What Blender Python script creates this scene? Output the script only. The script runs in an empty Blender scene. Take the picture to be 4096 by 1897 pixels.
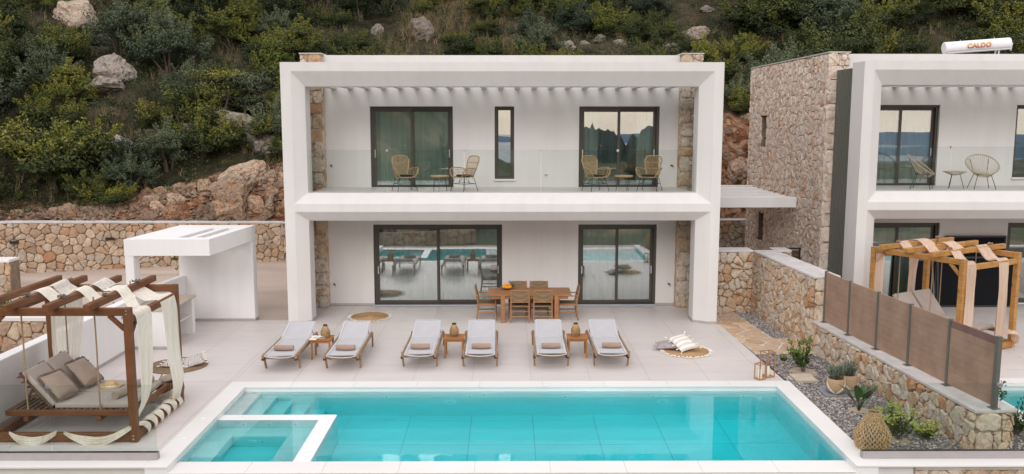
import bpy, bmesh, math, random
from mathutils import Vector, Matrix, Euler, noise
R = math.radians
PI = math.pi
scene = bpy.context.scene
col = scene.collection
rnd = random.Random(7)

# ---------------------------------------------------------------- camera
cam_data = bpy.data.cameras.new('camera')
cam = bpy.data.objects.new('camera', cam_data)
col.objects.link(cam)
cam.location = (0, 0, 5.25)
cam.rotation_euler = (R(90 - 7.688), 0, R(-0.327))
cam_data.sensor_width = 36
cam_data.lens = 36 * 3512.1 / 4096
cam_data.clip_start = 0.1
cam_data.clip_end = 60000
scene.camera = cam

# ---------------------------------------------------------------- world and sun
SUN_EL, SUN_AZ = R(30), R(192)
world = bpy.data.worlds.new('World')
scene.world = world
world.use_nodes = True
wn, wl = world.node_tree.nodes, world.node_tree.links
wn.clear()
w_out = wn.new('ShaderNodeOutputWorld')
w_bg = wn.new('ShaderNodeBackground')
w_sky = wn.new('ShaderNodeTexSky')
w_sky.sky_type = 'NISHITA'
w_sky.sun_disc = False
w_sky.sun_elevation = SUN_EL
w_sky.sun_rotation = SUN_AZ
w_tc = wn.new('ShaderNodeTexCoord')
w_sep = wn.new('ShaderNodeSeparateXYZ')
wl.new(w_tc.outputs['Generated'], w_sep.inputs[0])
w_ramp = wn.new('ShaderNodeValToRGB')            # cloud colour by height above the horizon
wl.new(w_sep.outputs['Z'], w_ramp.inputs[0])
cr = w_ramp.color_ramp
cr.elements[0].position = 0.0; cr.elements[0].color = (1.02, 0.87, 0.74, 1)
cr.elements[1].position = 1.0; cr.elements[1].color = (0.90, 0.885, 0.905, 1)
e = cr.elements.new(0.10); e.color = (0.97, 0.84, 0.78, 1)
e = cr.elements.new(0.35); e.color = (0.90, 0.86, 0.875, 1)
w_map = wn.new('ShaderNodeMapping'); w_map.inputs['Scale'].default_value = (1.2, 1.2, 4.5)
wl.new(w_tc.outputs['Generated'], w_map.inputs[0])
w_noise = wn.new('ShaderNodeTexNoise')
w_noise.inputs['Scale'].default_value = 2.2
w_noise.inputs['Detail'].default_value = 6
w_noise.inputs['Distortion'].default_value = 0.5
wl.new(w_map.outputs[0], w_noise.inputs['Vector'])
w_cr2 = wn.new('ShaderNodeMapRange')
w_cr2.inputs['From Min'].default_value = 0.3; w_cr2.inputs['From Max'].default_value = 0.7
w_cr2.inputs['To Min'].default_value = 0.86; w_cr2.inputs['To Max'].default_value = 1.12
wl.new(w_noise.outputs['Fac'], w_cr2.inputs['Value'])
w_mul = wn.new('ShaderNodeVectorMath'); w_mul.operation = 'SCALE'
wl.new(w_ramp.outputs[0], w_mul.inputs[0]); wl.new(w_cr2.outputs[0], w_mul.inputs['Scale'])
w_mul2 = wn.new('ShaderNodeVectorMath'); w_mul2.operation = 'SCALE'
w_mul2.inputs['Scale'].default_value = 12.6       # cloud deck, in the sky texture's own units
wl.new(w_mul.outputs[0], w_mul2.inputs[0])
w_mix = wn.new('ShaderNodeMix'); w_mix.data_type = 'RGBA'; w_mix.inputs[0].default_value = 0.88
wl.new(w_sky.outputs[0], w_mix.inputs[6]); wl.new(w_mul2.outputs[0], w_mix.inputs[7])
wl.new(w_mix.outputs[2], w_bg.inputs[0])
w_bg.inputs[1].default_value = 0.1
wl.new(w_bg.outputs[0], w_out.inputs[0])

sun_d = bpy.data.lights.new('sun', 'SUN')
sun_d.energy = 0.85
sun_d.angle = R(30)
sun_d.color = (1.0, 0.95, 0.9)
sun = bpy.data.objects.new('sun', sun_d)
col.objects.link(sun)
sd = Vector((math.sin(SUN_AZ) * math.cos(SUN_EL), math.cos(SUN_AZ) * math.cos(SUN_EL), math.sin(SUN_EL)))
sun.rotation_euler = sd.to_track_quat('Z', 'Y').to_euler()

scene.view_settings.view_transform = 'Standard'
scene.view_settings.look = 'None'
scene.view_settings.gamma = 1
scene.view_settings.exposure = 0.38
scene.view_settings.use_curve_mapping = False
scene.render.engine = 'CYCLES'
cy = scene.cycles
cy.use_denoising = True
cy.max_bounces = 10
cy.diffuse_bounces = 6
cy.glossy_bounces = 4
cy.transparent_max_bounces = 24
cy.transmission_bounces = 4
cy.caustics_reflective = False
cy.caustics_refractive = True
cy.sample_clamp_indirect = 6

# ---------------------------------------------------------------- materials
def new_mat(name):
    m = bpy.data.materials.new(name)
    m.use_nodes = True
    nt = m.node_tree
    b = nt.nodes['Principled BSDF']
    return m, nt.nodes, nt.links, b

def coords(n, l, scale=(1, 1, 1), kind='Object'):
    tc = n.new('ShaderNodeTexCoord')
    mp = n.new('ShaderNodeMapping')
    mp.inputs['Scale'].default_value = scale
    if kind == 'World':
        g = n.new('ShaderNodeNewGeometry')
        l.new(g.outputs['Position'], mp.inputs[0])
    else:
        l.new(tc.outputs[kind], mp.inputs[0])
    return mp.outputs[0]

def noise_tex(n, l, vec, scale, detail=4, rough=0.55, dist=0.0):
    t = n.new('ShaderNodeTexNoise')
    t.inputs['Scale'].default_value = scale
    t.inputs['Detail'].default_value = detail
    t.inputs['Roughness'].default_value = rough
    t.inputs['Distortion'].default_value = dist
    l.new(vec, t.inputs['Vector'])
    return t.outputs['Fac']

def ramp(n, l, fac, stops, interp='LINEAR'):
    r = n.new('ShaderNodeValToRGB')
    r.color_ramp.interpolation = interp
    el = r.color_ramp.elements
    while len(el) < len(stops):
        el.new(0.5)
    for k, (p, c) in enumerate(stops):
        el[k].position = p
        el[k].color = tuple(c) + (1,) if len(c) == 3 else c
    l.new(fac, r.inputs[0])
    return r.outputs[0]

def mix(n, l, fac, a, b, mode='MIX'):
    m = n.new('ShaderNodeMix'); m.data_type = 'RGBA'; m.blend_type = mode
    for s, v in ((0, fac), (6, a), (7, b)):
        if hasattr(v, 'links'):
            l.new(v, m.inputs[s])
        else:
            m.inputs[s].default_value = v if s == 0 else tuple(v) + (1,)
    return m.outputs[2]

def bump(n, l, b, h, strength=0.3, dist=0.01):
    bp = n.new('ShaderNodeBump')
    bp.inputs['Strength'].default_value = strength
    bp.inputs['Distance'].default_value = dist
    l.new(h, bp.inputs['Height'])
    l.new(bp.outputs[0], b.inputs['Normal'])

def attr(n, name='tint'):
    a = n.new('ShaderNodeAttribute'); a.attribute_name = name
    return a.outputs['Fac']

def simple(name, c, rough=0.6, var=0.12, scale=6.0, detail=5, bmp=0.0, bscale=40.0, metal=0.0, stretch=(1, 1, 1), spec=0.5, kind='Object', bdist=0.004):
    m, n, l, b = new_mat(name)
    v = coords(n, l, stretch, kind)
    f = noise_tex(n, l, v, scale, detail)
    c0 = [max(0, x * (1 - var)) for x in c]; c1 = [min(1, x * (1 + var)) for x in c]
    l.new(ramp(n, l, f, [(0.3, c0), (0.7, c1)]), b.inputs['Base Color'])
    b.inputs['Roughness'].default_value = rough
    b.inputs['Metallic'].default_value = metal
    b.inputs['Specular IOR Level'].default_value = spec
    if bmp:
        bump(n, l, b, noise_tex(n, l, v, bscale, 5), bmp, bdist)
    return m

M = {}
# white render with faint streaks and soiling
def plaster(name, c, dirt=0.06):
    m, n, l, b = new_mat(name)
    v = coords(n, l, (1, 1, 1), 'World')
    v2 = coords(n, l, (3.5, 3.5, 0.35), 'World')
    f = noise_tex(n, l, v, 0.7, 5)
    s = noise_tex(n, l, v2, 1.0, 4, 0.6)
    c1 = ramp(n, l, f, [(0.3, [x * (1 - dirt) for x in c]), (0.7, c)])
    c2 = ramp(n, l, s, [(0.22, (0.945, 0.94, 0.935)), (0.55, (1, 1, 1))])
    l.new(mix(n, l, 1.0, c1, c2, 'MULTIPLY'), b.inputs['Base Color'])
    b.inputs['Roughness'].default_value = 0.85
    b.inputs['Specular IOR Level'].default_value = 0.25
    bump(n, l, b, noise_tex(n, l, v, 60, 4), 0.25, 0.003)
    return m
M['plaster'] = plaster('white_plaster', (0.725, 0.705, 0.69))
M['plaster_bright'] = plaster('bright_white_plaster', (0.80, 0.79, 0.785), 0.04)
M['interior'] = simple('interior_paint', (0.60, 0.58, 0.55), 0.8)

# large-format porcelain: every tile carries its own tint
def tile_mat(name, c, var=0.03, streak=0.05, rough=0.45):
    m, n, l, b = new_mat(name)
    oi = n.new('ShaderNodeObjectInfo')
    v = coords(n, l, (0.5, 2.4, 1), 'World')
    f = noise_tex(n, l, v, 1.6, 6, 0.6, 0.4)
    f2 = noise_tex(n, l, coords(n, l, (1, 1, 1), 'World'), 0.35, 3)
    c1 = ramp(n, l, f, [(0.25, [x * (1 - streak) for x in c]), (0.75, [x * (1 + streak) for x in c])])
    t = ramp(n, l, oi.outputs['Random'], [(0, (1 - var,) * 3), (1, (1, 1, 1))])
    c2 = mix(n, l, 1.0, c1, t, 'MULTIPLY')
    st = ramp(n, l, f2, [(0.35, (0.93, 0.925, 0.92)), (0.65, (1, 1, 1))])
    l.new(mix(n, l, 1.0, c2, st, 'MULTIPLY'), b.inputs['Base Color'])
    b.inputs['Roughness'].default_value = rough
    bump(n, l, b, noise_tex(n, l, coords(n, l, (1, 1, 1), 'World'), 25, 4), 0.08, 0.002)
    return m
M['tile'] = tile_mat('terrace_porcelain', (0.66, 0.61, 0.585))
M['coping'] = tile_mat('pale_coping', (0.80, 0.785, 0.765), 0.03, 0.02, 0.5)
M['pool_tile'] = tile_mat('pool_porcelain', (0.86, 0.87, 0.87), 0.03, 0.06, 0.5)
M['grout'] = simple('grout', (0.44, 0.40, 0.385), 0.9)
M['skirting'] = simple('skirting_tile', (0.40, 0.37, 0.355), 0.6)
M['concrete_cap'] = simple('concrete_cap', (0.56, 0.53, 0.515), 0.85, 0.14, 3, 6, 0.3, 30, kind='World')
M['channel'] = simple('glass_channel_grey', (0.36, 0.33, 0.325), 0.6, 0.05)
M['driveway'] = simple('driveway_concrete', (0.46, 0.37, 0.31), 0.85, 0.14, 0.6, 7, 0.2, 18, stretch=(0.35, 1.6, 1), kind='World')

def stone_mat(name, stops, rough=0.85, iron=0.5, vein=12, crack=0.0):
    m, n, l, b = new_mat(name)
    t = attr(n)
    v = coords(n, l, (1, 1, 1), 'World')
    base = ramp(n, l, t, stops)
    f = noise_tex(n, l, v, 9, 7, 0.65, 0.6)
    c = mix(n, l, 1.0, base, ramp(n, l, f, [(0.25, (0.74, 0.72, 0.70)), (0.5, (1.04, 1.03, 1.02)), (0.75, (1.3, 1.28, 1.26))]), 'MULTIPLY')
    g = noise_tex(n, l, v, 4.3, 6, 0.6, 1.2)
    rust = ramp(n, l, g, [(0.515, (0, 0, 0)), (0.62, (iron, iron, iron))])
    c = mix(n, l, rust, c, (0.36, 0.155, 0.065))
    p = noise_tex(n, l, v, 45, 3, 0.6)
    c = mix(n, l, 1.0, c, ramp(n, l, p, [(0.3, (0.82, 0.8, 0.78)), (0.5, (1, 1, 1))]), 'MULTIPLY')
    if crack:
        oi = n.new('ShaderNodeObjectInfo')
        c = mix(n, l, 1.0, c, ramp(n, l, oi.outputs['Random'], [(0, (0.62, 0.60, 0.60)), (0.5, (0.95, 0.94, 0.93)), (1, (1.25, 1.24, 1.22))]), 'MULTIPLY')
        vo = n.new('ShaderNodeTexVoronoi'); vo.feature = 'DISTANCE_TO_EDGE'; vo.inputs['Scale'].default_value = 2.6
        wv = n.new('ShaderNodeVectorMath'); wv.operation = 'ADD'
        nz = n.new('ShaderNodeTexNoise'); nz.inputs['Scale'].default_value = 3.0; nz.inputs['Detail'].default_value = 5; l.new(v, nz.inputs['Vector'])
        l.new(v, wv.inputs[0]); l.new(nz.outputs['Color'], wv.inputs[1]); l.new(wv.outputs[0], vo.inputs['Vector'])
        c = mix(n, l, 1.0, c, ramp(n, l, vo.outputs['Distance'], [(0.0, (crack,) * 3), (0.05, (1, 1, 1))]), 'MULTIPLY')
    l.new(c, b.inputs['Base Color'])
    b.inputs['Roughness'].default_value = rough
    b.inputs['Specular IOR Level'].default_value = 0.2
    bump(n, l, b, noise_tex(n, l, v, vein, 9, 0.7), 0.9, 0.03)
    return m
M['stone_warm'] = stone_mat('warm_limestone', [(0.0, (0.36, 0.265, 0.19)), (0.25, (0.50, 0.385, 0.28)), (0.45, (0.58, 0.47, 0.36)), (0.62, (0.44, 0.385, 0.32)), (0.82, (0.52, 0.38, 0.26)), (0.95, (0.44, 0.27, 0.17)), (1.0, (0.36, 0.16, 0.08))], iron=0.35)
M['stone_pale'] = stone_mat('pale_limestone', [(0.0, (0.62, 0.53, 0.46)), (0.3, (0.71, 0.61, 0.53)), (0.6, (0.76, 0.66, 0.57)), (0.8, (0.66, 0.59, 0.53)), (0.92, (0.70, 0.52, 0.40)), (1.0, (0.60, 0.34, 0.22))], iron=0.5)
M['stone_garden'] = stone_mat('garden_limestone', [(0.0, (0.50, 0.39, 0.28)), (0.25, (0.60, 0.50, 0.39)), (0.5, (0.54, 0.50, 0.44)), (0.7, (0.63, 0.53, 0.41)), (0.88, (0.56, 0.40, 0.27)), (1.0, (0.46, 0.24, 0.13))], iron=0.62)
M['rock'] = stone_mat('weathered_rock', [(0.0, (0.24, 0.22, 0.20)), (0.5, (0.33, 0.30, 0.27)), (1.0, (0.38, 0.31, 0.25))], iron=0.22, vein=6, crack=0.4)
M['rock_red'] = stone_mat('fresh_cut_rock', [(0.0, (0.22, 0.155, 0.105)), (0.35, (0.33, 0.25, 0.185)), (0.7, (0.42, 0.335, 0.26)), (1.0, (0.22, 0.12, 0.07))], iron=0.7, vein=6, crack=0.25)
M['mortar'] = simple('recessed_mortar', (0.26, 0.19, 0.14), 0.95, 0.3, 6)
M['mortar_pale'] = simple('pale_mortar', (0.36, 0.30, 0.25), 0.95, 0.25, 6)

def wood(name, c, rough=0.5, stretch=(1.5, 18, 18), var=0.3, knots=0.0):
    m, n, l, b = new_mat(name)
    v = coords(n, l, stretch)
    f = noise_tex(n, l, v, 2.2, 7, 0.62, 0.8)
    f2 = noise_tex(n, l, coords(n, l), 3, 3)
    c1 = ramp(n, l, f, [(0.25, [x * (1 - var) for x in c]), (0.5, c), (0.8, [min(1, x * (1 + var * 0.7)) for x in c])])
    c2 = mix(n, l, 1.0, c1, ramp(n, l, f2, [(0.3, (0.8, 0.78, 0.76)), (0.65, (1.05, 1.05, 1.05))]), 'MULTIPLY')
    if knots:
        vo = n.new('ShaderNodeTexVoronoi'); vo.inputs['Scale'].default_value = 3.2
        l.new(coords(n, l, (1, 1, 1)), vo.inputs['Vector'])
        k = ramp(n, l, vo.outputs['Distance'], [(0.10, (knots,) * 3), (0.2, (0, 0, 0))])
        c2 = mix(n, l, k, c2, [x * 0.25 for x in c])
    l.new(c2, b.inputs['Base Color'])
    b.inputs['Roughness'].default_value = rough
    b.inputs['Specular IOR Level'].default_value = 0.35
    bump(n, l, b, f, 0.25, 0.004)
    return m
M['wood_dark'] = wood('stained_pine', (0.17, 0.068, 0.028), 0.5)
M['wood_dark_y'] = wood('stained_pine_lengthwise', (0.17, 0.068, 0.028), 0.5, (18, 1.5, 18))
M['wood_dark_z'] = wood('stained_pine_upright', (0.17, 0.068, 0.028), 0.5, (18, 18, 1.5))
M['wood_weather'] = wood('weathered_slat_wood', (0.13, 0.075, 0.048), 0.75, (3, 8, 8))
M['wood_rustic'] = wood('rustic_pine', (0.46, 0.235, 0.07), 0.55, (2, 2, 10), 0.4, knots=0.75)
M['teak_grey'] = wood('weathered_teak', (0.33, 0.205, 0.12), 0.6, (16, 2, 10))
M['teak'] = wood('oiled_teak', (0.39, 0.175, 0.062), 0.45, (2.0, 14, 14))
M['teak_table'] = wood('dining_teak', (0.36, 0.175, 0.072), 0.45, (1.4, 12, 12))
M['teak_chair'] = wood('chair_teak', (0.37, 0.185, 0.08), 0.5, (6, 6, 6))
M['lantern_wood'] = wood('lantern_pine', (0.40, 0.22, 0.12), 0.55, (6, 6, 6))
M['fence_board'] = wood('composite_board', (0.355, 0.235, 0.17), 0.7, (30, 1.2, 30), 0.06)
M['fence_board_dark'] = wood('plum_composite_board', (0.21, 0.12, 0.11), 0.7, (30, 1.2, 30), 0.12)
M['gate_board'] = wood('brown_gate_board', (0.085, 0.05, 0.035), 0.6, (1.5, 20, 20))
M['aluminium'] = simple('taupe_aluminium', (0.060, 0.052, 0.043), 0.42, 0.05, 3, metal=0.0)
M['post_grey'] = simple('grey_fence_post', (0.12, 0.118, 0.105), 0.45, 0.05)
M['slat_metal'] = simple('anthracite_cladding', (0.13, 0.135, 0.115), 0.4, 0.08)
M['slat_back'] = simple('shaded_cladding_groove', (0.03, 0.032, 0.028), 0.6, 0.08)  # near-black backing: shade in the gaps between ribs put into the colour
M['black_metal'] = simple('black_powder_coat', (0.018, 0.018, 0.02), 0.45, 0.05)
M['steel'] = simple('brushed_steel', (0.62, 0.62, 0.63), 0.3, 0.05, metal=0.9)
M['fitting'] = simple('pool_fitting_white', (0.93, 0.93, 0.93), 0.3, 0.01)
M['white_plastic'] = simple('white_enamel', (0.78, 0.78, 0.80), 0.3, 0.03)
M['black_fabric'] = simple('black_cushion_fabric', (0.014, 0.015, 0.016), 0.95, 0.2, 30)
M['soil'] = simple('red_brown_soil', (0.17, 0.085, 0.052), 0.95, 0.4, 2.0, 8, 0.6, 14, kind='World', bdist=0.03)
M['sand'] = simple('sandy_patch', (0.42, 0.34, 0.26), 0.95, 0.15, 8, 5, 0.3, 40, kind='World')
M['cream_candle'] = simple('candle_wax', (0.80, 0.74, 0.58), 0.5, 0.03)
M['paper'] = simple('book_paper', (0.80, 0.77, 0.70), 0.7, 0.05, 30)
M['jute'] = simple('jute_braid', (0.44, 0.275, 0.135), 0.9, 0.25, 26, 4, 0.8, 90)
M['jute_brown'] = simple('brown_seagrass', (0.25, 0.165, 0.10), 0.9, 0.25, 26, 4, 0.8, 90)
M['tassel'] = simple('cream_tassel', (0.86, 0.81, 0.71), 0.95, 0.1, 20)
M['bamboo'] = simple('split_bamboo', (0.47, 0.315, 0.165), 0.7, 0.3, 20, 4, 0.4, 60)
M['straw'] = simple('straw', (0.55, 0.41, 0.22), 0.85, 0.2, 30, 4, 0.6, 80)
M['wicker'] = simple('natural_wicker', (0.36, 0.22, 0.105), 0.75, 0.35, 14)
M['rattan'] = simple('honey_rattan', (0.44, 0.275, 0.14), 0.5, 0.2, 12)
M['rattan_grey'] = simple('grey_beige_cord', (0.46, 0.37, 0.27), 0.7, 0.15, 12)
M['rope'] = simple('hemp_rope', (0.34, 0.235, 0.145), 0.95, 0.3, 60, 3, 0.9, 120)
M['rope_grey'] = simple('grey_rope', (0.16, 0.125, 0.105), 0.95, 0.3, 60, 3, 0.9, 120)
M['orange'] = simple('orange_peel', (0.83, 0.36, 0.015), 0.45, 0.1, 10, 3, 0.3, 120)
M['blue_tray'] = simple('slate_blue_slab', (0.22, 0.235, 0.28), 0.75, 0.08)
M['slab'] = simple('sandstone_slab', (0.50, 0.42, 0.33), 0.85, 0.12, 5, 6, 0.3, 30)

def fabric(name, c, wscale=220, rough=0.95, var=0.06, fold=0.3):
    m, n, l, b = new_mat(name)
    v = coords(n, l)
    f = noise_tex(n, l, v, 5, 4)
    w = noise_tex(n, l, v, wscale, 2)
    l.new(ramp(n, l, f, [(0.3, [x * (1 - var) for x in c]), (0.7, [min(1, x * (1 + var)) for x in c])]), b.inputs['Base Color'])
    b.inputs['Roughness'].default_value = rough
    b.inputs['Specular IOR Level'].default_value = 0.15
    b.inputs['Sheen Weight'].default_value = 0.15
    mx = n.new('ShaderNodeMath'); mx.operation = 'MULTIPLY_ADD'
    l.new(w, mx.inputs[0]); mx.inputs[1].default_value = 0.12; l.new(f, mx.inputs[2])
    bump(n, l, b, mx.outputs[0], fold, 0.02)
    return m
M['sling'] = fabric('white_sling_mesh', (0.475, 0.47, 0.485), 300, 0.7, 0.03, 0.1)
M['sling_edge'] = fabric('white_sling_hem', (0.56, 0.56, 0.58), 300, 0.7, 0.02, 0.1)
M['towel'] = fabric('taupe_terry_towel', (0.36, 0.25, 0.195), 160, 1, 0.12, 0.7)
M['towel_grey'] = fabric('greige_towel', (0.36, 0.285, 0.235), 160, 1, 0.12, 0.7)
M['mattress'] = fabric('greige_canvas', (0.40, 0.345, 0.31), 240, 0.95, 0.05, 0.4)
M['cushion'] = fabric('linen_cushion', (0.335, 0.265, 0.215), 200, 0.95, 0.08, 0.5)
M['fringe'] = fabric('cushion_fringe', (0.50, 0.41, 0.34), 90, 1, 0.25, 0.9)
M['fringe_dark'] = fabric('dark_cushion_fringe', (0.22, 0.16, 0.125), 90, 1, 0.35, 0.9)
M['grey_mauve'] = fabric('mauve_cushion', (0.36, 0.31, 0.33), 90, 1, 0.2, 0.6)

def striped(name, a, b_, scale, axis=1):
    m, n, l, b = new_mat(name)
    w = n.new('ShaderNodeTexWave')
    w.bands_direction = 'XY'[axis]
    w.inputs['Scale'].default_value = scale
    w.inputs['Distortion'].default_value = 0.6
    w.inputs['Detail'].default_value = 2
    l.new(coords(n, l), w.inputs['Vector'])
    l.new(ramp(n, l, w.outputs['Fac'], [(0.35, a), (0.6, b_)]), b.inputs['Base Color'])
    b.inputs['Roughness'].default_value = 0.95
    bump(n, l, b, noise_tex(n, l, coords(n, l), 60, 3), 0.6, 0.01)
    return m
M['stripe_cushion'] = striped('cream_striped_cushion', (0.62, 0.56, 0.50), (0.78, 0.75, 0.72), 2.4)
# leaf-pattern print
m, n, l, b = new_mat('palm_print_cushion')
w = n.new('ShaderNodeTexWave'); w.inputs['Scale'].default_value = 9; w.inputs['Distortion'].default_value = 9; w.inputs['Detail'].default_value = 1
l.new(coords(n, l), w.inputs['Vector'])
l.new(ramp(n, l, w.outputs['Fac'], [(0.45, (0.27, 0.20, 0.17)), (0.55, (0.74, 0.72, 0.70))]), b.inputs['Base Color'])
b.inputs['Roughness'].default_value = 0.95
M['palm_print'] = m

def sheer(name, c, alpha, trans=0.5, kind='Object', lines=(60, 60, 1), spread=1.0):
    m, n, l, b = new_mat(name)
    out = n['Material Output']
    di = n.new('ShaderNodeBsdfDiffuse'); di.inputs[0].default_value = tuple(c) + (1,)
    tr = n.new('ShaderNodeBsdfTranslucent'); tr.inputs[0].default_value = tuple(c) + (1,)
    tp = n.new('ShaderNodeBsdfTransparent')
    m1 = n.new('ShaderNodeMixShader'); m1.inputs[0].default_value = trans
    l.new(di.outputs[0], m1.inputs[1]); l.new(tr.outputs[0], m1.inputs[2])
    m2 = n.new('ShaderNodeMixShader')
    f = noise_tex(n, l, coords(n, l, lines, kind), 1.0, 3, 0.6)
    r = ramp(n, l, f, [(0.3, (max(0, alpha - 0.18 * spread),) * 3), (0.65, (min(1, alpha + 0.14 * spread),) * 3)])
    l.new(r, m2.inputs[0])
    l.new(tp.outputs[0], m2.inputs[1]); l.new(m1.outputs[0], m2.inputs[2])
    l.new(m2.outputs[0], out.inputs[0])
    return m
M['gauze'] = sheer('cream_muslin', (0.94, 0.89, 0.78), 0.98, 0.28, lines=(14, 14, 1))
M['gauze_thin'] = sheer('thin_cream_muslin', (0.90, 0.87, 0.79), 0.84, 0.35, lines=(25, 25, 1))
M['gauze_peach'] = sheer('peach_muslin', (0.80, 0.62, 0.49), 0.96, 0.3, lines=(14, 14, 1))
M['curtain'] = sheer('sheer_curtain', (0.80, 0.84, 0.80), 0.88, 0.25, lines=(9, 9, 0.3), spread=0.3)
M['curtain_bright'] = sheer('bright_sheer_curtain', (0.72, 0.72, 0.73), 0.80, 0.25, lines=(9, 9, 0.3), spread=0.3)

# braided seat cord
def weave(name, c, scale):
    m, n, l, b = new_mat(name)
    v = coords(n, l)
    c1 = n.new('ShaderNodeTexWave'); c1.bands_direction = 'X'; c1.inputs['Scale'].default_value = scale; c1.inputs['Distortion'].default_value = 1
    c2 = n.new('ShaderNodeTexWave'); c2.bands_direction = 'Z'; c2.inputs['Scale'].default_value = scale; c2.inputs['Distortion'].default_value = 1
    c3 = n.new('ShaderNodeTexWave'); c3.bands_direction = 'Y'; c3.inputs['Scale'].default_value = scale; c3.inputs['Distortion'].default_value = 1
    for q in (c1, c2, c3): l.new(v, q.inputs['Vector'])
    a1 = n.new('ShaderNodeMath'); a1.operation = 'MULTIPLY'; l.new(c1.outputs['Fac'], a1.inputs[0]); 
    a2 = n.new('ShaderNodeMath'); a2.operation = 'MAXIMUM'; l.new(c2.outputs['Fac'], a2.inputs[0]); l.new(c3.outputs['Fac'], a2.inputs[1])
    l.new(a2.outputs[0], a1.inputs[1])
    l.new(ramp(n, l, a1.outputs[0], [(0.05, [x * 0.32 for x in c]), (0.5, c)]), b.inputs['Base Color'])
    b.inputs['Roughness'].default_value = 0.85
    bump(n, l, b, a1.outputs[0], 0.8, 0.006)
    return m
M['seat_cord'] = weave('woven_seat_cord', (0.36, 0.245, 0.14), 11)
M['basket_weave'] = weave('basket_weave', (0.30, 0.19, 0.10), 9)
# seagrass pot with white criss-cross bands
m, n, l, b = new_mat('banded_seagrass')
v = coords(n, l, (1, 1, 1))
sp = n.new('ShaderNodeSeparateXYZ'); l.new(v, sp.inputs[0])
at = n.new('ShaderNodeMath'); at.operation = 'ARCTAN2'; l.new(sp.outputs[0], at.inputs[0]); l.new(sp.outputs[1], at.inputs[1])
outs = []
for sg in (1, -1):
    q = n.new('ShaderNodeMath'); q.operation = 'MULTIPLY_ADD'; l.new(sp.outputs[2], q.inputs[0]); q.inputs[1].default_value = 6.0 * sg; l.new(at.outputs[0], q.inputs[2])
    q2 = n.new('ShaderNodeMath'); q2.operation = 'MULTIPLY'; l.new(q.outputs[0], q2.inputs[0]); q2.inputs[1].default_value = 2.0
    s = n.new('ShaderNodeMath'); s.operation = 'SINE'; l.new(q2.outputs[0], s.inputs[0]); outs.append(s.outputs[0])
mxx = n.new('ShaderNodeMath'); mxx.operation = 'MAXIMUM'; l.new(outs[0], mxx.inputs[0]); l.new(outs[1], mxx.inputs[1])
l.new(ramp(n, l, mxx.outputs[0], [(0.95, (0.42, 0.29, 0.17)), (0.965, (0.78, 0.76, 0.74))]), b.inputs['Base Color'])
b.inputs['Roughness'].default_value = 0.9
bump(n, l, b, noise_tex(n, l, coords(n, l, (40, 40, 160)), 1, 2), 0.8, 0.01)
M['pot'] = m

def leaf_mat(name, dark, light, tip, rough=0.55):
    m, n, l, b = new_mat(name)
    t = attr(n)
    oi = n.new('ShaderNodeObjectInfo')
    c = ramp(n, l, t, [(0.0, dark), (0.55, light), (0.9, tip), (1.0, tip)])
    hsv = n.new('ShaderNodeHueSaturation')
    l.new(c, hsv.inputs['Color'])
    mr = n.new('ShaderNodeMapRange'); mr.inputs['To Min'].default_value = 0.475; mr.inputs['To Max'].default_value = 0.52
    l.new(oi.outputs['Random'], mr.inputs['Value']); l.new(mr.outputs[0], hsv.inputs['Hue'])
    mv = n.new('ShaderNodeMapRange'); mv.inputs['To Min'].default_value = 1.2; mv.inputs['To Max'].default_value = 0.5
    l.new(oi.outputs['Random'], mv.inputs['Value']); l.new(mv.outputs[0], hsv.inputs['Value'])
    l.new(hsv.outputs[0], b.inputs['Base Color'])
    b.inputs['Roughness'].default_value = rough
    b.inputs['Specular IOR Level'].default_value = 0.3
    b.inputs['Transmission Weight'].default_value = 0.0
    return m
M['leaf_green'] = leaf_mat('maquis_leaf', (0.018, 0.030, 0.008), (0.066, 0.088, 0.017), (0.25, 0.25, 0.032))  # dark tone deepened so shade between the leaves sits in the colour
M['leaf_dark'] = leaf_mat('holm_oak_leaf', (0.012, 0.022, 0.007), (0.044, 0.064, 0.016), (0.13, 0.15, 0.03))
M['leaf_olive'] = leaf_mat('olive_leaf', (0.022, 0.036, 0.018), (0.070, 0.098, 0.052), (0.155, 0.185, 0.10))
M['leaf_yellow'] = leaf_mat('yellow_green_leaf', (0.045, 0.065, 0.012), (0.115, 0.14, 0.022), (0.24, 0.24, 0.03))
M['leaf_bright'] = leaf_mat('broom_green_leaf', (0.035, 0.065, 0.018), (0.08, 0.13, 0.035), (0.13, 0.19, 0.05))
M['leaf_dry'] = leaf_mat('dry_twig', (0.09, 0.065, 0.045), (0.17, 0.125, 0.085), (0.25, 0.19, 0.13))
M['leaf_garden'] = leaf_mat('garden_leaf', (0.035, 0.07, 0.015), (0.09, 0.15, 0.03), (0.30, 0.36, 0.07), 0.4)
M['leaf_strelitzia'] = leaf_mat('strelitzia_leaf', (0.03, 0.075, 0.02), (0.06, 0.125, 0.03), (0.10, 0.18, 0.05), 0.35)
M['leaf_lavender'] = leaf_mat('lavender_leaf', (0.09, 0.13, 0.09), (0.16, 0.21, 0.15), (0.24, 0.28, 0.22))
M['dry_grass'] = leaf_mat('dry_grass_blade', (0.10, 0.075, 0.035), (0.20, 0.145, 0.065), (0.30, 0.23, 0.12), 0.8)
M['bark'] = simple('grey_brown_bark', (0.13, 0.095, 0.07), 0.95, 0.3, 10)
def gravel_mat():
    m, n, l, b = new_mat('grey_gravel')
    l.new(ramp(n, l, attr(n), [(0, (0.09, 0.08, 0.075)), (0.4, (0.22, 0.19, 0.18)), (0.8, (0.36, 0.32, 0.30)), (1, (0.58, 0.55, 0.52))]), b.inputs['Base Color'])
    b.inputs['Roughness'].default_value = 0.85
    return m
M['gravel'] = gravel_mat()
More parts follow.
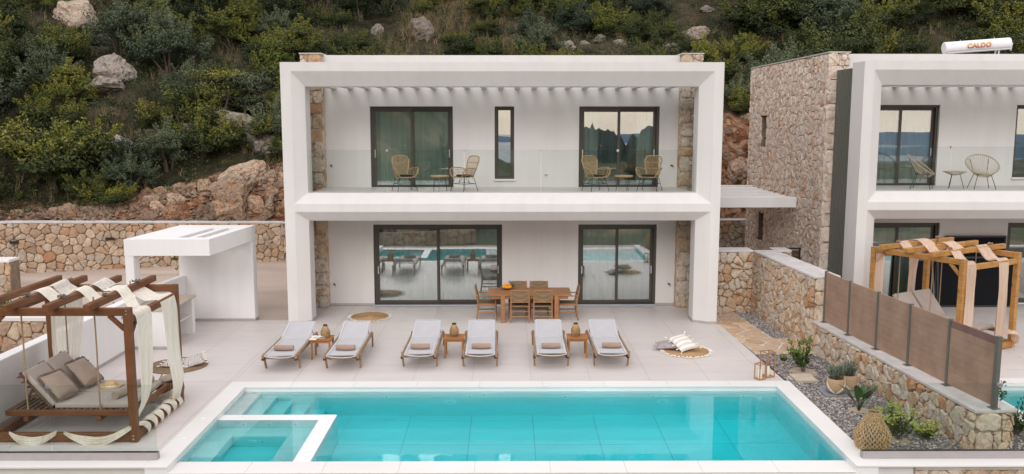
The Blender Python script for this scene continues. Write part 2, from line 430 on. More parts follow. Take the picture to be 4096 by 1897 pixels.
M['gravel_bed'] = simple('gravel_fines', (0.17, 0.15, 0.14), 0.95, 0.5, 60, 4, 0.8, 90, kind='World')
M['flag'] = stone_mat('golden_flagstone', [(0, (0.48, 0.33, 0.21)), (0.3, (0.56, 0.41, 0.27)), (0.6, (0.50, 0.38, 0.29)), (0.8, (0.66, 0.50, 0.32)), (1, (0.46, 0.34, 0.27))], iron=0.15, vein=14)
M['flag_joint'] = simple('flag_joint', (0.66, 0.58, 0.50), 0.95, 0.1, 10)

def glass(name, base_refl, tint, rough=0.0, wob=0.0, fres=1.45):
    m, n, l, b = new_mat(name)
    out = n['Material Output']
    tp = n.new('ShaderNodeBsdfTransparent'); tp.inputs[0].default_value = tuple(tint) + (1,)
    gl = n.new('ShaderNodeBsdfGlossy'); gl.inputs['Roughness'].default_value = rough
    gl.inputs[0].default_value = (0.97, 0.98, 1.0, 1)
    lw = n.new('ShaderNodeLayerWeight'); lw.inputs[0].default_value = 0.5
    fr = n.new('ShaderNodeMath'); fr.operation = 'POWER'; l.new(lw.outputs['Facing'], fr.inputs[0]); fr.inputs[1].default_value = 5.0
    ma = n.new('ShaderNodeMath'); ma.operation = 'MULTIPLY_ADD'; ma.use_clamp = True
    l.new(fr.outputs[0], ma.inputs[0]); ma.inputs[1].default_value = 1 - base_refl; ma.inputs[2].default_value = base_refl
    mx = n.new('ShaderNodeMixShader'); l.new(ma.outputs[0], mx.inputs[0])
    l.new(tp.outputs[0], mx.inputs[1]); l.new(gl.outputs[0], mx.inputs[2])
    if wob:
        f = noise_tex(n, l, coords(n, l, (1, 1, 1), 'World'), 0.9, 2)
        bp = n.new('ShaderNodeBump'); bp.inputs['Strength'].default_value = wob; bp.inputs['Distance'].default_value = 0.05
        l.new(f, bp.inputs['Height']); l.new(bp.outputs[0], gl.inputs['Normal'])
    l.new(mx.outputs[0], out.inputs[0])
    return m
M['window_glass'] = glass('solar_window_glass', 0.27, (0.86, 0.92, 0.90), 0.0, 0.012)
M['clear_glass'] = glass('balustrade_glass', 0.02, (0.93, 0.955, 0.945), 0.0)
# pool water: refracting surface with faint ripples over an absorbing volume
m, n, l, b = new_mat('pool_water')
out = n['Material Output']
gl = n.new('ShaderNodeBsdfGlass'); gl.inputs['Roughness'].default_value = 0.0; gl.inputs['IOR'].default_value = 1.33
f1 = noise_tex(n, l, coords(n, l, (1, 1, 1), 'World'), 2.2, 3)
bp = n.new('ShaderNodeBump'); bp.inputs['Strength'].default_value = 0.022; bp.inputs['Distance'].default_value = 0.04
l.new(f1, bp.inputs['Height']); l.new(bp.outputs[0], gl.inputs['Normal'])
l.new(gl.outputs[0], out.inputs['Surface'])
va = n.new('ShaderNodeVolumeAbsorption')
va.inputs['Color'].default_value = (0.0, 0.972, 1.0, 1)
va.inputs['Density'].default_value = 0.86
l.new(va.outputs[0], out.inputs['Volume'])
M['water'] = m

# ---------------------------------------------------------------- mesh builder
class MB:
    def __init__(s):
        s.v = []; s.f = []; s.t = []; s.m = []
        s.tint = 0.5; s.mi = 0
    def add(s, vs, fs, tint=None, mi=None):
        o = len(s.v); s.v += [tuple(p) for p in vs]
        for f in fs:
            s.f.append(tuple(i + o for i in f)); s.t.append(s.tint if tint is None else tint); s.m.append(s.mi if mi is None else mi)
    def box(s, x0, x1, y0, y1, z0, z1, mat=None, **k):
        vs = [Vector((x, y, z)) for z in (z0, z1) for y in (y0, y1) for x in (x0, x1)]
        if mat is not None: vs = [mat @ p for p in vs]
        s.add(vs, [(0, 2, 3, 1), (4, 5, 7, 6), (0, 1, 5, 4), (2, 6, 7, 3), (0, 4, 6, 2), (1, 3, 7, 5)], **k)
    def beam(s, p0, p1, w, h, up=(0, 0, 1), taper=1.0, **k):
        p0, p1 = Vector(p0), Vector(p1); d = (p1 - p0).normalized(); up = Vector(up)
        if abs(d.dot(up)) > 0.98: up = Vector((0, 1, 0)) if abs(d.y) < 0.9 else Vector((1, 0, 0))
        r = d.cross(up).normalized(); u = r.cross(d)
        vs = []
        for p, q in ((p0, 1.0), (p1, taper)):
            for a, b_ in ((-1, -1), (1, -1), (1, 1), (-1, 1)):
                vs.append(p + r * a * w / 2 * q + u * b_ * h / 2 * q)
        s.add(vs, [(0, 1, 2, 3), (7, 6, 5, 4), (0, 4, 5, 1), (1, 5, 6, 2), (2, 6, 7, 3), (3, 7, 4, 0)], **k)
    def tube(s, pts, r, seg=6, closed=False, **k):
        pts = [Vector(p) for p in pts]; n_ = len(pts); rs = r if isinstance(r, (list, tuple)) else [r] * n_
        vs, fs = [], []; prev = None
        for i, p in enumerate(pts):
            a = pts[(i - 1) % n_] if (closed or i > 0) else p; b_ = pts[(i + 1) % n_] if (closed or i < n_ - 1) else p
            d = (b_ - a).normalized() if (b_ - a).length > 1e-9 else Vector((0, 0, 1))
            if prev is None:
                q = Vector((0, 0, 1)) if abs(d.z) < 0.9 else Vector((1, 0, 0)); x = d.cross(q).normalized()
            else:
                x = (prev - d * prev.dot(d)); x = x.normalized() if x.length > 1e-6 else d.orthogonal().normalized()
            prev = x; y = d.cross(x)
            for j in range(seg):
                an = 2 * PI * j / seg; vs.append(p + (x * math.cos(an) + y * math.sin(an)) * rs[i])
        for i in range(n_ if closed else n_ - 1):
            for j in range(seg):
                i2 = (i + 1) % n_
                fs.append((i * seg + j, i * seg + (j + 1) % seg, i2 * seg + (j + 1) % seg, i2 * seg + j))
        if not closed:
            fs.append(tuple(range(seg))[::-1]); fs.append(tuple((n_ - 1) * seg + j for j in range(seg)))
        s.add(vs, fs, **k)
    def lathe(s, prof, seg=24, c=(0, 0, 0), cap=True, **k):
        vs, fs = [], []
        for r, z in prof:
            for j in range(seg):
                a = 2 * PI * j / seg; vs.append((c[0] + r * math.cos(a), c[1] + r * math.sin(a), c[2] + z))
        for i in range(len(prof) - 1):
            for j in range(seg):
                fs.append((i * seg + j, i * seg + (j + 1) % seg, (i + 1) * seg + (j + 1) % seg, (i + 1) * seg + j))
        if cap:
            fs.append(tuple(range(seg))[::-1]); fs.append(tuple((len(prof) - 1) * seg + j for j in range(seg)))
        s.add(vs, fs, **k)
    def prism(s, poly, z0, z1, **k):
        n_ = len(poly)
        vs = [(x, y, z0) for x, y in poly] + [(x, y, z1) for x, y in poly]
        s.add(vs, [tuple(range(n_))[::-1], tuple(range(n_, 2 * n_))] + [(i, (i + 1) % n_, n_ + (i + 1) % n_, n_ + i) for i in range(n_)], **k)
    def sheet(s, rows, closed=False, **k):
        h, w = len(rows), len(rows[0])
        vs = [p for r_ in rows for p in r_]
        fs = [(i * w + j, i * w + (j + 1) % w, (i + 1) * w + (j + 1) % w, (i + 1) * w + j) for i in range(h - 1) for j in range(w if closed else w - 1)]
        s.add(vs, fs, **k)
    def build(s, name, mat, parent=None, bevel=0.0, smooth=False, seg=1):
        me = bpy.data.meshes.new(name)
        me.from_pydata(s.v, [], s.f)
        mats = mat if isinstance(mat, (list, tuple)) else [mat]
        for q in mats: me.materials.append(q)
        if bevel:
            bm = bmesh.new(); bm.from_mesh(me)
            bmesh.ops.remove_doubles(bm, verts=bm.verts, dist=1e-5)
            es = [e_ for e_ in bm.edges if len(e_.link_faces) == 2 and e_.calc_face_angle(0) > 0.6]
            try: bmesh.ops.bevel(bm, geom=es, offset=bevel, segments=seg, affect='EDGES', profile=0.6, clamp_overlap=True)
            except Exception: pass
            bm.to_mesh(me); bm.free()
        else:
            a = me.attributes.new('tint', 'FLOAT', 'FACE'); a.data.foreach_set('value', s.t)
            if len(mats) > 1: me.polygons.foreach_set('material_index', s.m)
        if smooth: me.polygons.foreach_set('use_smooth', [True] * len(me.polygons))
        me.update()
        o = bpy.data.objects.new(name, me); col.objects.link(o)
        if parent is not None: o.parent = parent
        return o

def tag(o, label=None, cat=None, group=None, kind=None):
    if label: o['label'] = label
    if cat: o['category'] = cat
    if group: o['group'] = group
    if kind: o['kind'] = kind
    return o
def thing(name, label, cat, loc=(0, 0, 0), rz=0.0, group=None):
    o = bpy.data.objects.new(name, None); o.empty_display_size = 0.1
    col.objects.link(o); o.location = loc; o.rotation_euler = (0, 0, rz)
    return tag(o, label, cat, group)
def kids(o): return [c for c in all_kids.get(o.name, [])]
def copy_tree(o, loc, rz=None, label=None, group=None, parent=None):
    c = o.copy(); col.objects.link(c)
    if parent is not None: c.parent = parent
    if loc is not None: c.location = loc
    if rz is not None: c.rotation_euler = (c.rotation_euler[0], c.rotation_euler[1], rz)
    if label: c['label'] = label
    if group: c['group'] = group
    for ch in list(o.children): copy_tree(ch, None, parent=c)
    return c
def struct(o): o['kind'] = 'structure'; return o
def lerp(a, b_, t): return a + (b_ - a) * t
def piece(name, mat, parent, x0, x1, y0, y1, z0, z1, bevel=0.006):
    q = MB(); q.box(x0, x1, y0, y1, z0, z1); return q.build(name, mat, parent, bevel=bevel)

# ---------------------------------------------------------------- polygons, stones, tiles
def clip(poly, a, b_, c):          # keep a*x + b*y <= c
    out = []
    for i in range(len(poly)):
        p, q = poly[i], poly[(i + 1) % len(poly)]
        dp, dq = a * p[0] + b_ * p[1] - c, a * q[0] + b_ * q[1] - c
        if dp <= 0: out.append(p)
        if (dp < 0 < dq) or (dq < 0 < dp):
            t = dp / (dp - dq); out.append((p[0] + (q[0] - p[0]) * t, p[1] + (q[1] - p[1]) * t))
    return out
def area(p): return 0.5 * sum(p[i][0] * p[(i + 1) % len(p)][1] - p[(i + 1) % len(p)][0] * p[i][1] for i in range(len(p)))
def centroid(p): return (sum(q[0] for q in p) / len(p), sum(q[1] for q in p) / len(p))
def clip_convex(poly, region):     # region counter-clockwise
    for i in range(len(region)):
        (x0, y0), (x1, y1) = region[i], region[(i + 1) % len(region)]
        a, b_ = (y1 - y0), -(x1 - x0)
        poly = clip(poly, a, b_, a * x0 + b_ * y0)
        if len(poly) < 3: return []
    return poly
def voronoi(L, H, size, rng, jit=0.42, aspect=1.15):
    su, sv = size * aspect, size / aspect
    nu, nv = max(1, round(L / su)), max(1, round(H / sv)); su, sv = L / nu, H / nv
    S = {}
    for i in range(-2, nu + 2):
        for j in range(-2, nv + 2):
            S[i, j] = ((i + 0.5 + (0.5 if j % 2 else 0) + rng.uniform(-jit, jit)) * su, (j + 0.5 + rng.uniform(-jit, jit)) * sv)
    drop = set(k for k in S if rng.random() < 0.13)
    out = []
    for (i, j), (x, y) in S.items():
        if (i, j) in drop or not (-2 < i < nu + 1 and -2 < j < nv + 1): continue
        p = [(0, 0), (L, 0), (L, H), (0, H)]
        for di in range(-3, 4):
            for dj in range(-3, 4):
                k = (i + di, j + dj)
                if (di or dj) and k in S and k not in drop:
                    xx, yy = S[k]; a, b_ = xx - x, yy - y
                    p = clip(p, a, b_, (xx * xx + yy * yy - x * x - y * y) / 2)
                    if len(p) < 3: break
            if len(p) < 3: break
        if len(p) >= 3 and abs(area(p)) > 0.10 * su * sv: out.append(p)
    return out
def stone_shape(mb, poly, fr, joint, depth, rng, tint, flat=False):
    # fr(u, v, d) -> point ; a roughly pillowed stone with uneven outline
    c = centroid(poly); P = []
    n_ = len(poly)
    for i in range(n_):
        a, b_ = poly[i], poly[(i + 1) % n_]
        ln = math.hypot(b_[0] - a[0], b_[1] - a[1])
        if ln < joint * 1.2: 
            P.append(((a[0] + b_[0]) / 2, (a[1] + b_[1]) / 2)); continue
        P.append((lerp(a[0], b_[0], 0.2), lerp(a[1], b_[1], 0.2)))
        if ln > joint * 7: P.append((lerp(a[0], b_[0], 0.5) + rng.uniform(-.06, .06) * ln, lerp(a[1], b_[1], 0.5) + rng.uniform(-.06, .06) * ln))
        P.append((lerp(a[0], b_[0], 0.8), lerp(a[1], b_[1], 0.8)))
    def sc(dist):
        o = []
        for p in P:
            dx, dy = p[0] - c[0], p[1] - c[1]; r_ = math.hypot(dx, dy) or 1
            k = max(0.3, (r_ - dist) / r_); o.append((c[0] + dx * k, c[1] + dy * k))
        return o
    r0, r1, r2 = sc(joint * 0.5), sc(joint * 0.6), sc(joint * 0.6 + min(0.030, 0.12 * math.sqrt(abs(area(poly)))))
    d1 = depth * (0.72 if not flat else 0.9)
    tx, ty = rng.uniform(-1, 1) * 0.10, rng.uniform(-1, 1) * 0.10
    if flat: tx = ty = 0
    vs = [fr(p[0], p[1], -0.03) for p in r0]
    vs += [fr(p[0], p[1], d1 + (0 if flat else rng.uniform(-.2, .2) * depth)) for p in r1]
    vs += [fr(p[0], p[1], depth + (p[0] - c[0]) * tx + (p[1] - c[1]) * ty + (0 if flat else rng.uniform(-.15, .15) * depth)) for p in r2]
    vs.append(fr(c[0], c[1], depth * (1.0 if flat else rng.uniform(0.9, 1.35))))
    n_ = len(P); fs = []
    for k in (0, 1):
        for i in range(n_): fs.append((k * n_ + i, k * n_ + (i + 1) % n_, (k + 1) * n_ + (i + 1) % n_, (k + 1) * n_ + i))
    for i in range(n_): fs.append((2 * n_ + i, 2 * n_ + (i + 1) % n_, 3 * n_))
    mb.add(vs, fs, tint=tint)
def frame_fn(org, udir, vdir, ndir):
    o, u, v, n_ = Vector(org), Vector(udir).normalized(), Vector(vdir).normalized(), Vector(ndir).normalized()
    return lambda a, b_, d: o + u * a + v * b_ + n_ * d
def stones(parent, polys, fr, mat, joint, depth, seed, limit=300, name='stone', flat=False, campos=(0, 0, 5.25), dz=None):
    rng = random.Random(seed)
    pl = Vector(parent.location)
    cp = Vector(campos)
    fr2 = lambda a, b_, d: fr(a, b_, d) - pl
    def key(p):
        c = centroid(p); w_ = fr(c[0], c[1], 0); return -abs(area(p)) / max(1, (w_ - cp).length_squared)
    polys = sorted(polys, key=key)
    rest = MB()
    for i, p in enumerate(polys):
        tint = rng.random() * 0.97
        if i < limit:
            q = MB(); stone_shape(q, p, fr2, joint, depth, rng, tint, flat); q.build(name, mat, parent)
        else:
            stone_shape(rest, p, fr2, joint, depth, rng, tint, flat)
    if rest.v:
        o = rest.build(name, mat, parent); o['kind'] = 'stuff'
def cut_hole(polys, hole):
    x0, x1, y0, y1 = hole; out = []
    for p in polys:
        xs = [q[0] for q in p]; ys = [q[1] for q in p]
        if max(xs) <= x0 or min(xs) >= x1 or max(ys) <= y0 or min(ys) >= y1: out.append(p); continue
        best = max((clip(p, 1, 0, x0), clip(p, -1, 0, -x1), clip(p, 0, 1, y0), clip(p, 0, -1, -y1)), key=lambda q: abs(area(q)) if len(q) > 2 else 0)
        if len(best) > 2 and abs(area(best)) > 0.006: out.append(best)
    return out
def quoin_polys(W, H, side, rng, bw=(0.26, 0.40), bh=(0.26, 0.46)):
    # blocks up one edge of a pier, small rubble beside them
    out = []; z = 0.0; k = 0
    while z < H - 0.02:
        h = min(rng.uniform(*bh), H - z)
        if H - z - h < 0.14: h = H - z
        w_ = W * (0.66 if k % 2 else 0.48) * rng.uniform(0.92, 1.08); k += 1
        a, b_ = (W - w_, W) if side > 0 else (0, w_)
        out.append([(a, z), (b_, z), (b_, z + h), (a, z + h)])
        a2, b2 = (0, a) if side > 0 else (b_, W)
        for q in voronoi(b2 - a2, h, 0.17, rng): out.append([(x + a2, y + z) for x, y in q])
        z += h
    return out

# ---------------------------------------------------------------- ground, terrace
def region_tiles(parent, region, x0, y0, tw, th, ztop, mat, gap=0.006, name='tile', thick=0.012, skip=None):
    xs = [p[0] for p in region]; ys = [p[1] for p in region]
    i0, i1 = math.floor((min(xs) - x0) / tw), math.ceil((max(xs) - x0) / tw)
    j0, j1 = math.floor((min(ys) - y0) / th), math.ceil((max(ys) - y0) / th)
    q = MB(); q.box(-tw / 2 + gap / 2, tw / 2 - gap / 2, -th / 2 + gap / 2, th / 2 - gap / 2, -thick, 0)
    full = None
    for i in range(i0, i1):
        for j in range(j0, j1):
            a, b_ = x0 + i * tw, y0 + j * th
            cell = [(a + gap / 2, b_ + gap / 2), (a + tw - gap / 2, b_ + gap / 2), (a + tw - gap / 2, b_ + th - gap / 2), (a + gap / 2, b_ + th - gap / 2)]
            c = clip_convex(cell, region)
            if len(c) < 3 or abs(area(c)) < 0.01: continue
            if skip and skip(*centroid(c)): continue
            if abs(abs(area(c)) - abs(area(cell))) < 1e-5:
                if full is None: full = q.build(name, mat, parent); o = full
                else: o = full.copy(); col.objects.link(o)
                o.location = (a + tw / 2, b_ + th / 2, ztop)
            else:
                k = MB(); k.prism(c, ztop - thick, ztop); k.build(name, mat, parent)

terrace = bpy.data.objects.new('terrace', None); col.objects.link(terrace); struct(terrace)
MAIN = [(-8.55, 17.155), (5.60, 17.155), (5.38, 22.3), (5.38, 24.4), (-5.6, 24.4), (-5.6, 22.62), (-8.55, 22.62)]
q = MB()
q.prism([(-8.72, 17.15), (5.62, 17.15), (5.40, 22.3), (5.40, 24.42), (-5.6, 24.42), (-5.6, 22.66), (-8.72, 22.66)], -0.3, -0.006)
q.prism([(-8.72, 13.2), (-5.52, 13.2), (-5.52, 17.15), (-8.72, 17.15)], -0.3, -0.006)
q.build('terrace_bed', M['grout'], terrace)
region_tiles(terrace, [(-5.6, 17.155), (5.60, 17.155), (5.40, 24.36), (-5.6, 24.36)], -5.6 + 0.09, 17.155, 1.2, 0.6, 0.0, M['tile'])
region_tiles(terrace, [(-8.64, 17.155), (-5.603, 17.155), (-5.603, 22.62), (-8.64, 22.62)], -5.603 - 3.6, 17.155, 1.2, 0.6, 0.0, M['tile'])
region_tiles(terrace, [(-8.64, 13.25), (-5.53, 13.25), (-5.53, 17.15), (-8.64, 17.15)], -5.603 - 3.6, 13.55 - 1.2, 1.2, 0.6, 0.0, M['tile'])

# the ground under and around both plots, front edge held by the bottom wall
q = MB()
q.box(-60, -8.72, 12.9, 26, -0.6, -0.30)
q.build('lower_bed', M['soil']).__setitem__('kind', 'structure')
drive = MB()
drive.prism([(-60, 21.4), (-8.9, 21.4), (-8.9, 22.662), (-5.6, 22.662), (-5.6, 24.44), (-5.2, 24.44), (-5.2, 34.5), (-60, 24.5)], -0.3, -0.008)
o = drive.build('driveway', M['driveway']); struct(o)
q = MB(); q.prism([(5.4, 23.9), (8.72, 23.9), (8.72, 34.5), (5.4, 34.5)], -0.3, -0.010)
struct(q.build('side_path', M['driveway']))

# ---------------------------------------------------------------- swimming pool (main villa)
ZW = -0.105
pool = thing('swimming_pool', 'turquoise swimming pool with a square spa and white coping in front of the villa', 'swimming pool', (0, 15, 0))
pool.location = (0, 0, 0)
def pbox(name, mat, *a, **k): return piece(name, mat, pool, *a, **k)
FZ = -1.50
q = MB()
q.box(-5.52, -5.19, 12.8, 17.15, -2.4, -0.03)
q.box(5.35, 5.68, 12.8, 17.15, -2.4, -0.03)
q.box(-5.19, 5.35, 16.82, 17.15, -2.4, -0.03)
q.box(-5.19, 5.35, 12.8, 13.24, -2.4, -0.112)
q.box(-5.19, 5.35, 13.24, 16.82, -2.4, FZ - 0.012)
q.build('pool_shell', M['pool_tile'], pool)
q = MB(); q.box(-3.1, 5.349, 13.241, 16.819, FZ - 0.011, FZ - 0.008); q.build('floor_joint', M['grout'], pool)
# submerged floor tiles, joint lines between them
region_tiles(pool, [(-3.1, 13.243), (5.347, 13.243), (5.347, 16.817), (-3.1, 16.817)], -3.1, 14.12 - 1.2, 1.2, 1.2, FZ, M['pool_tile'], gap=0.009, name='floor_tile', thick=0.0075)
# spa: walls, bench, sunken pit
for nm, a in (('spa_wall', (-5.188, -3.1, 15.18, 15.45, FZ, -0.100)), ('spa_wall', (-3.38, -3.1, 13.242, 15.178, FZ, -0.100)),
              ('spa_bench', (-5.188, -4.81, 13.242, 15.178, FZ, -0.53)), ('spa_bench', (-3.84, -3.382, 13.242, 15.178, FZ, -0.53)),
              ('spa_bench', (-4.808, -3.842, 14.77, 15.178, FZ, -0.5302)), ('spa_bench', (-4.808, -3.842, 13.242, 13.50, FZ, -0.5302)),
              ('spa_floor', (-4.808, -3.842, 13.502, 14.768, FZ, -1.02))):
    pbox(nm, M['pool_tile'], *a, bevel=0.005)
# steps down from the left end
for xa, xb, zt in ((-5.188, -4.87, -0.20), (-4.868, -4.55, -0.40), (-4.548, -4.23, -0.65), (-4.228, -3.91, -0.90), (-3.908, -3.6, -1.15)):
    pbox('pool_step', M['pool_tile'], xa, xb, 15.452, 16.818, FZ - 0.01, zt, bevel=0.005)
# coping slabs
def slabs(x0, x1, y0, y1, along, n_, z0=-0.03, z1=0.004, mat=None, par=None, nm='coping_slab'):
    for i in range(n_):
        if along == 'x': a, b_ = lerp(x0, x1, i / n_), lerp(x0, x1, (i + 1) / n_); c = (a + .0015, b_ - .0015, y0, y1)
        else: a, b_ = lerp(y0, y1, i / n_), lerp(y0, y1, (i + 1) / n_); c = (x0, x1, a + .0015, b_ - .0015)
        piece(nm, mat or M['coping'], par or pool, *c, z0, z1, bevel=0.004)
slabs(-5.53, 5.69, 16.80, 17.153, 'x', 9)
slabs(-5.53, -5.17, 12.78, 16.798, 'y', 3)
slabs(5.33, 5.69, 12.78, 16.798, 'y', 3)
slabs(-5.168, 5.328, 12.78, 13.238, 'x', 9, -0.112, -0.098)
# fittings
def disc(name, mat, par, c, r, n_, h=0.012, inner=None):
    q = MB(); q.lathe([(r, 0), (r, h * 0.6), (r * 0.86, h), (r * 0.2, h)], 20)
    rot = Vector(n_).to_track_quat('Z', 'Y').to_matrix().to_4x4()
    q.v = [tuple(Vector(c) + rot @ Vector(p)) for p in q.v]
    o = q.build(name, mat, par, smooth=False)
    if inner:
        q = MB(); q.lathe([(r * 0.45, h), (r * 0.45, h * 1.25), (0.001, h * 1.25)], 14)
        q.v = [tuple(Vector(c) + rot @ Vector(p)) for p in q.v]
        q.build('nozzle', inner, o)
    return o
for x, z, r in ((-1.13, -0.325, 0.13), (3.08, -0.325, 0.13)): disc('pool_light', M['fitting'], pool, (x, 16.82, -0.74), r, (0, -1, 0), 0.02, M['paper'])
for x in (-2.39, -0.74, 1.15, 2.9, 4.68): disc('inlet', M['fitting'], pool, (x, 16.82, -0.42), 0.06, (0, -1, 0), 0.012, M['grout'])
disc('inlet', M['fitting'], pool, (-0.46, 16.82, -0.29), 0.055, (0, -1, 0), 0.012, M['grout'])
for x in (-2.45, -0.36, 1.75, 3.86): disc('floor_inlet', M['fitting'], pool, (x, 14.55, FZ), 0.075, (0, 0, 1), 0.012)
for y in (14.55, 13.98, 13.46): disc('spa_jet', M['fitting'], pool, (-5.19, y, -0.31), 0.04, (1, 0, 0), 0.012, M['black_metal'])
for x in (-4.72, -4.27, -3.79): disc('spa_jet', M['fitting'], pool, (x, 15.18, -0.31), 0.045, (0, -1, 0), 0.012, M['black_metal'])
disc('pool_light', M['fitting'], pool, (-4.46, 14.77, -0.78), 0.075, (0, -1, 0), 0.015, M['paper'])
disc('spa_jet', M['fitting'], pool, (-4.28, 14.77, -0.79), 0.04, (0, -1, 0), 0.012, M['black_metal'])
disc('drain', M['fitting'], pool, (-4.5, 13.95, -1.02), 0.07, (0, 0, 1), 0.01)
for (x, y) in ((-5.38, 15.0), (-5.36, 14.05)): disc('deck_inlet', M['coping'], pool, (x, y, 0.004), 0.05, (0, 0, 1), 0.012)
q = MB()
q.box(-5.20, 5.36, 13.23, 16.83, FZ - 0.02, ZW)
o = q.build('pool_water', M['water']); struct(o)

# front retaining wall and its white coping to either side
front = thing('front_wall', 'low plastered retaining wall with white coping below the glass balustrade left of the pool', 'wall', (-6, 12.9, 0))
piece('wall_face', M['plaster'], front, -34, 0.47, 0.02, 0.5, -3.2, -0.032)
for i in range(12): piece('coping_slab', M['coping'], front, 0.468 - (i + 1) * 2.4 + 0.002, 0.468 - i * 2.4, -0.10, 0.34, -0.03, 0.003, 0.004)
front2 = thing('front_wall', 'stone-faced retaining wall with white coping under the balustrade right of the pool', 'wall', (5.7, 12.9, 0))
piece('wall_face', M['plaster'], front2, 0.0, 0.56, -0.015, 0.5, -3.2, -0.032)
piece('wall_core', M['mortar_pale'], front2, 0.56, 24, 0.0, 0.5, -3.2, -0.032)
for i in range(9): piece('coping_slab', M['coping'], front2, -0.01 + i * 2.4, -0.012 + (i + 1) * 2.4, -0.12, 0.34, -0.03, 0.003, 0.004)
stones(front2, voronoi(9.0, 1.0, 0.30, random.Random(5)), frame_fn((6.27, 12.9, -1.10), (1, 0, 0), (0, 0, 1), (0, -1, 0)), M['stone_garden'], 0.02, 0.045, 6)
q = MB(); q.box(0.57, 24, -0.045, 0.0, -0.10, -0.034)
q.build('cement_band', M['concrete_cap'], front2)

# glass balustrades
def balustrade(label, x0, x1, y, z, joints, h=1.08, ch=0.11, group=None, thick=0.02, proud=0.07):
    t = thing('glass_balustrade', label, 'balustrade', (x0, y, z), 0, group)
    if ch:
        piece('base_channel', M['channel'], t, 0, x1 - x0, -0.055, 0.055, 0.0, ch, 0.004)
        q = MB(); q.box(0, x1 - x0, -0.02, 0.02, ch, ch + 0.012); q.build('gasket', M['black_metal'], t)
    xs = [x0] + list(joints) + [x1]
    for a, b_ in zip(xs, xs[1:]):
        q = MB(); q.box(a - x0 + 0.012, b_ - x0 - 0.012, -thick / 2, thick / 2, ch + (0.013 if ch else 0.0), h)
        q.build('glass_panel', M['clear_glass'], t)
    for a in joints:
        piece('clamp', M['steel'], t, a - x0 - 0.03, a - x0 + 0.03, -0.025, 0.025, h - 0.05, h + 0.008, 0.003)
    return t
balustrade('frameless glass balustrade in front of the dark swing daybed', -29, -5.42, 13.1, 0.004, (-26, -23, -20, -17, -14, -11.9, -9.5, -7.06), 1.19)
balustrade('frameless glass balustrade in front of the gravel bed and big wicker basket', 5.53, 17.6, 13.1, 0.004, (7.62, 10, 12.4, 15), 1.19)

# ---------------------------------------------------------------- villas
def ring_frame(name, rects, mat, parent):
    """rects: list of (y, outer rect, [openings]) handled below as plain quads"""
def wall_grid(mb, xs, zs, void, y0, y1):
    """solid wall between y0 (front) and y1 with rectangular voids; void(xc, zc) -> bool"""
    nx, nz = len(xs) - 1, len(zs) - 1
    S = lambda i, j: 0 <= i < nx and 0 <= j < nz and not void((xs[i] + xs[i + 1]) / 2, (zs[j] + zs[j + 1]) / 2)
    for i in range(nx):
        for j in range(nz):
            if not S(i, j): continue
            a, b_, c, d = xs[i], xs[i + 1], zs[j], zs[j + 1]
            mb.add([(a, y0, c), (b_, y0, c), (b_, y0, d), (a, y0, d)], [(0, 1, 2, 3)])
            mb.add([(a, y1, c), (b_, y1, c), (b_, y1, d), (a, y1, d)], [(3, 2, 1, 0)])
            if not S(i - 1, j): mb.add([(a, y0, c), (a, y0, d), (a, y1, d), (a, y1, c)], [(0, 1, 2, 3)])
            if not S(i + 1, j): mb.add([(b_, y0, c), (b_, y1, c), (b_, y1, d), (b_, y0, d)], [(0, 1, 2, 3)])
            if not S(i, j - 1): mb.add([(a, y0, c), (a, y1, c), (b_, y1, c), (b_, y0, c)], [(0, 1, 2, 3)])
            if not S(i, j + 1): mb.add([(a, y0, d), (b_, y0, d), (b_, y1, d), (a, y1, d)], [(0, 1, 2, 3)])

def rectf(mb, x0, x1, z0, z1, y): mb.add([(x0, y, z0), (x1, y, z0), (x1, y, z1), (x0, y, z1)], [(0, 1, 2, 3)])

def sliding_door(villa, x0, x1, z0, z1, y, split, handles=True, label=None, tilt=0.0):
    """outer frame, two sashes on two tracks, pane and pull handle each"""
    fw, sw = 0.07, 0.075
    q = MB()
    q.box(x0, x1, y, y + 0.16, z1 - fw, z1); q.box(x0, x1, y, y + 0.16, z0, z0 + fw * 0.6)
    q.box(x0, x0 + fw, y, y + 0.16, z0 + fw * .6, z1 - fw); q.box(x1 - fw, x1, y, y + 0.16, z0 + fw * .6, z1 - fw)
    fr = q.build('sliding_door', M['aluminium'], villa, bevel=0.004)
    for k, (a, b_) in enumerate(((x0 + fw, split + 0.04), (split - 0.04, x1 - fw))):
        yy = y + (0.022 if k == 0 else 0.085)
        c, d = z0 + fw * .6, z1 - fw
        q = MB()
        q.box(a, b_, yy, yy + 0.05, d - sw, d); q.box(a, b_, yy, yy + 0.05, c, c + sw * 1.15)
        q.box(a, a + sw, yy, yy + 0.05, c + sw * 1.15, d - sw); q.box(b_ - sw, b_, yy, yy + 0.05, c + sw * 1.15, d - sw)
        q.build('sash', M['aluminium'], fr, bevel=0.004)
        q = MB(); q.box(a + sw - .004, b_ - sw + .004, yy + 0.014, yy + 0.034, c + sw * 1.15 - .004, d - sw + .004)
        q.build('pane', M['window_glass'], fr)
        hx = a + sw * 0.5 if k == 0 else b_ - sw * 0.5
        zc = z0 + 1.0
        q = MB(); q.box(hx - 0.016, hx + 0.016, yy - 0.016, yy, zc - 0.11, zc + 0.11)
        q.build('handle', M['steel'], fr, bevel=0.003)
    return fr
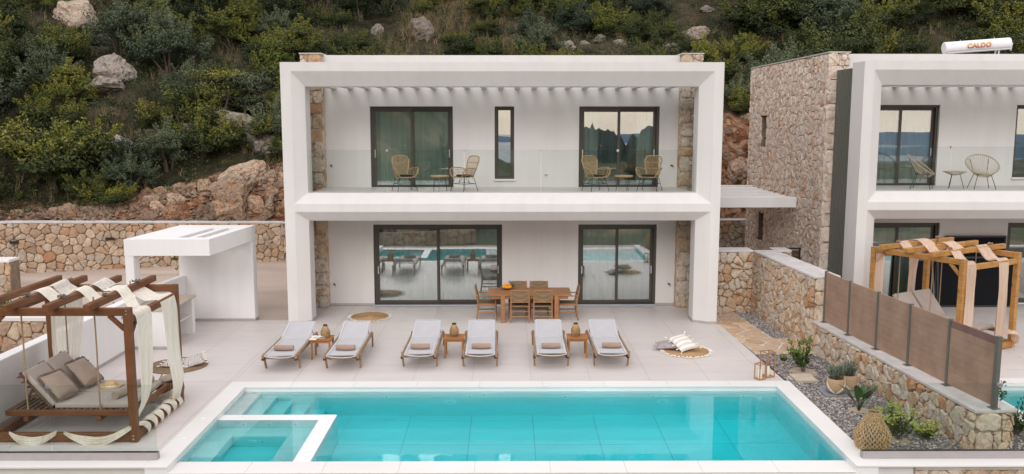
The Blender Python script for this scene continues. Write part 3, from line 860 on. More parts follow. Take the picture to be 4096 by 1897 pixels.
def fixed_window(villa, x0, x1, z0, z1, y):
    fw = 0.06
    q = MB()
    q.box(x0, x1, y, y + 0.1, z1 - fw, z1); q.box(x0, x1, y, y + 0.1, z0, z0 + fw)
    q.box(x0, x0 + fw, y, y + 0.1, z0 + fw, z1 - fw); q.box(x1 - fw, x1, y, y + 0.1, z0 + fw, z1 - fw)
    fr = q.build('window', M['aluminium'], villa, bevel=0.004)
    q = MB(); a, b_, c, d = x0 + fw, x1 - fw, z0 + fw, z1 - fw; s = 0.04; 
    q.box(a, b_, y + .03, y + .08, d - s, d); q.box(a, b_, y + .03, y + .08, c, c + s); q.box(a, a + s, y + .03, y + .08, c + s, d - s); q.box(b_ - s, b_, y + .03, y + .08, c + s, d - s)
    q.build('sash', M['aluminium'], fr, bevel=0.004)
    q = MB(); q.box(a + s - .003, b_ - s + .003, y + .045, y + .062, c + s - .003, d - s + .003)
    q.build('pane', M['window_glass'], fr)
    q = MB(); q.box(x0 - 0.03, x1 + 0.03, y - 0.15, y - 0.001, z0 - 0.045, z0 - 0.001)
    q.build('window_sill', M['coping'], fr, bevel=0.003)

def villa(X0, dz, label, doors_low, doors_up, window_up, seed, stone_left, stone_right, slat_side):
    """X0: outer left edge of the white facade frame. Everything in world metres relative to (X0, 22.08, dz)."""
    W = 11.0; YF, YC, YB = 0.0, 0.24, 0.77       # frame front, chamfer depth, frame back
    t = thing('villa', label, 'house', (X0, 22.08, dz))
    OX0, OX1, OZ1 = 0.0, W, 6.63
    up_s = (0.25, W - 0.23, 3.12, 6.41); up_i = (0.55, W - 0.57, 3.37, 6.04)
    lo_s = (0.25, W - 0.23, 0.0, 2.91); lo_i = (0.55, W - 0.57, 0.0, 2.66)
    q = MB()
    # front plane ring
    xs = [OX0, lo_s[0], lo_s[1], OX1]; zs = [0.0, lo_s[3], up_s[2], up_s[3], OZ1]
    for i in range(3):
        for j in range(4):
            if i == 1 and j in (0, 2): continue
            rectf(q, xs[i], xs[i + 1], zs[j], zs[j + 1], YF)
    for s_, n_ in ((up_s, up_i), (lo_s, lo_i)):
        S = [(s_[0], YF, s_[2]), (s_[1], YF, s_[2]), (s_[1], YF, s_[3]), (s_[0], YF, s_[3])]
        N = [(n_[0], YC, n_[2]), (n_[1], YC, n_[2]), (n_[1], YC, n_[3]), (n_[0], YC, n_[3])]
        B_ = [(n_[0], YB, n_[2]), (n_[1], YB, n_[2]), (n_[1], YB, n_[3]), (n_[0], YB, n_[3])]
        for k in range(4):
            if s_ is lo_s and k == 0: continue
            k2 = (k + 1) % 4
            q.add([S[k], S[k2], N[k2], N[k]], [(0, 1, 2, 3)]); q.add([N[k], N[k2], B_[k2], B_[k]], [(0, 1, 2, 3)])
    # outer sides, top, back plane
    q.add([(OX0, YF, 0), (OX0, YF, OZ1), (OX0, YB, OZ1), (OX0, YB, 0)], [(0, 1, 2, 3)])
    q.add([(OX1, YF, 0), (OX1, YB, 0), (OX1, YB, OZ1), (OX1, YF, OZ1)], [(0, 1, 2, 3)])
    q.add([(OX0, YF, OZ1), (OX1, YF, OZ1), (OX1, YB, OZ1), (OX0, YB, OZ1)], [(0, 1, 2, 3)])
    xs = [OX0, up_i[0], up_i[1], OX1]; zs = [0.0, lo_i[3], up_i[2], up_i[3], OZ1]
    for i in range(3):
        for j in range(4):
            if i == 1 and j in (0, 2): continue
            rectf(q, xs[i], xs[i + 1], zs[j], zs[j + 1], YB)
    o = q.build('facade_frame', M['plaster'], t)
    bm = bmesh.new(); bm.from_mesh(o.data); bmesh.ops.remove_doubles(bm, verts=bm.verts, dist=1e-5); bmesh.ops.recalc_face_normals(bm, faces=bm.faces)
    es = [e_ for e_ in bm.edges if len(e_.link_faces) == 2 and e_.calc_face_angle(0) > 0.3]
    bmesh.ops.bevel(bm, geom=es, offset=0.012, segments=2, affect='EDGES', profile=0.5, clamp_overlap=True)
    bm.to_mesh(o.data); bm.free()
    # balcony slab between frame and body
    q = MB(); q.box(0.56, W - 0.58, YB + .002, 2.318, 2.70, 3.33); q.box(0.56, W - 0.58, 0.30, YB + 0.001, 3.33, 3.348)
    q.build('balcony_slab', M['plaster'], t)
    fl = MB(); fl.box(0.56, W - 0.58, 0.302, 2.318, 3.349, 3.36); fl.build('balcony_floor', M['tile'], t)
    # body front wall with openings
    bx0, bx1 = (0.40 if slat_side else 0.60), W - 0.66
    ops = [(a, b_, 0.0, 2.31) for a, b_ in doors_low] + [(a, b_, 3.28, 5.58) for a, b_ in doors_up] + ([(window_up[0], window_up[1], 3.58, 5.58)] if window_up else [])
    xs = sorted({bx0, bx1} | {v for o_ in ops for v in o_[:2]}); zs = sorted({0.0, 6.96} | {v for o_ in ops for v in o_[2:]})
    q = MB(); wall_grid(q, xs, zs, lambda x, z: any(o_[0] < x < o_[1] and o_[2] < z < o_[3] for o_ in ops), 2.32, 2.62)
    q.build('front_wall', M['plaster'], t)
    q = MB()
    q.box(bx0, bx1, 9.6, 9.8, 0, 6.9); q.box(bx0, bx1, 2.622, 9.598, 6.45, 6.65); q.box(bx0, bx1, 9.598 - 6.9, 9.598, 3.0, 3.26)
    q.box(bx0, bx0 + 0.1, 2.622, 9.598, 0, 6.45); q.box(bx1 - 0.1, bx1, 2.622, 9.598, 0, 6.45)
    q.build('body', M['interior'], t)
    # room divisions and floors behind the glass
    q = MB()
    q.box(bx0 + .1, bx1 - .1, 2.8, 9.59, 0.0, 0.01); q.box(bx0 + .1, bx1 - .1, 6.6, 6.7, 0.012, 2.99); q.box(bx0 + .1, bx1 - .1, 6.6, 6.7, 3.27, 6.44)
    q.box(5.1, 5.2, 2.63, 6.59, 3.27, 6.44)
    q.build('inner_walls', M['interior'], t)
    # skirtings
    for a, b_ in zip([bx0] + [o_[1] for o_ in ops[:len(doors_low)]], [o_[0] for o_ in ops[:len(doors_low)]] + [bx1]):
        if b_ > a: piece('skirting', M['skirting'], t, a, b_, 2.308, 2.3185, 0.0, 0.07, 0.002)
    for x, z in ((0.74, 0.62), (bx1 - 0.17, 0.62), (0.74, 3.96), (bx1 - 0.17, 3.96)):
        q = MB(); q.lathe([(0.022, 0), (0.022, 0.02), (0.012, 0.03), (0.012, 0.07)], 10); rm = Euler((R(90), 0, 0)).to_matrix(); q.v = [tuple(rm @ Vector(p) + Vector((x, 2.318, z))) for p in q.v]
        q.tube([(x, 2.27, z), (x + 0.035, 2.235, z - 0.01), (x + 0.04, 2.23, z - 0.05)], 0.010, 6); q.box(x - 0.02, x + 0.045, 2.25, 2.262, z + 0.012, z + 0.024)
        q.build('tap', M['black_metal'], t)
    if window_up:
        q = MB(); q.box(6.63, 6.77, 2.300, 2.3185, 3.65, 3.74); sk = q.build('socket', M['white_plastic'], t, bevel=0.003)
        q = MB(); q.box(6.65, 6.75, 2.296, 2.2995, 3.668, 3.722); q.build('socket_cover', M['skirting'], sk)
    for px0, px1 in ((-0.008, 0.555), (W - 0.575, W + 0.008)):     # dark tile skirting round the pillars
        cx = 0.25 if px0 < 1 else W - 0.23
        P = [(px0, -0.008), (cx, -0.008), (px1, 0.236), (px1, YB + .008), (px0, YB + .008)] if px0 < 1 else [(px0, 0.236), (cx, -0.008), (px1, -0.008), (px1, YB + .008), (px0, YB + .008)]
        k = MB(); k.prism(P, 0.0, 0.07); k.build('skirting', M['skirting'], t)
    # pergola beams over the balcony
    n_b = 21
    for i in range(n_b):
        x = 0.63 + (i + 0.5) * 0.4575
        if x > W - 0.75: break
        piece('pergola_beam', M['plaster'], t, x - 0.075, x + 0.075, YB + .001, 2.3195, 6.055, 6.17, 0.006)
    # doors
    for a, b_ in doors_low: sliding_door(t, a + .004, b_ - .004, 0.004, 2.306, 2.40, (a + b_) / 2)
    for a, b_ in doors_up: sliding_door(t, a + .004, b_ - .004, 3.284, 5.576, 2.40, (a + b_) / 2)
    if window_up: fixed_window(t, window_up[0] + .004, window_up[1] - .004, 3.584, 5.576, 2.40)
    # stone side walls, their front ends built up in quoins
    mat = M['stone_pale'] if slat_side else M['stone_garden']
    for side, (sx0, sx1) in ((-1, (-0.165, 0.40) if slat_side else (0.03, 0.60)), (1, (W - 0.655, W - 0.08))):
        q = MB(); q.box(0.10 if slat_side and side < 0 else sx0 + .01, sx1 - .01, 2.03, 9.7, 0.0, 6.97); q.build('stone_wall_core', M['mortar_pale'], t)
        rg = random.Random(seed + side)
        inner = 1 if side < 0 else -1
        stones_local(t, quoin_polys(sx1 - sx0, 6.97, inner if not slat_side else (-1 if side < 0 else 1), rg), (sx0, 2.03, 0.0), (1, 0, 0), (0, 0, 1), (0, -1, 0), mat, 0.014, 0.03, seed + 10 + side, 120)
        q = MB(); q.box(sx0 - .012, sx1 + .012, 1.99, 9.72, 6.971, 7.0); q.build('coping_band', M['concrete_cap'], t)
        if side < 0 and not slat_side or side > 0:       # short return visible from the balcony
            xx = sx1 if side < 0 else sx0
            stones_local(t, voronoi(0.29, 6.9, 0.24, rg), (xx, 2.03 if side < 0 else 2.03, 0), (0, 1, 0), (0, 0, 1), (1 if side < 0 else -1, 0, 0), mat, 0.014, 0.012, seed + 20, 60)
    # ribbed metal screens closing the gap beside the frame
    for x in (0.06, W - 0.06):
        k = 0
        sc = MB(); sc.box(x - 0.006, x + 0.006, YB + .002, 1.985, 0.02, 6.50); so = sc.build('screen', M['slat_back'], t)
        for i in range(11):
            y = YB + 0.05 + i * 0.105
            q = MB(); q.box(x - 0.024, x + 0.024, y, y + 0.062, 0.02, 6.50); q.build('slat', M['slat_metal'], so, bevel=0.006)
    return t
def stones_local(parent, polys, org, u, v, n_, mat, joint, depth, seed, limit):
    o = Vector(org) + Vector(parent.location)
    stones(parent, polys, frame_fn(o, u, v, n_), mat, joint, depth, seed, limit)

vm = villa(-5.61, 0.0, 'two-storey white villa with a deep framed balcony behind the pool', [(1.86, 5.47), (7.61, 9.81)], [(1.84, 4.12), (7.60, 9.82)], (5.27, 5.81), 100, True, True, False)
vr = villa(8.87, 0.04, 'neighbouring white villa with tall stone side wall and dark ribbed screen on the right', [(1.0, 3.28), (5.2, 9.0)], [(1.0, 3.08), (7.4, 9.6)], (5.2, 5.74), 200, True, True, True)

# long stone side wall of the right villa, two slit windows
polys = voronoi(7.68, 6.95, 0.225, random.Random(31), 0.46, 1.0)
sl = [(5.55, 6.2, 4.27, 5.30), (5.5, 6.15, 1.05, 2.0)]
for h_ in sl: polys = cut_hole(polys, h_)
sw = thing('stone_side_wall', 'tall pale rubble-stone side wall with two slit windows between the villas', 'wall', (8.90, 24.11, 0.04))
q = MB()
ys = sorted({0.0, 7.69} | {v for h_ in sl for v in h_[:2]}); zs = sorted({0.0, 6.96} | {v for h_ in sl for v in h_[2:]})
wall_grid(q, ys, zs, lambda x, z: any(h_[0] < x < h_[1] and h_[2] < z < h_[3] for h_ in sl), 0.0, 0.2)
q.v = [(-0.155 + p[1] , p[0] , p[2]) for p in q.v]
q.build('wall_core', M['mortar'], sw)
stones(sw, polys, frame_fn((8.745, 24.11, 0.04), (0, 1, 0), (0, 0, 1), (-1, 0, 0)), M['stone_pale'], 0.013, 0.045, 33, 300)
rgq = random.Random(77); z = 0.0; k = 0
while z < 6.9:
    h = min(rgq.uniform(0.3, 0.5), 6.95 - z); w_ = 0.30 if k % 2 else 0.18; k += 1
    qq = MB(); stone_shape(qq, [(0, z), (w_, z), (w_, z + h), (0, z + h)], lambda a, b_, d: Vector((-0.155 - 0.012 - d, a - 0.035, b_)), 0.012, 0.04, rgq, rgq.random() * 0.7); qq.build('quoin', M['stone_pale'], sw); z += h
for h_ in sl:
    q = MB(); q.box(-0.12, 0.10, h_[0] - .02, h_[1] + .02, h_[2] - 0.05, h_[2] - .002); q.build('window_sill', M['concrete_cap'], sw)
    q = MB(); q.box(0.046, 0.0555, h_[0] - .02, h_[1] + .02, h_[2], h_[3]); q.build('window_pane', M['black_metal'], sw)
q = MB(); q.box(-0.20, 0.04, -.02, 7.72, 6.962, 6.99); q.build('wall_capping', M['concrete_cap'], sw)

# curtains hang behind the doors
def curtain(label, x0, x1, z0, z1, y, mat, folds, seed):
    rg = random.Random(seed); n_ = int((x1 - x0) / 0.02)
    ph = [rg.uniform(0, 6) for _ in range(4)]
    rows = []
    for j in range(7):
        z = lerp(z1, z0, j / 6); row = []
        for i in range(n_ + 1):
            u = i / n_
            row.append(((x1 - x0) * u + 0.01 * math.sin(u * 40 + ph[0]) * (j / 6), 0.045 * math.sin(u * folds * 6.28 + 1.3 * math.sin(u * 9 + ph[1])) + 0.015 * math.sin(u * folds * 15 + ph[2]), z - z0))
        rows.append(row)
    q = MB(); q.sheet(rows)
    o = q.build('curtain', mat, None, smooth=True); o.location = (x0, y, z0)
    tag(o, label, 'curtain')
curtain('full-width grey-green sheer curtain behind the upstairs left sliding door', -3.68, -1.56, 3.34, 5.5, 24.72, M['curtain'], 11, 1)
curtain('left curtain of the upstairs right sliding door', 2.02, 2.55, 3.34, 5.5, 24.72, M['curtain'], 5, 2)
curtain('right curtain of the upstairs right sliding door', 3.62, 4.14, 3.34, 5.5, 24.72, M['curtain'], 4, 3)
curtain('long white sheer curtain behind the wide ground-floor door on the left', -3.65, -0.22, 0.03, 2.24, 24.72, M['curtain_bright'], 17, 4)
curtain('white sheer curtain behind the ground-floor door right of the dining table', 2.08, 4.12, 0.03, 2.24, 24.72, M['curtain_bright'], 10, 5)
curtain('white sheer curtain behind the upstairs door of the neighbouring villa', 9.95, 11.88, 3.38, 5.54, 24.72, M['curtain_bright'], 9, 6)
curtain('white sheer curtain behind the ground-floor door of the neighbouring villa', 9.95, 12.08, 0.08, 2.28, 24.72, M['curtain'], 9, 7)
balustrade('glass balcony balustrade on the upper floor of the main villa', -5.04, 4.80, 22.50, 3.36, (-3.06, -1.09, 0.87, 2.83), 1.10, 0)
balustrade('glass balcony balustrade on the upper floor of the neighbouring villa', 9.44, 19.2, 22.50, 3.40, (11.38, 13.4, 15.4, 17.3), 1.14, 0)

# white entrance pergola between the villas
pg = thing('entrance_pergola', 'white slatted entrance canopy bridging the main villa and the stone wall', 'canopy', (5.41, 26.2, 2.6))
piece('front_beam', M['plaster_bright'], pg, 0.0, 3.28, 0, 0.16, 0.0, 0.31)
for i in range(7): piece('cross_slat', M['plaster_bright'], pg, 0.0, 3.27, 0.36 + i * 0.62, 0.62 + i * 0.62, 0.08, 0.28)
piece('back_beam', M['plaster_bright'], pg, 0.0, 3.28, 4.7, 4.86, 0.0, 0.31)

# solar water heater on the neighbour's roof
sh = thing('solar_water_heater', 'white cylindrical solar water heater with CALDO lettering on the right villa roof', 'water heater', (12.62, 25.8, 6.9), R(-3.5))
q = MB(); prof = [(0.001, 0), (0.16, 0.0), (0.17, 0.012), (0.17, 1.828), (0.16, 1.84), (0.001, 1.84)]
q.lathe(prof, 48, cap=False); rm = Euler((0, R(90), 0)).to_matrix(); tl = Euler((0, R(-4), 0)).to_matrix()
q.v = [tuple(tl @ (rm @ Vector(p)) + Vector((0, 0, 0.36))) for p in q.v]; q.build('tank', M['white_plastic'], sh)
q = MB()
for x in (0.25, 1.55):
    q.beam((x, 0.0, -0.2), (x, 0.0, 0.30 + x * 0.07), 0.04, 0.04); q.beam((x, 0.5, -0.2), (x, 0.1, 0.30 + x * .07), 0.04, 0.04)
q.build('stand', M['steel'], sh)
q = MB(); q.tube([(0.05, -0.16, 0.21), (1.83, -0.16, 0.335)], 0.02, 8); q.tube([(1.86, -0.05, 0.28), (1.9, -0.05, 0.5)], 0.018, 6); q.tube([(0.45, 0, 0.55), (0.45, 0, 0.60)], .012, 6); q.tube([(1.4, 0, 0.62), (1.4, 0, 0.67)], .012, 6); q.build('pipe', M['steel'], sh)
def text_obj(s, size, mat, parent, loc, rot, name='lettering', ext=0.003):
    cu = bpy.data.curves.new(name, 'FONT'); cu.body = s; cu.size = size; cu.extrude = ext; cu.align_x = 'CENTER'; cu.align_y = 'CENTER'; cu.offset = 0.004
    cu.space_character = 1.05
    me_o = bpy.data.objects.new(name, cu); col.objects.link(me_o)
    dg = bpy.context.evaluated_depsgraph_get(); me = bpy.data.meshes.new_from_object(me_o.evaluated_get(dg)); bpy.data.objects.remove(me_o)
    me.materials.clear(); me.materials.append(mat); o = bpy.data.objects.new(name, me); col.objects.link(o); o.parent = parent; o.location = loc; o.rotation_euler = rot
    return o
m, n, l, b = new_mat('red_yellow_lettering')
sp = n.new('ShaderNodeSeparateXYZ'); l.new(coords(n, l), sp.inputs[0])
mr = n.new('ShaderNodeMapRange'); mr.inputs['From Min'].default_value = -0.06; mr.inputs['From Max'].default_value = 0.06; l.new(sp.outputs[1], mr.inputs['Value'])
l.new(ramp(n, l, mr.outputs[0], [(0.35, (0.42, 0.04, 0.03)), (0.6, (0.75, 0.42, 0.06))]), b.inputs['Base Color'])
M['caldo'] = m
pl_ = MB(); pl_.sheet([[(x, -0.172 * math.cos(a), 0.36 + x * 0.07 + 0.172 * math.sin(a)) for x in (0.55, 1.3)] for a in (R(-32), R(-20), R(-8), R(4), R(16), R(28))])
pl_.build('label_sheet', M['coping'], sh)
text_obj('CALDO', 0.19, M['caldo'], sh, (0.92, -0.182, 0.36 + 0.92 * 0.07), (R(90), R(-4), 0), ext=0.006)

# ---------------------------------------------------------------- garden walls, fence
def wall_run(label, p0, p1, ztop, thick, seed, name='garden_wall', zb=-0.12, mat='stone_garden', size=0.225, cap=0.06, limit=300, core='mortar', far=False, group=None, end0=False, end1=False, capw=0.03):
    """straight rubble wall from p0 to p1 (plan); its stones face the left-hand side of p0->p1"""
    p0, p1 = Vector((p0[0], p0[1], 0)), Vector((p1[0], p1[1], 0))
    d = (p1 - p0); L = d.length; d.normalize(); nrm = Vector((-d.y, d.x, 0))
    t = thing(name, label, 'wall', (p0.x, p0.y, zb), 0, group)
    def F(a, o): v = p0 + d * a + nrm * o - t.location; return (v.x, v.y)
    q = MB(); q.prism([F(0, 0), F(0, -thick), F(L, -thick), F(L, 0)], 0.0, ztop - cap - zb); q.build('wall_core', M[core], t)
    stones(t, voronoi(L, ztop - cap - zb, size, random.Random(seed), 0.48, 0.84), frame_fn((p0.x, p0.y, zb), d, (0, 0, 1), nrm), M[mat], 0.013, 0.055, seed + 1, limit)
    for flag, a, sgn in ((end0, 0.0, -1), (end1, L, 1)):
        if flag:
            o = p0 + d * a - nrm * thick
            if sgn < 0: stones(t, quoin_polys(thick, ztop - cap - zb, 1, random.Random(seed + 3)), frame_fn((o.x, o.y, zb), nrm, (0, 0, 1), -d), M[mat], 0.016, 0.04, seed + 4, 40)
            else: stones(t, quoin_polys(thick, ztop - cap - zb, 1, random.Random(seed + 3)), frame_fn((o.x, o.y, zb), nrm, (0, 0, 1), d), M[mat], 0.016, 0.04, seed + 4, 40)
    q = MB(); w0 = -0.0 
    q.prism([F(-0.03 if end0 else 0, 0.045), F(L + (0.03 if end1 else 0), 0.045), F(L + (0.03 if end1 else 0), -thick - capw), F(-0.03 if end0 else 0, -thick - capw)][::-1], ztop - cap - zb + .001, ztop - zb)
    q.build('concrete_cap', M['concrete_cap'], t, bevel=0.008)
    return t
def wx(y): return 6.93 + (20.66 - y) * 0.07
# stone side faces -X: run from far (large Y) to near so the left-hand side is ... travelling -Y, left is +X; so run near -> far
wall_run('tall rubble-stone garden wall beside the flagstone path', (wx(19.62), 19.62), (wx(23.6), 23.6), 1.70, 0.56, 41, end0=True)
wall_run('low rubble-stone garden wall carrying the brown privacy fence', (wx(13.38), 13.38), (wx(19.6), 19.6), 0.68, 0.62, 43, end0=True, size=0.235)
wall_run('short rubble-stone cross wall closing the far end of the flagstone path', (7.62, 23.62), (5.56, 23.62), 1.70, 0.45, 45, end1=False) if False else None
t = wall_run('short rubble-stone cross wall closing the far end of the flagstone path', (6.70, 23.60), (5.60, 23.60), 1.70, 0.50, 45)
# the far-end stub that continues past the tall wall
t = wall_run('stub of rubble-stone wall next to the brown slatted gate', (7.75, 23.62), (7.28, 23.62), 1.70, 0.45, 49)

fence = thing('privacy_fence', 'brown composite-board privacy fence on top of the low garden wall', 'fence', (7.18, 19.40, 0.68))
FP = [(7.18, 19.40), (7.26, 18.20), (7.37, 17.04), (7.49, 15.90), (7.60, 14.66), (7.745, 13.44)]
FL = fence.location.copy()
for k, (x, y) in enumerate(FP):
    a = math.atan2(FP[min(k + 1, 5)][1] - FP[max(k - 1, 0)][1], FP[min(k + 1, 5)][0] - FP[max(k - 1, 0)][0])
    w_ = 0.085 if k == 5 else 0.045
    rm = Matrix.Translation(Vector((x, y, 0.68)) - FL) @ Matrix.Rotation(a, 4, 'Z')
    q = MB(); q.box(-w_ / 2, w_ / 2, -0.035, 0.035, 0.0, 1.175, rm); p_ = q.build('post', M['post_grey'], fence, bevel=0.004)
    q = MB(); q.box(-0.07, 0.07, -0.07, 0.07, 0.0, 0.012, rm); q.build('base_plate', M['post_grey'], p_)
    q = MB()
    for sx in (-.05, .05):
        q.lathe([(0.009, 0), (0.009, 0.02)], 8, c=(0, 0, 0)); 
    if k < 5:
        x2, y2 = FP[k + 1]; ln = math.hypot(x2 - x, y2 - y); a2 = math.atan2(y2 - y, x2 - x)
        rm2 = Matrix.Translation(Vector((x, y, 0.68)) - FL) @ Matrix.Rotation(a2, 4, 'Z')
        for j in range(9):
            z0 = 0.035 + j * 0.1245
            q = MB(); q.box(0.026, ln - 0.026, -0.013, 0.013, z0, z0 + 0.1225, rm2)
            dark = k == 4 and j == 8
            o = q.build('board', M['fence_board_dark' if dark else 'fence_board'], fence, bevel=0.002)
            if dark: o['label'] = 'plum-brown top board'

# flagstone path and gravel
path = bpy.data.objects.new('flagstone_path', None); col.objects.link(path); struct(path)
q = MB(); PREG = [(5.40, 22.3), (5.62, 19.32), (6.98, 19.28), (6.90, 20.62), (6.42, 20.66), (6.30, 22.2), (6.22, 23.55), (5.41, 23.9)]
q.prism(PREG, -0.3, -0.012); q.build('path_joint', M['flag_joint'], path)
rg = random.Random(91)
for reg in ([(5.40, 22.3), (5.52, 20.66), (6.42, 20.66), (6.30, 22.2), (6.22, 23.55), (5.41, 23.9)], [(5.52, 20.66), (5.62, 19.32), (6.98, 19.28), (6.90, 20.62)]):
    for p in voronoi(2.2, 5.0, 0.42, rg, 0.45, 1.3):
        c = clip_convex([(x + 5.2, y + 19.0) for x, y in p], reg)
        if len(c) < 3 or abs(area(c)) < 0.006: continue
        q = MB(); stone_shape(q, c, lambda a, b_, d: Vector((a, b_, -0.012 + d)), 0.035, 0.012, rg, rg.random(), True); q.build('flagstone', M['flag'], path)

def inside(p, poly):
    r_ = False; x, y = p
    for i in range(len(poly)):
        (x0, y0), (x1, y1) = poly[i], poly[i - 1]
        if (y0 > y) != (y1 > y) and x < (x1 - x0) * (y - y0) / (y1 - y0) + x0: r_ = not r_
    return r_
GR = [[(5.70, 13.2), (wx(13.2) + .03, 13.2), (wx(19.3), 19.3), (5.62, 19.3), (5.70, 17.1)], [(6.90, 20.64), (wx(20.64), 20.64), (wx(23.6), 23.6), (6.24, 23.6), (6.31, 22.2), (6.42, 20.66)],
      [(8.02, 12.9), (8.97, 12.9), (8.97, 17.2), (8.85, 19), (7.8, 19.5), (7.75, 17)]]
gb = MB()
for g in GR: gb.prism(g, -0.3, -0.045)
struct(gb.build('gravel_bed', M['gravel_bed']))
def pebbles(poly, n_, rng, lo=0.012, hi=0.030, holes=()):
    q = MB(); xs = [p[0] for p in poly]; ys = [p[1] for p in poly]; k = 0
    while k < n_:
        x, y = rng.uniform(min(xs), max(xs)), rng.uniform(min(ys), max(ys))
        if not inside((x, y), poly): continue
        k += 1
        if any(math.hypot(x - hx, y - hy) < hr * rng.uniform(0.75, 1.1) for hx, hy, hr in holes): continue
        s_ = rng.uniform(lo, hi); a = rng.uniform(0, 6.28); z = -0.045 + s_ * rng.uniform(0.0, 0.9)
        V = []
        for i in range(4):
            an = a + i * 1.57 + rng.uniform(-.4, .4); rr = s_ * rng.uniform(0.7, 1.25) * (1.3 if i % 2 else 0.8); V.append((x + rr * math.cos(an), y + rr * math.sin(an), z + rng.uniform(-.3, .3) * s_))
        V.append((x + rng.uniform(-.3, .3) * s_, y + rng.uniform(-.3, .3) * s_, z + s_ * rng.uniform(.4, .9)))
        q.add(V, [(0, 1, 4), (1, 2, 4), (2, 3, 4), (3, 0, 4)], tint=rng.random())
    return q
rg = random.Random(12)
HOL = [(6.24, 17.95, 0.34), (6.45, 15.45, 0.22), (6.5, 13.95, 0.2)]
for g, n_ in zip(GR, (15000, 4200, 4000)):
    o = pebbles(g, n_, rg, holes=HOL).build('gravel', M['gravel']); o['kind'] = 'stuff'; o['label'] = 'grey and white gravel'
for k_, (x, y, r_) in enumerate(HOL):
    q = MB(); q.prism([(x + r_ * math.cos(i / 14 * 6.28) * rg.uniform(.85, 1.1), y + r_ * math.sin(i / 14 * 6.28) * rg.uniform(.85, 1.1)) for i in range(14)], -0.2, -0.041 + k_ * 0.0005)
    struct(q.build('sand_patch', M['sand']))
q = MB(); q.box(-0.22, 0.22, -0.24, 0.24, -0.04, 0.02)
o = q.build('stepping_stone', M['slab'], bevel=0.006); o.location = (6.05, 17.35, 0); tag(o, 'square sandstone slab lying on the gravel near the pool corner', 'paving slab')
q = MB(); q.box(-0.36, 0.36, -0.27, 0.27, -0.04, 0.0); o = q.build('blue_slab', M['blue_tray'], bevel=0.005); o.location = (6.43, 16.42, 0.02); tag(o, 'blue-grey stone slab under the two banded planters', 'paving slab')
q = MB(); q.box(-0.40, 0.40, -0.33, 0.30, -0.06, -0.021); o = q.build('sandstone_slab', M['slab'], bevel=0.005); o.location = (6.45, 16.40, 0.0); tag(o, 'pale sandstone slab just under the blue-grey slab', 'paving slab')

# neighbour's terrace and pool
nt = bpy.data.objects.new('neighbour_terrace', None); col.objects.link(nt); struct(nt)
q = MB(); q.prism([(7.9, 19.3), (8.97, 17.3), (8.97, 17.16), (22, 17.16), (22, 24.5), (8.95, 24.5), (8.95, 24.1), (7.9, 24.1)], -0.3, -0.006); q.build('terrace_bed', M['grout'], nt)
region_tiles(nt, [(8.0, 19.3), (9.0, 17.3), (15.6, 17.3), (15.6, 24.4), (8.0, 24.4)], 8.96 - 1.2, 17.3, 1.2, 0.6, 0.0, M['tile'])
pool2 = thing('neighbour_pool', 'corner of the neighbouring swimming pool with white coping at the right edge', 'swimming pool', (0, 0, 0))
q = MB(); q.box(8.97, 9.3, 12.8, 17.15, -2.4, -0.03); q.box(9.3, 20, 16.82, 17.15, -2.4, -0.03); q.box(9.3, 20, 12.8, 13.24, -2.4, -0.112); q.box(9.3, 20, 13.24, 16.82, -2.4, FZ)
q.build('pool_shell', M['pool_tile'], pool2)
slabs(8.96, 18.56, 16.80, 17.298, 'x', 8, par=pool2); slabs(8.96, 9.32, 12.78, 16.798, 'y', 3, par=pool2); slabs(9.322, 19.9, 12.78, 13.238, 'x', 9, -0.112, -0.098, par=pool2)
q = MB(); q.box(9.29, 20, 13.23, 16.83, FZ - .02, ZW); struct(q.build('neighbour_pool_water', M['water']))

# slatted gate between garden wall and side wall
gt = thing('slatted_gate', 'dark brown horizontal-board gate between the garden wall and the tall stone wall', 'gate', (7.86, 25.7, 0.0))
for a in (0.0, 0.80): piece('gate_post', M['black_metal'], gt, a, a + 0.05, -0.03, 0.03, 0.0, 1.46)
piece('gate_frame', M['black_metal'], gt, 0.05, 0.80, -0.02, 0.02, 1.41, 1.455)
for i in range(9): piece('board', M['gate_board'], gt, 0.055, 0.795, -0.012, 0.012, 0.06 + i * 0.148, 0.06 + i * 0.148 + 0.13)

# ---------------------------------------------------------------- outdoor kitchen and boundary wall
kt = thing('outdoor_kitchen', 'white cube-like outdoor kitchen shelter with slotted roof left of the villa', 'pavilion', (-8.7, 20.0, 0))
KO = Vector((-8.7, 20.0, 0))
def kx(y): return -8.70 + (y - 20.0) * 0.115         # left side leans with the plot line
q = MB()
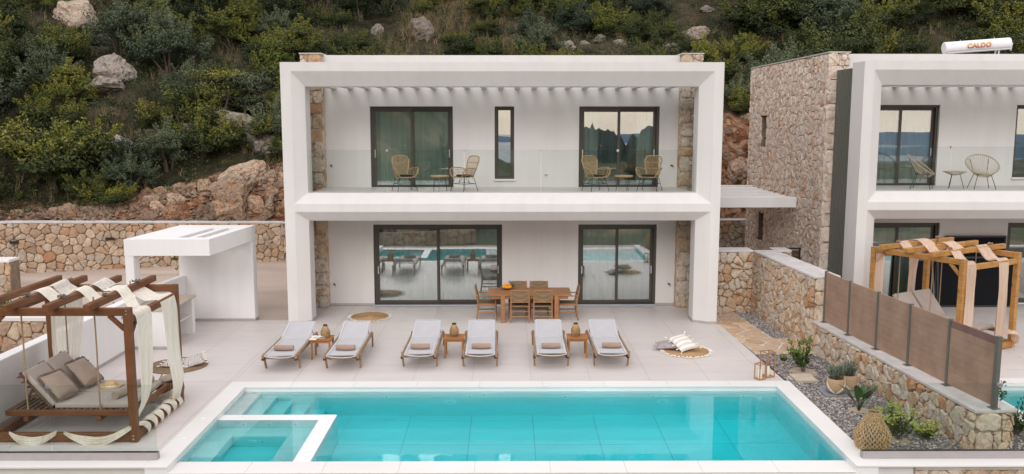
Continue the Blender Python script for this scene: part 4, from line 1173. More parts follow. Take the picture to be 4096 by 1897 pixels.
# roof with two slots
SK = [(-8.80, 20.0), (-6.84, 20.0), (-6.56, 22.74), (-8.50, 22.74)]
def sk(u, v):  # bilinear plan of the roof
    a = Vector((lerp(SK[0][0], SK[1][0], u), lerp(SK[0][1], SK[1][1], u), 0)); b_ = Vector((lerp(SK[3][0], SK[2][0], u), lerp(SK[3][1], SK[2][1], u), 0)); w_ = a.lerp(b_, v) - KO; return (w_.x, w_.y)
us = [0, 0.56, 0.68, 0.76, 0.88, 1]; vs_ = [0, 0.12, 0.80, 1]
hole = lambda i, j: j == 1 and i in (1, 3)
RZ0, RZ1 = 2.12, 2.50
for i in range(5):
    for j in range(3):
        if hole(i, j): continue
        P4 = [sk(us[i], vs_[j]), sk(us[i + 1], vs_[j]), sk(us[i + 1], vs_[j + 1]), sk(us[i], vs_[j + 1])]
        q.add([(x, y, RZ1) for x, y in P4], [(0, 1, 2, 3)]); q.add([(x, y, RZ0) for x, y in P4], [(3, 2, 1, 0)])
        for (di, dj, e0, e1) in ((0, -1, 0, 1), (1, 0, 1, 2), (0, 1, 2, 3), (-1, 0, 3, 0)):
            ii, jj = i + di, j + dj
            if not (0 <= ii < 5 and 0 <= jj < 3) or hole(ii, jj):
                a, b_ = P4[e0], P4[e1]; q.add([(a[0], a[1], RZ0), (b_[0], b_[1], RZ0), (b_[0], b_[1], RZ1), (a[0], a[1], RZ1)], [(0, 1, 2, 3)])
q.build('roof', M['plaster_bright'], kt)
def kprism(name, pts, z0, z1, mat='plaster_bright', bev=0.01):
    q = MB(); q.prism([(x - KO.x, y - KO.y) for x, y in pts], z0, z1); return q.build(name, M[mat], kt, bevel=bev)
kprism('back_wall', [(-8.50, 22.50), (-6.585, 22.50), (-6.56, 22.738), (-8.50, 22.738)], 0.0, RZ0 - .001)
kprism('front_pillar', [(-8.798, 20.004), (-8.60, 20.004), (-8.57, 20.28), (-8.77, 20.28)], 0.0, RZ0 - .001)
kprism('side_wall', [(-8.765, 20.282), (-8.60, 20.282), (-8.34, 22.498), (-8.51, 22.498)], 0.0, 1.22)
kprism('skirting', [(-8.33, 22.49), (-6.58, 22.49), (-6.58, 22.4995), (-8.33, 22.4995)], 0.0, 0.07, 'skirting', 0.001)
kprism('skirting', [(-6.583, 22.49), (-6.572, 22.49), (-6.547, 22.74), (-6.558, 22.74)], 0.0, 0.07, 'skirting', 0.001)
ct = thing('kitchen_counter', 'white barbecue counter with pale stone top under the kitchen shelter', 'counter', (-8.5, 19.7, 0))
def cp(nm, m_, a, b_, c, d, e_, f): return piece(nm, m_, ct, a + 8.5, b_ + 8.5, c - 19.7, d - 19.7, e_, f)
cp('countertop', M['slab'], -8.56, -7.66, 19.62, 21.30, 0.90, 0.94)
cp('end_leg', M['plaster_bright'], -8.54, -7.70, 19.66, 19.86, 0.0, 0.899)
cp('end_leg', M['plaster_bright'], -8.30, -7.70, 21.08, 21.26, 0.0, 0.899)
cp('back_panel', M['plaster'], -8.30, -8.22, 19.862, 21.078, 0.0, 0.899)
cp('shelf', M['plaster'], -8.215, -7.74, 19.862, 21.078, 0.46, 0.50)
cp('skirting', M['skirting'], -8.55, -7.69, 19.65, 19.659, 0.0, 0.07)
q = MB(); q.lathe([(0.001, 0), (0.05, 0.0), (0.06, 0.02), (0.06, 0.07), (0.001, 0.075)], 14); rm = Euler((0, R(90), 0)).to_matrix(); q.v = [tuple(rm @ Vector(p) + Vector((0.72, 0.35, 0.78))) for p in q.v]; q.build('burner_knob', M['black_metal'], ct)

bw = thing('boundary_wall', 'smooth white boundary wall running beside the daybed towards the kitchen shelter', 'wall', (-8.7, 13.2, 0))
q = MB(); q.prism([(-0.28, 0.0), (-0.02, 0.0), (0.095, 6.795), (-0.11, 6.795)], -0.6, 1.14); q.build('wall_body', M['plaster_bright'], bw, bevel=0.012)
q = MB(); q.prism([(-0.019, 0.0), (-0.009, 0.0), (0.106, 6.79), (0.096, 6.79)], 0.0, 0.07); q.build('skirting', M['skirting'], bw)
q = MB(); q.box(0.035, 0.05, 3.9, 4.12, 0.44, 0.51); wl_ = q.build('recessed_light', M['white_plastic'], bw, bevel=0.004); wl_.location = (0.006, 0.0, 0.0)
q = MB(); q.box(0.0505, 0.052, 3.92, 4.10, 0.455, 0.495); ob = q.build('light_slot', M['skirting'], wl_)

# planter wall and bed left of the boundary wall, driveway kerb
t = wall_run('low stone planter wall with broad white cap behind the daybed, outside the boundary wall', (-9.25, 20.3), (-22, 20.3), 0.62, 0.45, 61, 'planter_wall', -0.5, 'stone_warm', 0.30, 0.10, 160)
for ch in t.children:
    if ch.name.startswith('concrete_cap'): ch.data.materials.clear(); ch.data.materials.append(M['coping'])
q = MB(); q.prism([(-30, 20.75), (-9.0, 20.75), (-8.9, 21.2), (-30, 21.2)], -0.5, 0.50); struct(q.build('planter_soil', M['soil']))
q = MB(); q.prism([(-30, 21.2), (-8.9, 21.2), (-8.88, 21.42), (-30, 21.42)], -0.5, 0.56); o = q.build('driveway_kerb', M['coping'], bevel=0.008); tag(o, 'white kerb between the planting strip and the driveway', 'kerb')
# driveway pier at the far left edge
t = wall_run('stone gate pier with white cap at the left edge of the driveway', (-15.12, 26.45), (-19, 26.45), 1.0, 0.5, 65, 'gate_pier', -0.1, 'stone_warm', 0.26, 0.09, 60)
for ch in t.children:
    if ch.name.startswith('concrete_cap'): ch.data.materials.clear(); ch.data.materials.append(M['coping'])
# long retaining wall behind the driveway, two straight runs
RWP = [(-30.0, 25.8), (-16.8, 29.75), (-8.3, 32.4), (13.0, 33.4)]
def rwz(x): return 1.78 - 0.35 * max(0, min(1, (x + 17) / 9))
for k, lab in enumerate(('left part of the rubble retaining wall at the back of the driveway', 'rubble retaining wall at the back of the driveway below the rock face', 'rubble retaining wall at the foot of the slope behind the villas')):
    (xa, ya), (xb, yb) = RWP[k], RWP[k + 1]
    p0, p1 = Vector((xb, yb, 0)), Vector((xa, ya, 0))
    d = p1 - p0; L = d.length; d.normalize(); nrm = Vector((-d.y, d.x, 0))
    if nrm.y > 0: nrm = -nrm
    t = thing('retaining_wall', lab, 'wall', (xa, ya, -0.1))
    z0, z1 = rwz(xb), rwz(xa)
    fr = frame_fn((p0.x, p0.y, -0.1), d, (0, 0, 1), nrm)
    def top(poly):
        return clip(poly, -(z1 - z0) / L, 1, z0 + 0.1 - 0.05)
    polys = [c for c in (top(p) for p in voronoi(L, max(z0, z1) + 0.1, 0.26, random.Random(70 + k), 0.47, 1.12)) if len(c) > 2 and abs(area(c)) > 0.01]
    stones(t, polys, fr, M['stone_warm'], 0.016, 0.06, 80 + k, 300)
    q = MB()
    P = [fr(0, 0, 0), fr(L, 0, 0), fr(L, 0, -0.4), fr(0, 0, -0.4)]; P = [p - Vector(t.location) for p in P]
    q.add([(p.x, p.y, p.z) for p in P] + [(p.x, p.y, p.z + h) for p, h in zip(P, (z0 + .05, z1 + .05, z1 + .05, z0 + .05))], [(0, 1, 2, 3), (7, 6, 5, 4), (0, 4, 5, 1), (1, 5, 6, 2), (2, 6, 7, 3), (3, 7, 4, 0)])
    q.build('wall_core', M['mortar'], t)
    q = MB(); P = [fr(0, 0, 0.06), fr(L, 0, 0.06), fr(L, 0, -0.42), fr(0, 0, -0.42)]; P = [p - Vector(t.location) for p in P]
    q.add([(p.x, p.y, p.z + h) for p, h in zip(P, (z0 + .051, z1 + .051, z1 + .051, z0 + .051))] + [(p.x, p.y, p.z + h) for p, h in zip(P, (z0 + .1, z1 + .1, z1 + .1, z0 + .1))], [(3, 2, 1, 0), (4, 5, 6, 7), (0, 1, 5, 4), (1, 2, 6, 5), (2, 3, 7, 6), (3, 0, 4, 7)])
    q.build('concrete_cap', M['concrete_cap'], t)
for x, y, lb in ((-16.75, 29.72, 'black wall lamp at the left end of the driveway retaining wall'), (-13.9, 30.60, 'black wall lamp just left of the white kitchen roof')):
    q = MB(); q.box(-0.14, 0.14, -0.07, 0.0, -0.045, 0.045); q.box(-0.13, 0.13, -0.1, -0.07, 0.02, 0.05); o = q.build('wall_lamp', M['black_metal'], bevel=0.008)
    o.location = (x, y - 0.06, 1.08); o.rotation_euler = (0, 0, R(16.5)); tag(o, lb, 'lamp')

# ---------------------------------------------------------------- hillside
def fbm(x, y, s, o=4): return noise.fractal(Vector((x * s, y * s, 3.7)), 1.0, 2.1, o)
def cutz(x):        # height of the top of the rock cut
    pts = [(-40, 2.0), (-18, 1.9), (-15, 2.0), (-12.5, 2.5), (-9.5, 3.1), (-3, 4.4), (6, 5.0), (10, 5.2), (40, 5)]
    for (a, za), (b_, zb) in zip(pts, pts[1:]):
        if x <= b_: return lerp(za, zb, max(0, min(1, (x - a) / (b_ - a))))
    return 5.0
def wally(x):
    for (xa, ya), (xb, yb) in zip(RWP, RWP[1:]):
        if x <= xb: return ya + (yb - ya) * (x - xa) / (xb - xa)
    return 33.2
def terr(x, y):
    w_ = wally(x) + 0.35; d = y - w_; base = rwz(x) if x < 9 else 1.4; top = cutz(x)
    run = 1.4 + (top - base) * 0.25
    if d < 0: return base - 0.05
    if d < 0.25: return base - 0.02
    n_ = noise.cell(Vector((x * 1.3, y * 1.3, 0))) if False else 0
    if d < run:
        t = (d - 0.25) / (run - 0.25); z = lerp(base, top, t ** 0.75)
        return z + 0.28 * (fbm(x, y, 1.1) ) * math.sin(PI * t) + 0.10 * fbm(x, y, 3.5)
    dd = d - run
    return top + dd * 0.50 + 0.9 * fbm(x, y, 0.12) * min(1, dd / 4) + 0.20 * fbm(x, y, 0.9) * min(1, dd) + (0.03 * max(0, -x - 6)) * min(1, dd / 6) * 1.0 + dd * dd * 0.0012
xs = [-160, -110, -80, -60, -48, -40, -34] + [-30 + i * 0.28 for i in range(int(62 / 0.28))] + [33, 37, 44, 56, 75, 110, 160]
off = [0, 0.2] + [0.25 + i * 0.14 for i in range(1, 24)] + [3.7 + i * 0.45 for i in range(60)] + [32 + i * 3.0 for i in range(40)]
q = MB(); rows = []
for dy in off: rows.append([(x, wally(x) + 0.35 + dy, terr(x, wally(x) + 0.35 + dy)) for x in xs])
q.sheet(rows)
q.t = []
for i in range(len(off) - 1):
    for j in range(len(xs) - 1):
        x = xs[j]; run = 1.4 + (cutz(x) - rwz(x)) * 0.25; d = off[i]
        q.t.append(1.0 if d < run else max(0.0, 1 - (d - run) / 1.1))
m, n, l, b = new_mat('hillside_ground')
v = coords(n, l, (1, 1, 1), 'World')
c = ramp(n, l, noise_tex(n, l, v, 0.9, 7, 0.65), [(0.35, (0.022, 0.022, 0.012)), (0.5, (0.050, 0.044, 0.026)), (0.62, (0.085, 0.068, 0.042)), (0.75, (0.032, 0.038, 0.017))])
sm_ = n.new('ShaderNodeMath'); sm_.operation = 'MULTIPLY_ADD'; l.new(noise_tex(n, l, v, 1.3, 5, 0.6), sm_.inputs[0]); sm_.inputs[1].default_value = 0.9
ax_ = n.new('ShaderNodeMath'); ax_.operation = 'SUBTRACT'; l.new(attr(n), ax_.inputs[0]); ax_.inputs[1].default_value = 0.45; l.new(ax_.outputs[0], sm_.inputs[2])
steep = ramp(n, l, sm_.outputs[0], [(0.38, (0, 0, 0)), (0.55, (1, 1, 1))])
rock = ramp(n, l, noise_tex(n, l, v, 1.7, 8, 0.7, 0.8), [(0.34, (0.07, 0.028, 0.014)), (0.47, (0.17, 0.07, 0.035)), (0.56, (0.33, 0.19, 0.12)), (0.7, (0.47, 0.35, 0.26))])
l.new(mix(n, l, steep, c, rock), b.inputs['Base Color']); b.inputs['Roughness'].default_value = 0.95; b.inputs['Specular IOR Level'].default_value = 0.1
bump(n, l, b, noise_tex(n, l, v, 4, 9, 0.7, 0.5), 1.0, 0.12)
M['hill'] = m
hill = q.build('hillside', M['hill'], smooth=True); struct(hill)

# rocks
def rock_mesh(seed, sub=4):
    """angular block: a sphere cut by random planes, then roughened and cracked"""
    rng_ = random.Random(seed * 13 + 1); bm = bmesh.new(); bmesh.ops.create_icosphere(bm, subdivisions=sub, radius=1)
    off_ = Vector((seed * 7.3, seed * 3.1, seed * 1.7)); pls = []
    for _ in range(17):
        d = Vector((rng_.gauss(0, 1), rng_.gauss(0, 1), rng_.gauss(0, 1))).normalized(); pls.append((d, rng_.uniform(0.62, 1.0)))
    for v_ in bm.verts:
        p = v_.co.normalized(); k = 1.15
        for d, h in pls:
            c_ = d.dot(p)
            if c_ > 0.05: k = min(k, h / c_)
        vo = noise.voronoi(p * 2.3 + off_)[0]
        k += 0.07 * noise.fractal(p * 2.6 + off_, 0.8, 2.2, 5) - 0.14 * max(0, 0.10 - (vo[1] - vo[0])) / 0.10
        v_.co = Vector((p.x * 1.15, p.y * 0.8, p.z * 0.85)) * k
    me = bpy.data.meshes.new('rock'); bm.to_mesh(me); bm.free()
    a = me.attributes.new('tint', 'FLOAT', 'FACE'); r_ = random.Random(seed); tt = r_.random(); a.data.foreach_set('value', [max(0, min(1, tt + r_.uniform(-.08, .08))) for _ in me.polygons])
    return me
RM = [rock_mesh(i + 1) for i in range(9)]; RG = []
for me in RM:
    c_ = me.copy(); RG.append(c_); me.materials.append(M['rock_red']); c_.materials.append(M['rock'])
def put_rock(x, y, z, s, red, rng, label, group):
    o = bpy.data.objects.new('rock', rng.choice(RM if red else RG)); col.objects.link(o)
    o.location = (x, y, z); o.scale = (s * rng.uniform(.8, 1.25), s * rng.uniform(.8, 1.1), s * rng.uniform(.75, 1.25)); o.rotation_euler = (rng.uniform(-.5, .5), rng.uniform(-.5, .5), rng.uniform(0, 6.28))
    tag(o, label, 'rock', group)
def uzone(x, y):
    u = (2048 + 3512 * x / y) / 4096
    for lim, nm in ((0.06, 'at the far left edge'), (0.12, 'behind the daybed roof'), (0.18, 'above the kitchen roof'), (0.245, 'above the kitchen roof edge'), (0.29, 'beside the villa corner'), (0.36, 'above the left roof end'), (0.43, 'above the upstairs left door'), (0.50, 'above the narrow window'), (0.57, 'above the roof middle'), (0.64, 'above the upstairs right door'), (0.70, 'above the right roof end'), (0.755, 'between the two villas'), (0.83, 'behind the stone side wall'), (0.90, 'above the right villa frame'), (0.96, 'behind the water heater'), (2, 'at the far right edge')):
        if u < lim: return nm
rg = random.Random(3)
for i in range(150):
    x = rg.uniform(-17.6, -5.0) if i < 124 else rg.uniform(4.5, 10.5)
    w_ = wally(x) + 0.35; run = 1.4 + (cutz(x) - rwz(x)) * 0.25; d = rg.uniform(0.30, run + 0.35); y = w_ + d
    s = (rg.uniform(0.5, 0.85) if i % 5 == 0 else rg.uniform(0.2, 0.46)) * (1 if x > -13 else 0.8)
    zr = 'low' if d < run * 0.35 else ('half-way up' if d < run * 0.7 else 'at the top of')
    hue = rg.choice(('rust-stained', 'beige', 'cream'))
    put_rock(x, y, terr(x, y) - s * 0.25, s, True, rg, '%s %s block, %s the rock cut %s' % (hue, 'large' if s > 0.5 else 'small', zr, uzone(x, y)), 'blocks in the rock cut')
q = MB(); rgs = random.Random(9)
for i in range(1500):
    x = rgs.uniform(-18, -5) if i < 1250 else rgs.uniform(4.5, 10.5); w_ = wally(x) + 0.35; run = 1.4 + (cutz(x) - rwz(x)) * 0.25; y = w_ + rgs.uniform(0.1, run + 0.3); s = rgs.uniform(0.04, 0.14); z = terr(x, y)
    V = [(x + s * rgs.uniform(.6, 1.3) * math.cos(a_), y + s * rgs.uniform(.6, 1.3) * math.sin(a_), z + rgs.uniform(-.2, .5) * s) for a_ in (0, 1.3, 2.5, 3.7, 5.0)] + [(x, y, z + s * rgs.uniform(.7, 1.2))]
    q.add(V, [(0, 1, 5), (1, 2, 5), (2, 3, 5), (3, 4, 5), (4, 0, 5)], tint=rgs.random())
o = q.build('rubble', M['rock_red']); o['kind'] = 'stuff'; o['label'] = 'loose red and beige rubble in the rock cut'
BIG = [(-11.3, 36.6, 0.95, 'tall grey-white boulder beside the left corner of the villa roof line'), (-10.3, 36.2, 1.05, 'large pale boulder partly hidden by the left edge of the villa'), (-12.6, 36.4, 0.75, 'rounded grey boulder left of the tall boulder above the rock cut'), (-15.6, 35.8, 0.6, 'grey boulder half buried above the cut bank'), (-19.6, 32.8, 0.6, 'grey boulder at the left above the retaining wall'), (-21.0, 32.0, 0.7, 'grey boulder at the far left above the retaining wall'), (-20.4, 32.6, 0.5, 'small grey boulder at the far left above the retaining wall'), (-14.0, 36.3, 0.55, 'reddish-grey boulder under the small trees above the cut'), (-9.6, 35.8, 0.7, 'pale boulder right behind the villa corner')]
for x, y, s, lb in BIG: put_rock(x, y, terr(x, y) + s * 0.25, s, False, rg, lb, None)
CR = [(190, 50, 1.3, 'large white crag high on the slope at the upper left'), (215, 68, 0.7, 'lower right shoulder of the white crag at the upper left'), (280, 190, 1.0, 'upper part of the pale outcrop on the left slope'), (268, 225, 0.9, 'lower part of the pale outcrop on the left slope'), (270, 92, 0.5, 'small dark outcrop right of the upper left crag'), (1070, 92, 1.2, 'jagged white outcrop above the left half of the villa roof'), (1045, 65, 0.6, 'upper tip of the jagged outcrop above the villa roof'), (950, 82, 0.6, 'grey outcrop left of the jagged one above the villa roof'), (1380, 78, 0.5, 'rounded grey rock above the middle of the roof'), (1428, 122, 0.6, 'pale split rock just above the roof parapet'), (1275, 105, 0.45, 'small rock in the dry grass above the roof'), (1510, 105, 0.55, 'low grey rock ledge above the roof'), (1560, 112, 0.4, 'small pale rock right of the low ledge'), (1750, 92, 0.75, 'round pale boulder above the right end of the roof'), (1780, 30, 0.5, 'white rock high above the right end of the roof'), (1690, 128, 0.5, 'flat grey rock by the right stone pier of the roof'), (1470, 112, 0.4, 'little rock between the split rock and the ledge')]
def hill_hit(u, v_):          # where the line of sight through a photo point meets the slope
    px, py = u * 1.59006, v_ * 1.59006
    d = Vector(((px - 2048) / 3512.1, 1.0, -(py - 948.5) / 3512.1))
    p_, y_ = R(7.688), R(0.327)
    f_ = Vector((0, math.cos(p_), -math.sin(p_))); u_ = Vector((0, math.sin(p_), math.cos(p_)))
    w_ = Vector((1, 0, 0)) * d.x + f_ * d.y + u_ * d.z
    w_ = Matrix.Rotation(-y_, 3, 'Z') @ w_
    t_ = 20
    while t_ < 140:
        p = Vector((0, 0, 5.25)) + w_ * t_
        if p.y > wally(p.x) + .4 and p.z < terr(p.x, p.y): return p
        t_ += 0.15
    return None
rocks_xy = []
for u, v_, s, lb in CR:
    p = hill_hit(u, v_)
    if u > 900: s *= 0.72
    if p: put_rock(p.x, p.y, p.z + 0.12 * s, s, False, rg, lb, None); rocks_xy.append((p.x, p.y, s))

# shrubs: many leaf-sized faces over a branching inside
def leaf_cloud(mb, c, r, n_, rng, size, tint0, spread=0.25, sq=0.8, up=0.35, tipz=0.25):
    for _ in range(n_):
        d = Vector((rng.gauss(0, 1), rng.gauss(0, 1), rng.gauss(0, 1)))
        if d.length < 1e-3: continue
        d.normalize()
        rr = r * (rng.random() ** 0.38)
        if d.z < -0.35: d.z *= 0.5
        p = Vector(c) + Vector((d.x * rr, d.y * rr, d.z * rr * sq))
        nrm = (d + Vector((rng.uniform(-.9, .9), rng.uniform(-.9, .9), rng.uniform(-.5, .9) + up))).normalized()
        x = nrm.orthogonal().normalized(); x = Matrix.Rotation(rng.uniform(0, 6.28), 3, nrm) @ x; y = nrm.cross(x)
        s_ = size * rng.uniform(0.6, 1.35)
        bend = nrm * s_ * 0.25
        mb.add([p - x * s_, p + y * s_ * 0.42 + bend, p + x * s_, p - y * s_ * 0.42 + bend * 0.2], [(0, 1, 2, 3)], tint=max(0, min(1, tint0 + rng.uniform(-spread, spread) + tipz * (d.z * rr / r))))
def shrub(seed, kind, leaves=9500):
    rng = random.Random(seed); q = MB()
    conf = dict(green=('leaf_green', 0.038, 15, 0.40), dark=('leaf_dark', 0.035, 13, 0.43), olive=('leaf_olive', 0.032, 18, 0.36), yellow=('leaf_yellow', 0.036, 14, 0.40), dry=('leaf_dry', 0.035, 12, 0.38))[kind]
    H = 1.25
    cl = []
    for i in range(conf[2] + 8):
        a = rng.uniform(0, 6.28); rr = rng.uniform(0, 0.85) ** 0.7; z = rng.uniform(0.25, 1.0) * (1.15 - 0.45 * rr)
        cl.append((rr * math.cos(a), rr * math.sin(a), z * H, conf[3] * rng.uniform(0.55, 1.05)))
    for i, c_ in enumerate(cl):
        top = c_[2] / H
        leaf_cloud(q, c_[:3], c_[3], int(leaves / len(cl)), rng, conf[1], 0.20 + 0.35 * top + rng.uniform(-.15, .15))  # lower clumps tinted darker, shade put into the leaf colour
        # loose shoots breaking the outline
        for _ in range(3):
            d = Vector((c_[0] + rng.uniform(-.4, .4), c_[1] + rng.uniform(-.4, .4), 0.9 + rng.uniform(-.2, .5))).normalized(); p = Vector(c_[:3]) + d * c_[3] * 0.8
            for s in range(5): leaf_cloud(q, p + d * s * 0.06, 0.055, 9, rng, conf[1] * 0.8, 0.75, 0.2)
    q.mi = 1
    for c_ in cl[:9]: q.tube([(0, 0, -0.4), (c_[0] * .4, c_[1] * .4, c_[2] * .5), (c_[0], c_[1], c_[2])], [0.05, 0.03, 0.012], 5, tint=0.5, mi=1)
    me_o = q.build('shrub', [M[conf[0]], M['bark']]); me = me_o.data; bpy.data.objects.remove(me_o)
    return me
PROT = {k: [shrub(100 + i * 10 + s, k) for s in range(c_)] for i, (k, c_) in enumerate((('green', 3), ('dark', 3), ('olive', 3), ('yellow', 2), ('dry', 1)))}
def put_shrub(x, y, kind, s, rng, h=1.0, label=None, group=None):
    o = bpy.data.objects.new('shrub', rng.choice(PROT[kind])); col.objects.link(o)
    o.location = (x, y, terr(x, y) - 0.12 * s); o.rotation_euler = (rng.uniform(-.12, .12), rng.uniform(-.12, .12), rng.uniform(0, 6.28))
    o.scale = (s * rng.uniform(.9, 1.15), s * rng.uniform(.9, 1.15), s * h * rng.uniform(.85, 1.15))
    v_ = 474 - 3512 * (terr(x, y) + s - 5.25) / y
    hgt = 'at the photo top' if v_ < 30 else ('high up' if v_ < 130 else ('half-way up' if v_ < 330 else ('low down' if v_ < 560 else 'over the rock cut')))
    nm = dict(green='green maquis shrub', dark='dark evergreen bush', olive='grey-green bush', yellow='yellow-green bush', dry='bare twiggy shrub')[kind]
    tag(o, label or '%s %s, %s %s' % ('big' if s > 1.35 else ('medium' if s > 1.05 else 'small'), nm, hgt, uzone(x, y)), 'bush', group or 'maquis bushes on the hillside')
    return o
rg = random.Random(20)
placed = []
def density(x, y):
    # open stony, grassy ground above the middle and right of the roof
    e = 1.0
    if -5.5 < x < 1 and y < 48: e = 0.5
    if 7 < x < 14 and y < 42: e = 0.7
    return e
NEAR = [(150, 470, 'green', 2.0, 'big rounded bright green bush above the left end of the retaining wall'), (165, 262, 'yellow', 1.15, 'vivid yellow-green bush on the left slope'), (130, 22, 'yellow', 1.1, 'bright green bush at the top left beside the white crag'), (1865, 150, 'green', 1.2, 'tufted grass-green broom bush right of the villa roof')]
for u, v_, k, s, lb in NEAR:
    p = hill_hit(u, v_)
    if p: put_shrub(p.x, p.y, k, s, rg, 1, lb, 'standout bushes'); placed.append((p.x, p.y, s))
tries = 0
while len(placed) < 300 and tries < 20000:
    tries += 1
    y = 28.5 + rg.random() * 31.5; x = rg.uniform(-0.66 * y - 1, 0.66 * y + 1)
    run = 1.4 + (cutz(x) - 1.5) * 0.25; w_ = wally(x) + 0.35 + run
    if y < w_ + (0.3 if x > -14.5 else -0.5): continue
    if rg.random() > density(x, y): continue
    s = rg.uniform(1.05, 2.1) * (0.66 if -9.5 < x < 11 and y < 50 else 0.92)
    if y < w_ + 1.5: s = min(s, rg.uniform(0.7, 1.15))
    if any(math.hypot(x - a, y - b_) < 0.50 * (s + c_) for a, b_, c_ in placed): continue
    if any(math.hypot(x - a, y - b_) < c_ + s * 0.75 and y < b_ + 1.2 for a, b_, c_ in rocks_xy): continue
    if any(abs(x - a) < c_ * 1.0 + s * 0.3 and 0 < b_ - y < 3.0 for a, b_, c_ in rocks_xy): continue
    r_ = rg.random(); pat = fbm(x, y, 0.13)
    kind = 'olive' if r_ < 0.27 + pat * 0.3 else ('dark' if r_ < 0.60 else ('green' if r_ < 0.87 else ('yellow' if r_ < 0.955 or x < 8 else 'dry')))
    if x > 9 and kind == 'yellow': kind = 'dark'
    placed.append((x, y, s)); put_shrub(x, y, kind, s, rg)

def untwin():
    by = {}
    for o in col.objects:
        if o.get('category') in ('bush', 'rock') and o.get('label') and o.parent is None and not o['label'].startswith('bush in the valley'): by.setdefault(o['label'], []).append(o)
    W_ = {2: ('left', 'right'), 3: ('left', 'middle', 'right'), 4: ('leftmost', 'second', 'third', 'rightmost'), 5: ('leftmost', 'second', 'middle', 'fourth', 'rightmost'), 6: ('leftmost', 'second', 'third', 'fourth', 'fifth', 'rightmost')}
    for lb, os_ in by.items():
        if len(os_) in W_:
            for o, w_ in zip(sorted(os_, key=lambda o: o.location.x / o.location.y), W_[len(os_)]): o['label'] = lb + ', ' + w_
untwin()

# small multi-stemmed trees over the cut, trunks showing
def small_tree(x, y, h, seed, label, mat='leaf_green'):
    rng = random.Random(seed); t = thing('small_tree', label, 'tree', (x, y, terr(x, y) - 0.1), 0, 'small trees above the rock cut')
    tb = MB(); ends = []
    for k in range(3):
        a = rng.uniform(0, 6.28); p = Vector((0, 0, 0)); pts = [p.copy()]
        for s in range(5): p = p + Vector((math.cos(a) * 0.13 + rng.uniform(-.08, .08), math.sin(a) * 0.13 + rng.uniform(-.08, .08), h / 6)); pts.append(p.copy())
        tb.tube(pts, [0.07, 0.055, 0.045, 0.035, 0.025, 0.012], 6); ends.append(p)
        for s in (2, 3, 4):
            for _ in range(2):
                d = Vector((rng.uniform(-.6, .6), rng.uniform(-.6, .6), rng.uniform(.1, .5))); tb.tube([pts[s], pts[s] + d * 0.6, pts[s] + d * 1.1 + Vector((0, 0, .15))], [0.025, 0.015, 0.006], 5); ends.append(pts[s] + d * 1.1)
    tb.build('trunk', M['bark'], t)
    q = MB()
    for e_ in ends: leaf_cloud(q, e_ + Vector((0, 0, .1)), rng.uniform(0.35, 0.6), 230, rng, 0.05, 0.45 + rng.uniform(-.2, .25), 0.3)
    q.build('crown', M[mat], t)
small_tree(-13.1, 36.6, 2.4, 1, 'slender small tree with bare stems above the cut, furthest left of its row')
small_tree(-12.0, 37.0, 2.7, 2, 'small tree with thin trunk above the tall boulder', 'leaf_green')
small_tree(-11.2, 37.4, 2.3, 3, 'small olive-green tree right next to the villa corner', 'leaf_olive')
small_tree(-17.0, 33.9, 1.7, 5, 'low leaning tree over the left end of the rock cut', 'leaf_dark')

# dry grass and low scrub cover
def cover(n_, rng, mat, label, grass=True, xr=None, lo=0.2, hi=0.55):
    q = MB(); k = 0
    while k < n_:
        y = 28.5 + (rng.random() ** 0.85) * 30; x = rng.uniform(*(xr or (-0.66 * y, 0.66 * y)))
        run = 1.4 + (cutz(x) - 1.5) * 0.25
        if y < wally(x) + (0.6 + run * 0.8 if x > -15 or grass else 0.45): continue
        if fbm(x + 50, y, 0.35) < (-0.05 if grass else -0.1): 
            if rng.random() < 0.8: continue
        k += 1; z = terr(x, y); t0 = rng.random()
        if grass:
            for _ in range(7):
                a = rng.uniform(0, 6.28); h = rng.uniform(lo, hi); w_ = 0.012; dx, dy = math.cos(a) * h * 0.35, math.sin(a) * h * .35; bx, by = x + rng.uniform(-.1, .1), y + rng.uniform(-.1, .1)
                q.add([(bx - w_, by, z - .03), (bx + w_, by, z - .03), (bx + dx, by + dy, z + h)], [(0, 1, 2)], tint=max(0, min(1, t0 + rng.uniform(-.2, .2))))
        else: leaf_cloud(q, (x, y, z + 0.12), rng.uniform(.2, .45), 15, rng, 0.05, t0 * 0.7, 0.2)
    o = q.build(label[0], M[mat]); o['kind'] = 'stuff'; o['label'] = label[1]
def thicket(n_, rng, mat, label, tint):
    q = MB(); k = 0
    while k < n_:
        y = 28.5 + (rng.random() ** 0.85) * 30; x = rng.uniform(-0.66 * y, 0.66 * y); run = 1.4 + (cutz(x) - 1.5) * 0.25
        if y < wally(x) + 0.35 + run + 0.3: continue
        if -5.5 < x < 1.5 and y < 47 and rng.random() < 0.65: continue
        if any(math.hypot(x - a, y - b_) < c_ * 1.3 and y < b_ + .8 for a, b_, c_ in rocks_xy) or any(abs(x - a) < c_ and 0 < b_ - y < 2.2 for a, b_, c_ in rocks_xy): continue
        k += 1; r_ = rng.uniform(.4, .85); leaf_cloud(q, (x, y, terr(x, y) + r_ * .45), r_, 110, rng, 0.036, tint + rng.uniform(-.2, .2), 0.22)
    o = q.build('thicket', M[mat]); o['kind'] = 'stuff'; o['label'] = label
rg = random.Random(44)
thicket(650, rg, 'leaf_dark', 'dark low thicket filling the slope between the bushes', 0.40)
thicket(550, rg, 'leaf_green', 'green low thicket filling the slope between the bushes', 0.35)
thicket(300, rg, 'leaf_olive', 'grey-green low thicket filling the slope between the bushes', 0.35)
cover(3000, rg, 'dry_grass', ('dry_grass', 'dry ochre grass among the shrubs'))
cover(1500, rg, 'dry_grass', ('dry_grass', 'tall tan grass above the villa roof'), True, (-6, 2), 0.3, 0.65)
